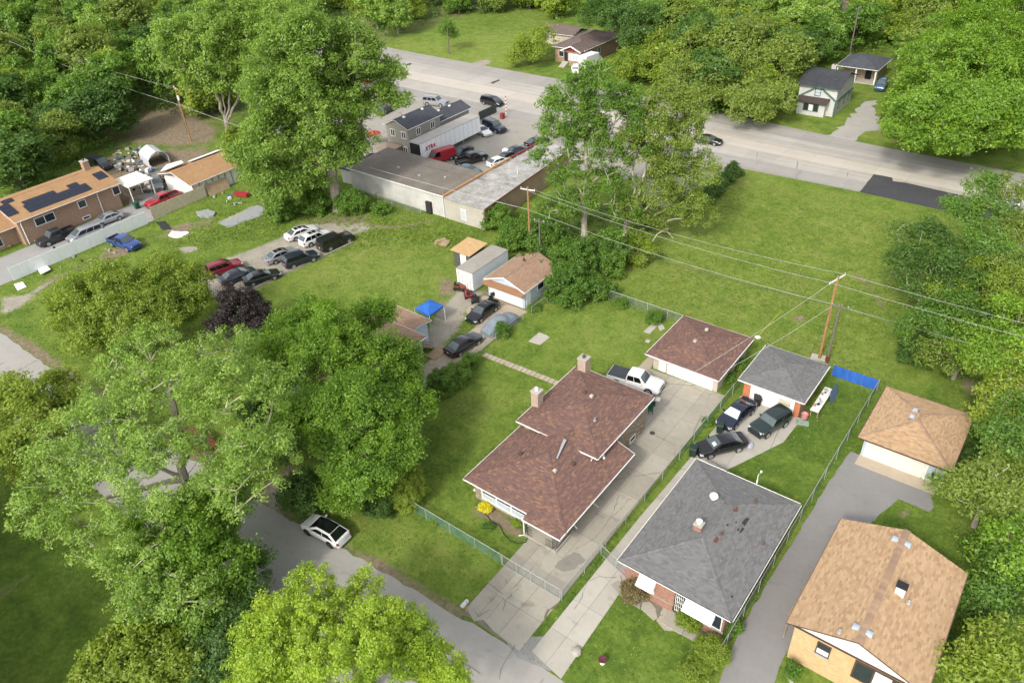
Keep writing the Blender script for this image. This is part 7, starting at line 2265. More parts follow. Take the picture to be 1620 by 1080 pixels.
# ================================================================== TREES AND SHRUBS
LEAF = {
    "cotton": leaf_mat("cottonwood_leaf", [(0.043, 0.082, 0.013), (0.079, 0.136, 0.021), (0.119, 0.185, 0.034), (0.170, 0.240, 0.064)], gain=2.4),
    "bright": leaf_mat("bright_maple_leaf", [(0.085, 0.15, 0.012), (0.135, 0.21, 0.016), (0.19, 0.265, 0.024), (0.26, 0.32, 0.05)], 0.5, gain=2.05),
    "green": leaf_mat("green_leaf", [(0.022, 0.052, 0.007), (0.042, 0.090, 0.011), (0.070, 0.130, 0.016), (0.11, 0.175, 0.026)]),
    "dark": leaf_mat("dark_green_leaf", [(0.016, 0.040, 0.007), (0.030, 0.066, 0.011), (0.048, 0.094, 0.017), (0.075, 0.13, 0.026)]),
    "lime": leaf_mat("yellow_green_leaf", [(0.050, 0.085, 0.009), (0.082, 0.125, 0.012), (0.118, 0.160, 0.018), (0.165, 0.195, 0.034)]),
    "willow": leaf_mat("grey_green_leaf", [(0.048, 0.080, 0.012), (0.080, 0.122, 0.018), (0.116, 0.162, 0.028), (0.155, 0.20, 0.048)], gain=2.1),
    "maple": leaf_mat("maple_leaf", [(0.030, 0.068, 0.007), (0.060, 0.118, 0.010), (0.095, 0.165, 0.014), (0.140, 0.210, 0.024)]),
    "plum": leaf_mat("plum_leaf", [(0.014, 0.011, 0.012), (0.026, 0.020, 0.020), (0.040, 0.031, 0.030), (0.066, 0.054, 0.05)], 0.15, gain=0.9),
    "gold": leaf_mat("gold_leaf", [(0.40, 0.36, 0.01), (0.56, 0.52, 0.02), (0.68, 0.64, 0.05)], 0.3, gain=1.25),
    "rust": leaf_mat("rusty_leaf", [(0.075, 0.065, 0.03), (0.12, 0.10, 0.045), (0.16, 0.14, 0.06)], 0.2, gain=1.3),
}
BARK = {
    "pale": mat("pale_bark", [(0.26, 0.22, 0.165), (0.38, 0.335, 0.26), (0.48, 0.44, 0.36)], 0.9, scale=2),
    "brown": mat("brown_bark", [(0.09, 0.07, 0.05), (0.15, 0.12, 0.09), (0.20, 0.165, 0.125)], 0.95, scale=2),
    "grey": mat("grey_bark", [(0.16, 0.14, 0.11), (0.24, 0.21, 0.17), (0.31, 0.28, 0.23)], 0.95, scale=2),
}
TRIS = [0]


def leaves_mesh(C, R, n_per, size, seed, squash=0.75, centre=None, aspect=0.62, up=0.55, curl=0.18):
    """thousands of small folded leaves gathered in clumps: C centres, R radii"""
    rg = np.random.default_rng(seed)
    C, R = np.asarray(C, float), np.asarray(R, float)
    K = len(C)
    n = np.maximum(5, (n_per * 0.92 * (R / R.mean()) ** 2 * rg.uniform(0.45, 1.45, K)).astype(int))
    idx = np.repeat(np.arange(K), n)
    M = len(idx)
    d = rg.normal(size=(M, 3)); d /= np.linalg.norm(d, axis=1)[:, None]
    rad = R[idx] * (0.25 + 0.75 * rg.random(M) ** 0.55) * rg.uniform(0.75, 1.15, M)
    off = d * rad[:, None]; off[:, 2] *= squash
    P = C[idx] + off
    out = d.copy()
    if centre is not None:
        o2 = P - np.asarray(centre)[None]
        o2 /= np.linalg.norm(o2, axis=1)[:, None] + 1e-9
        out = out * 0.6 + o2 * 0.4
    nrm = out * 0.55 + np.array([0, 0, up]) + rg.normal(size=(M, 3)) * 0.45
    nrm /= np.linalg.norm(nrm, axis=1)[:, None]
    a = np.cross(nrm, rg.normal(size=(M, 3))); a /= np.linalg.norm(a, axis=1)[:, None] + 1e-9
    b = np.cross(nrm, a)
    s = size * rg.uniform(0.65, 1.3, M)[:, None]
    V = np.empty((M, 3, 3), np.float32)
    w_ = b * s * aspect * 0.5
    V[:, 0] = P - a * s * 0.5 + w_
    V[:, 1] = P - a * s * 0.5 - w_
    V[:, 2] = P + a * s * 0.5 - nrm * s * curl
    me = bpy.data.meshes.new("crown")
    me.vertices.add(M * 3)
    me.vertices.foreach_set("co", V.ravel())
    me.loops.add(M * 3)
    me.polygons.add(M)
    me.loops.foreach_set("vertex_index", np.arange(M * 3, dtype=np.int32))
    me.polygons.foreach_set("loop_start", np.arange(0, M * 3, 3, dtype=np.int32))
    me.update(calc_edges=True)
    TRIS[0] += M
    return me


def wood(base, top, clumps, trunk_r, seed, every=1, tip=0.02, wig=0.12, fork=0.35, limbs=()):
    """trunk and limbs that reach the leaf clumps: each clump hangs from the nearest fitting lower point"""
    rg = np.random.default_rng(seed)
    base, top = np.array(base, float), np.array(top, float)
    pts, par = [base], [-1]
    H = top[2] - base[2]
    ns = max(4, int(H / 1.2))
    if limbs: ns = max(2, int(ns * fork))
    for i in range(1, ns + 1):
        t = i / ns * (fork if limbs else 1)
        p = base + (top - base) * t + np.array([rg.normal() * wig, rg.normal() * wig, 0]) * (0.3 + t)
        pts.append(p); par.append(len(pts) - 2)
    fk = len(pts) - 1
    for q in limbs:
        q = np.array(q, float); p0 = pts[fk]; prev = fk
        m_ = max(3, int(np.linalg.norm(q - p0) / 1.2))
        side = (q - p0) * np.array([1, 1, 0])
        for i in range(1, m_ + 1):
            t = i / m_
            pts.append(p0 + (q - p0) * t + side * 0.16 * math.sin(math.pi * t) + rg.normal(size=3) * np.array([1, 1, 0.3]) * wig * 1.4)
            par.append(prev); prev = len(pts) - 1
    buf = np.zeros((len(pts) + 60 * len(clumps) + 10, 3)); buf[:len(pts)] = pts
    cl = [c for i, c in enumerate(clumps) if i % every == 0]
    cl.sort(key=lambda c: np.hypot(c[0] - base[0], c[1] - base[1]) + 0.2 * abs(c[2] - base[2]))
    zmin = base[2] + H * fork
    for c in cl:
        A = buf[:len(pts)]
        dv = c[None] - A
        dist = np.linalg.norm(dv, axis=1)
        rise = dv[:, 2] / (dist + 1e-6)
        cost = dist * (1 + 1.6 * np.clip(0.30 - rise, 0, 2))
        cost[A[:, 2] < zmin] += 50
        j = int(np.argmin(cost))
        p = A[j].copy()
        L_ = dist[j]
        k = min(50, max(1, int(L_ / 1.1)))
        prev = j
        for i in range(1, k + 1):
            t = i / k
            q = p + (c - p) * t + np.array([rg.normal(), rg.normal(), rg.normal() * 0.6]) * 0.07 * L_ * math.sin(math.pi * t) + np.array([0, 0, 0.10 * L_ * math.sin(math.pi * t)])
            buf[len(pts)] = q
            pts.append(q); par.append(prev); prev = len(pts) - 1
    n = len(pts)
    cnt = np.zeros(n)
    kids = np.zeros(n, int)
    for i in range(n):
        if par[i] >= 0: kids[par[i]] += 1
    cnt[kids == 0] = 1
    for i in range(n - 1, 0, -1): cnt[par[i]] += cnt[i]
    r = tip * np.sqrt(cnt)
    k_ = min(1.0, trunk_r / max(r[0], 1e-6))
    r = np.maximum(tip * 0.8, r * (trunk_r / max(r[0], 1e-6)) ** (0.9 * np.clip(cnt / cnt.max(), 0, 1) ** 0.25 + 0.05))
    r[0] = trunk_r * 1.35
    A = np.array(pts)
    mb = MB()
    for i in range(1, n):
        a, b = A[par[i]], A[i]
        if r[i] < 0.012: continue
        ra = min(r[par[i]], r[i] * 1.6) if par[i] != 0 else r[0]
        sides = 8 if r[i] > 0.15 else (5 if r[i] > 0.05 else 3)
        d = b - a
        dl = np.linalg.norm(d)
        if dl < 1e-6: continue
        d = d / dl
        x = np.cross(d, [0, 0, 1.0]) if abs(d[2]) < 0.95 else np.cross(d, [1.0, 0, 0])
        x /= np.linalg.norm(x); y = np.cross(d, x)
        vs = []
        for c0, rr in ((a, ra), (b + d * r[i] * 0.3, r[i])):
            for k in range(sides):
                t = 2 * math.pi * k / sides
                vs.append(tuple(c0 + (x * math.cos(t) + y * math.sin(t)) * rr))
        mb.add(vs, [(k, (k + 1) % sides, sides + (k + 1) % sides, sides + k) for k in range(sides)])
        TRIS[0] += sides * 2
    return mb


def clumps_for(lobes, cr, dens, seed, low=-0.55):
    rg = np.random.default_rng(seed)
    C, R = [], []
    for (cx, cy, cz, rx, rz) in lobes:
        n = max(5, int(dens * rx * rx / (cr * cr)))
        k = 0
        while k < n:
            d = rg.normal(size=3); d /= np.linalg.norm(d)
            if d[2] < low: continue
            f = 0.30 + 0.62 * rg.random() ** 0.5
            f *= 1 + 0.10 * math.sin(5 * d[0] + 3 * d[1] + cx) + 0.08 * math.sin(7 * d[2] + 4 * d[1])
            p = (cx + d[0] * rx * f, cy + d[1] * rx * f, max(0.4, cz + d[2] * rz * f))
            C.append(p); R.append(cr * rg.choice([0.55, 0.8, 1.0, 1.25, 1.6]) * rg.uniform(0.85, 1.15)); k += 1
    return np.array(C), np.array(R)


def fit_z(px, py, X, Y, lo=1.0, hi=28.0):
    best = None
    for z in np.linspace(lo, hi, 109):
        x, y = G(px, py, z)
        d = (x - X) ** 2 + (y - Y) ** 2
        if best is None or d < best[0]: best = (d, z)
    return best[1]


def tree(name, label, kind, lobes, base=None, cr=0.9, dens=4.0, leaf=0.22, n_per=150, trunk_r=0.3, bark="brown", seed=1, every=1, tip=0.02,
         squash=0.7, fork=0.3, cat="tree", group=None, low=-0.55, top_f=0.55, wood_name="trunk", limbs=()):
    """lobes: (px, py, z or None, radius px, height ratio) in photo pixels; base: ground pixel of the trunk"""
    if base is not None: bx, by = G(*base)
    LB = []
    for (px, py, z, rp, q) in lobes:
        if z is None: z = fit_z(px, py, bx, by)
        x, y = G(px, py, z)
        r = rp * mscale(px, py, z)
        LB.append((x, y, z, r, r * q))
    if base is None:
        bx = sum(l[0] for l in LB) / len(LB); by = sum(l[1] for l in LB) / len(LB)
    t = thing(name, label, cat, (bx, by, 0), 0, group)
    C, R = clumps_for(LB, cr, dens, seed, low)
    cen = np.array([bx, by, np.mean([l[2] for l in LB]) - 1.0])
    topz = max(l[2] + l[4] * 0.3 for l in LB)
    mx = sum(l[0] for l in LB) / len(LB); my = sum(l[1] for l in LB) / len(LB)
    top = (bx + (mx - bx) * top_f, by + (my - by) * top_f, topz)
    o3 = np.array([bx, by, 0])
    LM = []
    for px, py in limbs:
        z = fit_z(px, py, bx, by); x, y = G(px, py, z)
        LM.append((x + (bx - x) * 0.15, y + (by - y) * 0.15, z))
    wb_ = wood((bx, by, -0.2), top, C, trunk_r, seed, every, tip, fork=fork, limbs=LM)
    wb_.build(wood_name, BARK[bark], t)
    me = leaves_mesh(C - o3, R, n_per, leaf, seed, squash, cen - o3)
    me.materials.append(LEAF[kind])
    link("crown", me, t)
    return t


def shrub(px, r_px, kind, label, q=0.85, seed=1, leaf=0.16, n_per=110, cr=0.4, zc=None, name="shrub", group=None, dens=5.5, cat="shrub", bark="brown"):
    s = mscale(*px)
    r = r_px * s
    z = zc if zc is not None else r * q * 0.72
    return tree(name, label, kind, [(px[0], px[1], z, r_px, q)], None, cr=min(cr, r * 0.5), dens=dens, leaf=leaf, n_per=n_per, trunk_r=0.06, bark=bark, seed=seed, every=4, tip=0.012, fork=0.05, cat=cat, group=group, low=-0.8, wood_name="stem")


# ---- big trees that can be told apart
tree("cottonwood_tree", "broad pale-branched cottonwood filling the lower left", "cotton",
     [(255, 640, 13, 120, 0.7), (150, 700, 12, 105, 0.65), (360, 625, 13.5, 85, 0.7), (390, 740, 11, 85, 0.7), (100, 780, 10.5, 75, 0.6), (255, 745, 11.5, 100, 0.6), (230, 570, 14, 80, 0.6), (350, 560, 13, 60, 0.6), (430, 610, 13, 52, 0.7), (190, 850, 8.5, 80, 0.6), (225, 935, 6.5, 60, 0.6), (95, 830, 8, 50, 0.6), (420, 700, 11, 45, 0.7), (300, 940, 6, 50, 0.6)],
     base=(312, 800), cr=0.55, dens=1.85, leaf=0.20, n_per=66, trunk_r=0.42, bark="pale", seed=3, tip=0.030, fork=0.3, every=2, limbs=[(265, 600), (170, 690), (360, 640), (400, 730), (120, 800), (230, 880)])
tree("maple_tree", "dense mid green maple below the broad cottonwood", "maple",
     [(290, 850, 6.5, 88, 0.8), (340, 800, 7, 60, 0.8), (250, 900, 5.5, 65, 0.8), (350, 890, 5, 55, 0.8), (310, 960, 4, 55, 0.8), (255, 985, 3.4, 50, 0.8), (350, 960, 3.5, 50, 0.8)], cr=0.62, dens=4.6, leaf=0.22, n_per=120, trunk_r=0.28, seed=5)
tree("maple_tree", "bright yellow-green maple at the bottom of the picture", "bright",
     [(520, 990, 8.0, 68, 0.85), (440, 975, 7.6, 48, 0.85), (600, 998, 7.2, 50, 0.85), (640, 1025, 7.0, 62, 0.85), (450, 1050, 7.5, 80, 0.85), (560, 1060, 8.5, 95, 0.85), (690, 1050, 6.2, 48, 0.85), (500, 925, 8.6, 36, 1.0), (410, 1010, 7.0, 50, 0.9), (575, 935, 7.8, 34, 1.0), (640, 975, 6.8, 30, 1.0), (700, 1085, 6.5, 50, 0.9), (395, 1075, 6.5, 50, 0.9)]
     + [(int(430 + 34 * (k % 8) + 9 * math.sin(k * 5.1)), int(1010 - 46 * math.sin(math.pi * ((k % 8) + 0.5) / 8) + 26 * (k // 8)), 8.6 - 0.1 * k, 19 + (k * 7) % 9, 2.1) for k in range(24)],
     cr=0.42, dens=2.7, leaf=0.17, n_per=80, trunk_r=0.25, seed=7, every=3)
tree("maple_tree", "tall full green maple before the pale blue house", "maple",
     [(520, 560, 9.5, 90, 0.85), (455, 545, 9, 55, 0.85), (590, 575, 8.6, 62, 0.85), (560, 660, 7.5, 88, 0.85), (500, 660, 8, 72, 0.85), (620, 640, 6.6, 52, 0.75), (570, 740, 5.5, 72, 0.85), (490, 510, 10, 50, 0.8), (545, 775, 3.4, 44, 0.9), (655, 645, 5.6, 36, 0.8), (620, 705, 5.6, 48, 0.8), (635, 560, 7.5, 36, 0.8), (440, 600, 8, 45, 0.8), (590, 500, 9, 40, 0.8), (640, 600, 6.5, 42, 0.8)],
     base=(545, 745), cr=0.68, dens=4.6, leaf=0.22, n_per=120, trunk_r=0.3, seed=11)
tree("plum_tree", "dark purple-leaved plum beside the gravel lot", "plum", [(378, 490, 4.8, 38, 0.9), (350, 512, 4, 26, 0.8), (408, 505, 4, 26, 0.9), (365, 470, 5.5, 20, 1.2), (395, 475, 5.4, 18, 1.2), (412, 485, 4.8, 14, 1.2)], cr=0.55, dens=4.8, leaf=0.2, n_per=100, trunk_r=0.14, seed=13)
tree("ash_tree", "yellow-green round tree beside the street's left bend", "lime",
     [(180, 470, 6.8, 75, 0.8), (265, 445, 7, 58, 0.8), (130, 490, 5.5, 50, 0.8), (230, 500, 6, 60, 0.8), (300, 480, 5, 40, 0.8), (105, 480, 5, 32, 0.9), (150, 540, 3.5, 45, 0.8)], cr=0.8, dens=4.4, leaf=0.26, n_per=110, trunk_r=0.22, seed=17)
tree("ash_tree", "olive green tree cut by the left edge", "lime", [(25, 650, 6.5, 62, 0.75), (60, 690, 6, 50, 0.75), (5, 720, 5.5, 55, 0.75), (75, 620, 5.5, 36, 0.8), (20, 615, 5, 30, 0.8), (105, 640, 5, 42, 0.8), (100, 600, 5, 26, 0.8)], cr=0.75, dens=4.2, leaf=0.25, n_per=100, trunk_r=0.2, seed=19)
tree("dark_tree", "dark leafy tree under the broad cottonwood by the street", "dark", [(455, 690, 4, 50, 0.8), (470, 780, 2.6, 38, 0.9), (420, 650, 5, 45, 0.8), (400, 560, 5.5, 40, 0.8)], cr=0.7, dens=4, leaf=0.24, n_per=90, trunk_r=0.15, seed=23)
tree("sumac_tree", "feathery olive shrub tree at the bottom left", "lime", [(200, 1035, 3.6, 72, 0.75), (265, 1050, 3.2, 62, 0.75), (160, 1070, 3, 55, 0.7), (310, 1060, 3.2, 45, 0.8)], cr=0.55, dens=4.4, leaf=0.24, n_per=110, trunk_r=0.14, seed=29)
tree("dark_tree", "dark green tree between cottonwood and bright maple", "dark", [(360, 1010, 4, 45, 0.9), (340, 1060, 3.4, 45, 0.9), (385, 960, 4, 40, 0.9), (400, 900, 3.5, 35, 0.9)], cr=0.6, dens=4, leaf=0.22, n_per=90, trunk_r=0.14, seed=31)
tree("cottonwood_tree", "huge cottonwood with thick trunk left of the warehouse", "cotton",
     [(500, 105, None, 80, 0.8), (560, 110, None, 62, 0.85), (440, 130, None, 72, 0.8), (520, 175, None, 78, 0.75), (590, 155, None, 45, 0.8), (440, 215, None, 62, 0.75), (500, 235, None, 58, 0.75), (555, 225, None, 45, 0.7), (455, 285, None, 56, 0.6), (415, 270, None, 42, 0.6), (500, 45, None, 50, 0.8), (560, 60, None, 38, 0.9), (620, 120, None, 26, 0.9), (635, 155, None, 20, 0.8), (450, 60, None, 50, 0.8), (395, 240, None, 36, 0.6)],
     base=(535, 332), cr=1.05, dens=3.6, leaf=0.34, n_per=130, trunk_r=0.85, bark="grey", seed=37, tip=0.035, fork=0.28, every=2, limbs=[(440, 180), (500, 90), (570, 120), (590, 170), (470, 260)])
tree("cottonwood_tree", "tall cottonwood with several stems behind the huge one", "cotton",
     [(330, 60, None, 62, 0.85), (290, 90, None, 42, 0.85), (350, 110, None, 55, 0.8), (400, 75, None, 58, 0.85), (385, 130, None, 45, 0.8), (320, 120, None, 36, 0.8), (270, 60, None, 30, 0.9), (420, 35, None, 46, 0.85), (375, 30, None, 40, 0.85)],
     base=(362, 212), cr=1.2, dens=3.8, leaf=0.40, n_per=120, trunk_r=0.5, bark="grey", seed=41, tip=0.035, fork=0.12, every=2, limbs=[(320, 80), (365, 90), (400, 80), (345, 110)])
tree("poplar_tree", "tall open poplar with pale limbs behind the warehouse yard", "green",
     [(905, 165, None, 52, 0.8), (950, 145, None, 50, 0.8), (985, 165, None, 38, 0.8), (880, 210, None, 40, 0.8), (900, 275, None, 45, 0.8), (870, 160, None, 28, 0.8), (940, 230, None, 46, 0.8), (965, 285, None, 40, 0.8), (880, 330, None, 38, 0.7), (1000, 235, None, 36, 0.8), (1010, 190, None, 34, 0.8), (930, 190, None, 44, 0.8), (915, 320, None, 40, 0.7), (985, 330, None, 34, 0.8), (860, 250, None, 26, 0.8), (925, 125, None, 30, 0.8)],
     base=(924, 380), cr=0.62, dens=2.2, leaf=0.26, n_per=66, trunk_r=0.42, bark="pale", seed=43, tip=0.030, fork=0.22, every=2, limbs=[(890, 190), (930, 150), (985, 165), (960, 230), (875, 260)])
tree("willow_tree", "drooping olive-green tree at the meadow's edge", "willow",
     [(1060, 155, None, 42, 0.8), (1035, 200, None, 42, 0.85), (1080, 208, None, 42, 0.75), (1105, 265, None, 38, 0.7), (1060, 280, None, 46, 0.75), (1085, 320, None, 40, 0.65), (1035, 300, None, 38, 0.8), (1110, 340, None, 26, 0.6), (1000, 215, None, 30, 0.8), (1000, 330, None, 34, 0.7), (1020, 250, None, 40, 0.8), (1060, 240, None, 40, 0.7), (1090, 170, None, 34, 0.8), (1030, 345, None, 30, 0.7)],
     base=(987, 378), cr=0.7, dens=2.6, leaf=0.26, n_per=85, trunk_r=0.34, bark="pale", seed=47, tip=0.030, fork=0.12, every=2, limbs=[(1040, 190), (1075, 215), (1010, 230), (1060, 290)])
tree("maple_tree", "massive spreading maple right of the gravel drive", "maple",
     [(1520, 110, 13, 85, 0.8), (1480, 190, 9, 75, 0.85), (1560, 190, 9, 80, 0.85), (1575, 110, 12, 72, 0.8), (1540, 50, 14, 70, 0.8), (1450, 160, 8, 48, 0.9), (1470, 95, 11, 48, 0.9), (1610, 200, 8, 60, 0.9), (1500, 212, 5, 50, 0.8), (1590, 40, 13, 60, 0.8)], base=(1530, 245), cr=1.2, dens=4.4, leaf=0.40, n_per=120, trunk_r=0.5, seed=53)
for i, (lb, kd, lobes, bs, bk) in enumerate((
        ("willowy green tree, tallest of those along the far verge", "willow", [(1185, 65, 9, 52, 0.85), (1215, 110, 7, 50, 0.85), (1165, 110, 7, 45, 0.85), (1220, 160, 4.5, 40, 0.85), (1180, 165, 4.5, 42, 0.85)], None, "pale"),
        ("grey-green rounded tree between far brick house and far verge", "willow", [(1100, 85, 8, 46, 0.9), (1125, 130, 6, 44, 0.9), (1075, 120, 6, 36, 0.9), (1150, 60, 8, 40, 0.9)], None, "grey"),
        ("dark maple close behind the far brick house", "dark", [(985, 30, 10, 42, 0.9), (1030, 40, 9, 40, 0.9), (1000, 60, 7, 28, 0.9), (950, 20, 10, 35, 0.9)], None, "brown"),
        ("small olive bush-like tree right of the far brick house", "lime", [(985, 110, 3.5, 28, 0.9), (1030, 105, 4, 30, 0.9), (1010, 85, 4, 25, 0.9), (1050, 75, 6, 36, 0.9)], None, "brown"),
        ("bright shrubby tree left of the far brick house", "lime", [(840, 75, 4, 30, 0.85), (862, 60, 4, 22, 0.9), (822, 85, 3, 20, 0.9)], None, "brown"),
        ("slim young tree alone on the far field", "green", [(708, 48, 5, 14, 1.1), (708, 38, 7, 9, 1.0)], (710, 86), "brown"),
        ("leggy tree right of the meadow, beside the asphalt patch", "dark", [(1460, 375, 7.5, 44, 0.7), (1440, 415, 6, 40, 0.7), (1490, 420, 6.5, 44, 0.7), (1520, 440, 6, 44, 0.8), (1470, 460, 4.5, 44, 0.8)], (1478, 530), "pale"),
        ("tall thin tree before the road's right end", "green", [(1550, 295, 11, 32, 0.8), (1530, 330, 10, 34, 0.7), (1565, 340, 9.5, 38, 0.8), (1575, 400, 7.5, 45, 0.8), (1540, 390, 7, 36, 0.8)], (1569, 430), "pale"),
        ("leaning pale-stemmed tree at the right edge below the road", "willow", [(1600, 300, 11, 34, 0.8), (1612, 360, 9.5, 36, 0.8), (1595, 420, 7, 40, 0.8)], (1590, 490), "pale"),
        ("broad dark shrubby tree behind the crossarm pole", "green", [(1460, 520, 4, 44, 0.7), (1510, 500, 4.5, 52, 0.8), (1560, 480, 5, 55, 0.8), (1600, 510, 5, 50, 0.8)], None, "brown"),
        ("olive drooping tree behind the tan-roofed garage", "willow", [(1500, 555, 3.2, 42, 0.7), (1545, 560, 3.4, 40, 0.8)], None, "grey"),
        ("yellow-green tree right of the tan-roofed garage", "lime", [(1590, 600, 6, 52, 0.75), (1612, 660, 5.5, 52, 0.8), (1575, 660, 4.5, 36, 0.8)], None, "grey"),
        ("feathery bright tree above the asphalt turning spur", "willow", [(1560, 765, 5, 56, 0.65), (1605, 740, 5.5, 46, 0.7), (1520, 775, 4, 34, 0.6), (1590, 800, 4, 44, 0.7)], None, "pale"),
        ("green tree right of the tan house's lawn", "green", [(1590, 900, 3.8, 48, 0.8), (1612, 950, 4, 50, 0.8), (1560, 935, 3, 36, 0.8)], None, "brown"),
        ("dense green tree at the right edge above the feathery bright one", "green", [(1605, 700, 6, 46, 0.8), (1580, 690, 4.5, 36, 0.8), (1612, 650, 7, 40, 0.8)], None, "brown"),
        ("tall green tree at the right edge beside the meadow", "maple", [(1600, 560, 7.5, 48, 0.8), (1565, 540, 6, 42, 0.8), (1612, 500, 8, 45, 0.8), (1570, 590, 4, 36, 0.8)], None, "brown"),
        ("bushy green tree right of the tan house's gable end", "maple", [(1600, 845, 4.5, 44, 0.8), (1575, 860, 3.5, 34, 0.8), (1612, 900, 5, 40, 0.8)], None, "brown"),
        ("olive tree between meadow trees and the right edge", "lime", [(1545, 440, 6, 42, 0.8), (1510, 470, 5, 36, 0.8), (1590, 460, 7, 42, 0.8)], None, "grey"),
        ("yellowish tree in the lower right corner", "lime", [(1580, 1020, 4.6, 58, 0.75), (1545, 1060, 3.8, 50, 0.75), (1612, 1070, 5, 55, 0.8)], None, "brown"))):
    tree("verge_tree" if i < 6 else "young_tree", lb, kd, lobes, bs, cr=0.85 if i > 5 else 1.1, dens=3.6, leaf=0.26 if i > 5 else 0.38, n_per=105, trunk_r=0.18, bark=bk, seed=60 + i * 3, tip=0.024)
# ---- bushes
for i, (px, r, k, lb) in enumerate((
        ((905, 415), 44, "green", "big green bush right of the short old pole"), ((962, 400), 42, "green", "big green bush below the pale poplar"), ((860, 372), 38, "green", "dense bush behind the blue garage pole"),
        ((815, 372), 34, "green", "bush between warehouse corner and blue garage"), ((900, 455), 38, "green", "bush at the lawn corner by the blue garage"), ((945, 455), 26, "green", "smaller bush right of the lawn corner bush"),
        ((1005, 390), 34, "lime", "ivy-clad bush at the meadow side of the thicket"), ((850, 420), 30, "dark", "dark bush just behind the blue garage roof"), ((785, 345), 24, "green", "ivy bush against the warehouse corner"),
        ((555, 320), 26, "green", "bush right of the huge cottonwood trunk"), ((500, 318), 28, "green", "bush left of the huge cottonwood trunk"), ((445, 330), 26, "green", "weedy bush left along the junk yard lawn"),
        ((640, 772), 42, "lime", "clipped round yellow-green shrub at the wire fence end"), ((600, 790), 34, "dark", "dark bush behind the round clipped shrub"), ((480, 775), 34, "dark", "dark bush beside the gravel path to the street"),
        ((700, 605), 28, "green", "hedge bush at the near end beside the sandy drive"), ((725, 590), 24, "green", "hedge bush in the middle beside the sandy drive"), ((743, 572), 16, "green", "hedge bush at the far end beside the sandy drive"),
        ((1093, 975), 24, "lime", "rounded shrub before the white awning"), ((1122, 1030), 30, "lime", "larger rounded shrub at the lawn's right side"), ((1095, 1062), 26, "lime", "rounded shrub cut by the bottom edge"),
        ((1005, 932), 22, "rust", "rusty brown shrub by the wire gate"), ((1160, 990), 16, "green", "leafy shrub at the grey roof's front corner"), ((1150, 1000), 10, "green", "small shrub at the brick wall's end"),
        ((768, 802), 10, "gold", "golden yellow shrub under the picture window"), ((817, 830), 7, "lime", "small lime plant by the porch"), ((770, 835), 9, "green", "low green plant in the front lawn bed"), ((689, 828), 6, "lime", "lime weed growing in the wire fence"), ((777, 875), 6, "lime", "lime weed near the driveway gate"),
        ((845, 488), 10, "green", "weedy shrub on the wire fence by the blue garage"), ((795, 522), 14, "green", "weeds along the covered car's fence"), ((985, 480), 12, "green", "weeds at the left end of the back fence"),
        ((1035, 503), 14, "green", "weeds where the back fence meets the red garage"), ((1172, 575), 12, "green", "weeds between red garage and green fence"), ((1150, 598), 11, "green", "weeds near the red garage's front corner"), ((1120, 668), 8, "green", "weeds low on the green fence"),
        ((1255, 1062), 14, "green", "leafy plants in the kerbed bed before the tan house"), ((1570, 640), 30, "green", "shrub behind the tan-roofed garage's right side"), ((1545, 720), 26, "dark", "dark bush at the tan-roofed garage's right corner"),
        ((1550, 870), 30, "green", "bush at the right of the tan house lawn"), ((1540, 960), 28, "green", "bush beside the tan house's right eave"), ((1520, 1030), 26, "dark", "dark bush in the lower right by the tan house"),
        ((1450, 555), 30, "dark", "dark low thicket behind the blue tarpaulin"), ((1600, 700), 36, "green", "leafy bush at the right edge"), ((395, 250), 32, "green", "bush at the rundown garage's right corner"), ((375, 225), 26, "lime", "bush below the several-stemmed cottonwood"), ((605, 330), 14, "green", "small bush against the warehouse wall"), ((635, 312), 9, "green", "sapling against the middle of the warehouse wall"), ((605, 303), 9, "green", "sapling left on the warehouse wall"))):
    far = px[1] < 480
    if "round" in lb:
        shrub(px, r, k, lb, seed=100 + i, leaf=0.10, n_per=60, cr=0.22, q=0.85, dens=8.0)
        continue
    shrub(px, r, k, lb, seed=100 + i, leaf=0.26 if far else 0.13, n_per=80, cr=0.5 if far else 0.27, q=0.9 if r > 12 else 0.7)
# hedge row at the meadow's road corner
for k in range(5):
    t = k / 4
    shrub((1118 + 42 * t, 312 - 42 * t), 15, "dark", "clipped dark hedge shrub in the row beside the paved yard", seed=200 + k, leaf=0.25, n_per=60, cr=0.45, group="hedge row beside the paved yard", name="hedge_shrub")

# ---- woods: prototypes, each a full tree, copied tree by tree
PROTO = []
for i, (kd, H, R, bk) in enumerate((("green", 11, 4.6, "brown"), ("dark", 12, 5.0, "brown"), ("green", 9, 4.2, "grey"), ("lime", 10, 4.4, "brown"), ("willow", 12, 4.8, "grey"), ("cotton", 13, 4.6, "pale"), ("green", 13, 4.4, "brown"), ("lime", 8, 3.8, "grey"))):
    rg = np.random.default_rng(500 + i)
    lob = [(0, 0, H * 0.60, R * 0.78, H * 0.34), (0.5, 0.3, H * 0.30, R * 0.80, H * 0.26)]
    for k in range(6):
        a = 2 * math.pi * k / 6 + rg.random()
        lob.append((math.cos(a) * R * 0.5, math.sin(a) * R * 0.5, H * rg.uniform(0.22, 0.76), R * rg.uniform(0.42, 0.6), H * rg.uniform(0.14, 0.22)))
    C, Rr = clumps_for(lob, 1.0, 2.6, 510 + i)
    t = thing("forest_tree", "tree of the dense woods", "tree", (0, 0, 0), 0, "trees of the dense woods")
    wood((0, 0, -0.3), (0.3, 0.2, H * 0.8), C, 0.24, 520 + i, 4, 0.03).build("trunk", BARK[bk], t)
    me = leaves_mesh(C, Rr, 82, 0.48, 530 + i, 0.75, (0, 0, H * 0.5))
    me.materials.append(LEAF[kd])
    link("crown", me, t)
    PROTO.append((t, H, R))
used_p = set()
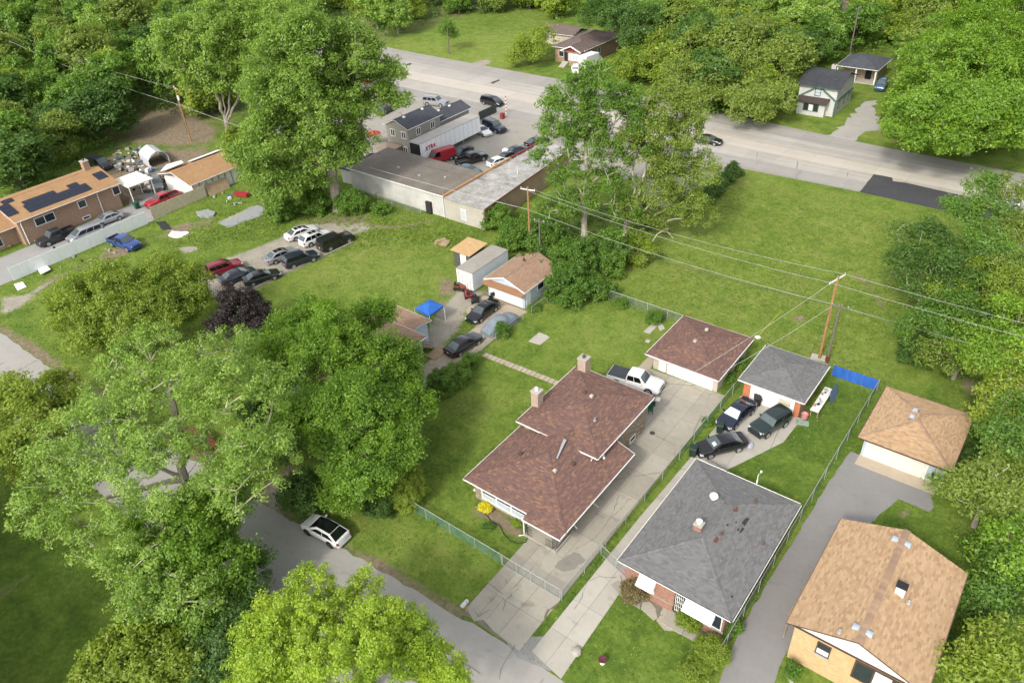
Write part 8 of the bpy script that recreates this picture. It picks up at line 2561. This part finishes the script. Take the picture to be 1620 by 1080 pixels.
MARKS = [(120, 250, "behind the brick chimney"), (230, 180, "at the dirt clearing's edge"), (330, 170, "behind the leaning pole"), (126, 60, "round the grey pole"), (260, 30, "by the back street"), (215, 60, "left of the back street"), (310, 60, "right of the back street"), (380, 120, "behind the several-stemmed cottonwood"), (10, 170, "at the left edge"), (10, 290, "at the left edge, lowest"), (20, 40, "in the top left corner"), (180, 110, "in the middle of the wood"), (80, 130, "left of the middle"), (480, 40, "along the top edge"), (600, 30, "above the far field"), (760, 10, "at the far field's end"), (900, 10, "behind the far brown-roofed shed"),
         (1000, 90, "right of the far brick house"), (1080, 30, "along the top edge"), (1150, 160, "on the far verge"), (1230, 100, "left of the pale farmhouse"), (1290, 60, "behind the pale farmhouse"), (1360, 50, "behind the ranch house"), (1420, 60, "left of the massive maple"), (1590, 60, "in the top right corner"), (1450, 190, "on the gravel drive side"), (1560, 240, "on the road side"), (1600, 160, "at the right edge")]


def near_what(x, y):
    c = CR @ np.array([x, y, 5.0 - CAMH])
    u, v = FPX * c[0] / c[2] + 810, FPX * c[1] / c[2] + 540
    return min(MARKS, key=lambda m: (m[0] - u) ** 2 + 2 * (m[1] - v) ** 2)[2]
PNAME = ["leafy green tree", "dark green tree", "short green tree", "yellow-green tree", "grey-green willowy tree", "silvery cottonwood", "narrow green tree", "small yellow-green tree"]
WOODS = [  # outline in photo pixels on the ground, spacing in metres, label
    ([(0, 345), (60, 310), (130, 280), (175, 240), (195, 205), (240, 178), (330, 190), (400, 160), (480, 60), (560, 30), (620, 62), (700, 30), (860, 16), (640, -22), (300, -30), (0, -20)], 8.2, "in the upper left woods"),
    ([(880, 38), (930, 36), (1000, 70), (985, 130), (1060, 165), (1140, 190), (1210, 190), (1260, 150), (1300, 100), (1400, 88), (1450, 60), (1640, 60), (1700, -30), (1300, -80), (900, -50), (780, -30)], 8.0, "in woods across the road"),
    ([(1410, 130), (1440, 215), (1530, 250), (1640, 262), (1700, 120), (1640, 60), (1450, 70)], 8.5, "flanking the massive maple"),
]
rw = random.Random(77)
NT = 0
for poly, sp, lb in WOODS:
    P = np.array(Gs(poly))
    lo, hi = P.min(0), P.max(0)
    lo = np.maximum(lo, [-330, 20]); hi = np.minimum(hi, [40, 262])
    got = []
    for _ in range(9000):
        x, y = rw.uniform(lo[0], hi[0]), rw.uniform(lo[1], hi[1])
        dist = math.hypot(x, y)
        s_ = sp * (1.0 + max(0, dist - 170) / 400)
        if sdist(np.array([[x, y]]), P)[0] > -1.0: continue
        if any((x - a) ** 2 + (y - b) ** 2 < s_ * s_ for a, b in got): continue
        got.append((x, y))
    for x, y in got:
        if NT >= 285: break
        i = rw.randrange(len(PROTO))
        t, H, R = PROTO[i]
        o = t if i not in used_p else copy_tree(t)
        used_p.add(i)
        sc_ = rw.uniform(0.8, 1.3)
        o.location = (x, y, 0)
        o.rotation_euler[2] = rw.uniform(0, 6.28)
        o.scale = (sc_ * 1.08, sc_ * 1.08, sc_ * rw.uniform(0.85, 1.15))
        o["label"] = f"{'tall' if sc_ > 1.12 else ('low' if sc_ < 0.92 else 'mid-sized')} {PNAME[i]} {near_what(x, y)}, {lb}"
        o["group"] = "trees " + lb
        NT += 1
print("forest trees", NT, "tris", TRIS[0])


# ---- undergrowth that nobody could count
def undergrowth(name, poly_px, sp, rad, leaf, n_per, kind, label, seed, zf=0.5):
    P = np.array(Gs(poly_px))
    rg = np.random.default_rng(seed)
    lo, hi = np.maximum(P.min(0), [-330, 0]), np.minimum(P.max(0), [45, 262])
    n = int((hi[0] - lo[0]) * (hi[1] - lo[1]) / (sp * sp))
    Q = np.stack([rg.uniform(lo[0], hi[0], n), rg.uniform(lo[1], hi[1], n)], 1)
    Q = Q[sdist(Q, P) < -0.3]
    R = rad * rg.uniform(0.5, 1.3, len(Q))
    C = np.concatenate([Q, (R * zf)[:, None]], 1)
    me = leaves_mesh(C, R, n_per, leaf, seed, 0.7)
    me.materials.append(LEAF[kind])
    o = link(name, me)
    return tag(o, label, "undergrowth", None, "stuff")


undergrowth("undergrowth", WOODS[0][0], 3.2, 2.5, 0.6, 40, "dark", "dark undergrowth on the floor of the upper left woods", 601)
undergrowth("undergrowth", WOODS[1][0], 3.2, 2.5, 0.6, 40, "green", "dark undergrowth in the woods across the road", 602)
undergrowth("undergrowth", [(1545, 690), (1625, 560), (1720, 560), (1720, 1180), (1470, 1180), (1505, 1000), (1535, 900), (1545, 800)], 1.25, 0.75, 0.2, 55, "green", "tangled green undergrowth along the right edge", 603)
undergrowth("undergrowth", [(1430, 560), (1480, 470), (1560, 420), (1640, 400), (1640, 640), (1560, 590)], 1.5, 0.85, 0.22, 50, "green", "leafy thicket between meadow and tan-roofed garage", 604)
undergrowth("undergrowth", [(820, 345), (880, 320), (1010, 330), (1040, 360), (1010, 420), (930, 440), (880, 440), (800, 385)], 1.5, 0.9, 0.24, 55, "dark", "dark thicket under the pale poplar", 605)
undergrowth("weeds", [(420, 372), (560, 345), (690, 362), (755, 375), (720, 398), (640, 388), (560, 372), (470, 355), (380, 372), (300, 392), (280, 400), (360, 365)], 1.1, 0.42, 0.17, 24, "lime", "weedy growth between gravel lot and warehouse", 606, 0.3)
undergrowth("weeds", [(405, 300), (490, 300), (520, 320), (590, 320), (700, 352), (600, 340), (520, 345), (420, 335)], 1.2, 0.5, 0.2, 28, "green", "rank weeds round the huge cottonwood's foot", 607, 0.35)
undergrowth("weeds", [(885, 952), (1155, 600), (1162, 604), (902, 962)], 0.5, 0.24, 0.11, 22, "green", "strip of long grass between the two concrete driveways", 608, 0.4)
undergrowth("weeds", [(1375, 1000), (1480, 1085), (1540, 900), (1530, 880), (1500, 960)], 1.5, 0.6, 0.2, 40, "dark", "growth behind the tan house's right eave", 609)

# ---- trees south of the lower left lawn: just outside the picture, they shade it
for i, (x, y, k) in enumerate(((-63, -6, 1), (-55, -9, 6), (-47, -8, 0), (-71, -3, 3), (-60, -14, 2))):
    t = copy_tree(PROTO[k][0]); t.location = (x, y, 0); t.scale = (1.35, 1.35, 1.3); t.rotation_euler[2] = i
    t["label"] = f"{PNAME[k]} south of the lower left lawn, outside the picture"; t["group"] = "trees south of the lower left lawn"
x, y = G(1606, 858)
for k, (dx, dy, m) in enumerate(((0, 0, "teal"), (0.5, 0.9, "white"), (-0.3, 1.6, "teal"))):
    single("scrap_box", MB().obox((x + dx, y + dy, 0), 1.1, 0.9, 0.8, 0.4 * k), PAINT[m], ["grey-green scrap box among right edge bushes, nearest", "white scrap box among the right edge bushes", "grey-green scrap box among right edge bushes, farthest"][k], "junk", (x + dx, y + dy, 0))

undergrowth("weeds", [(1392, 618), (1386, 616), (1300, 752), (1212, 880), (1152, 985), (1160, 988), (1222, 884), (1310, 756)], 0.6, 0.26, 0.11, 22, "lime", "rank grass along the tall wire fence", 610, 0.4)
undergrowth("weeds", [(640, 798), (885, 943), (885, 950), (640, 806)], 0.7, 0.22, 0.1, 18, "green", "rank grass along the green front fence", 611, 0.4)
undergrowth("weeds", [(968, 474), (1060, 503), (1058, 510), (966, 481)], 0.7, 0.35, 0.15, 22, "lime", "rank grass along the back fence", 612, 0.4)
undergrowth("weeds", [(1000, 470), (1180, 300), (1490, 345), (1430, 560), (1310, 570), (1200, 515)], 2.6, 0.55, 0.16, 16, "lime", "scattered taller weeds over the meadow", 613, 0.12)
undergrowth("weeds", [(560, 850), (640, 815), (880, 945), (745, 975)], 1.6, 0.35, 0.11, 12, "lime", "scattered weeds in the front verge", 614, 0.12)
undergrowth("weeds", [(430, 450), (560, 395), (700, 400), (710, 440), (600, 490), (500, 470)], 2.4, 0.5, 0.15, 12, "lime", "scattered weeds in the middle lawn", 615, 0.12)

# ---- lawn blades: short tufts over the grass near the camera
rg = np.random.default_rng(900)
NT_ = 210000
gxr, gyr = (-112, 8), (8, 113)
Q = np.stack([rg.uniform(*gxr, NT_), rg.uniform(*gyr, NT_)], 1)
keep = np.ones(len(Q), bool)
blk = [p for p in PAVED] + [[(-33, 33), (-24, 33), (-24, 50), (-33, 50)], [(-17.6, 33.3), (-9.5, 33.3), (-9.5, 45.7), (-17.6, 45.7)], [(-5.3, 34.6), (2.6, 34.6), (2.6, 45.2), (-5.3, 45.2)], [(-29.2, 58.8), (-21.8, 58.8), (-21.8, 66.2), (-29.2, 66.2)],
                            [(-19.5, 59.5), (-13.7, 59.5), (-13.7, 65.7), (-19.5, 65.7)], [(-7.4, 57.8), (-0.5, 57.8), (-0.5, 65.3), (-7.4, 65.3)], [(-96, 74), (-64, 74), (-64, 99), (-96, 99)], [(-60, 33), (-50, 33), (-50, 49.5), (-60, 49.5)]]
for p in blk:
    P = np.array([q[:2] for q in p])
    lo, hi = P.min(0) - 0.2, P.max(0) + 0.2
    m_ = keep & (Q[:, 0] > lo[0]) & (Q[:, 0] < hi[0]) & (Q[:, 1] > lo[1]) & (Q[:, 1] < hi[1])
    ix = np.where(m_)[0]
    if len(ix): keep[ix[sdist(Q[ix], P) < -0.06]] = False
# thin out on bare soil and gravel
ixg = np.clip(np.searchsorted(gx, Q[:, 0]), 0, nx - 1) + nx * np.clip(np.searchsorted(gy, Q[:, 1]), 0, ny - 1)
bare = np.maximum(attrs["dirt"][ixg], attrs["gravel"][ixg])
keep &= rg.random(len(Q)) > bare * 1.15
Q = Q[keep]
rough_ = attrs["rough"][ixg][keep]
M = len(Q)
hgt = rg.uniform(0.045, 0.11, M) * (1 + 1.6 * rough_ * rg.random(M))
wd = rg.uniform(0.035, 0.085, M) * (1 + 0.8 * rough_)
an = rg.uniform(0, 6.283, M)
ln = rg.normal(size=(M, 2)) * 0.05
V = np.empty((M, 3, 3), np.float32)
V[:, 0] = np.stack([Q[:, 0] - np.cos(an) * wd, Q[:, 1] - np.sin(an) * wd, np.zeros(M)], 1)
V[:, 1] = np.stack([Q[:, 0] + np.cos(an) * wd, Q[:, 1] + np.sin(an) * wd, np.zeros(M)], 1)
V[:, 2] = np.stack([Q[:, 0] + ln[:, 0], Q[:, 1] + ln[:, 1], hgt], 1)
me = bpy.data.meshes.new("grass")
me.vertices.add(M * 3); me.vertices.foreach_set("co", V.ravel())
me.loops.add(M * 3); me.polygons.add(M)
me.loops.foreach_set("vertex_index", np.arange(M * 3, dtype=np.int32))
me.polygons.foreach_set("loop_start", np.arange(0, M * 3, 3, dtype=np.int32))
me.update(calc_edges=True)
me.materials.append(leaf_mat("grass_blade", [(0.028, 0.060, 0.009), (0.070, 0.122, 0.018), (0.115, 0.165, 0.026), (0.22, 0.225, 0.075)], 0.25, 0.3, 1.4))
tag(link("grass", me), "short grass blades over the lawns and meadow", "grass", None, "stuff")
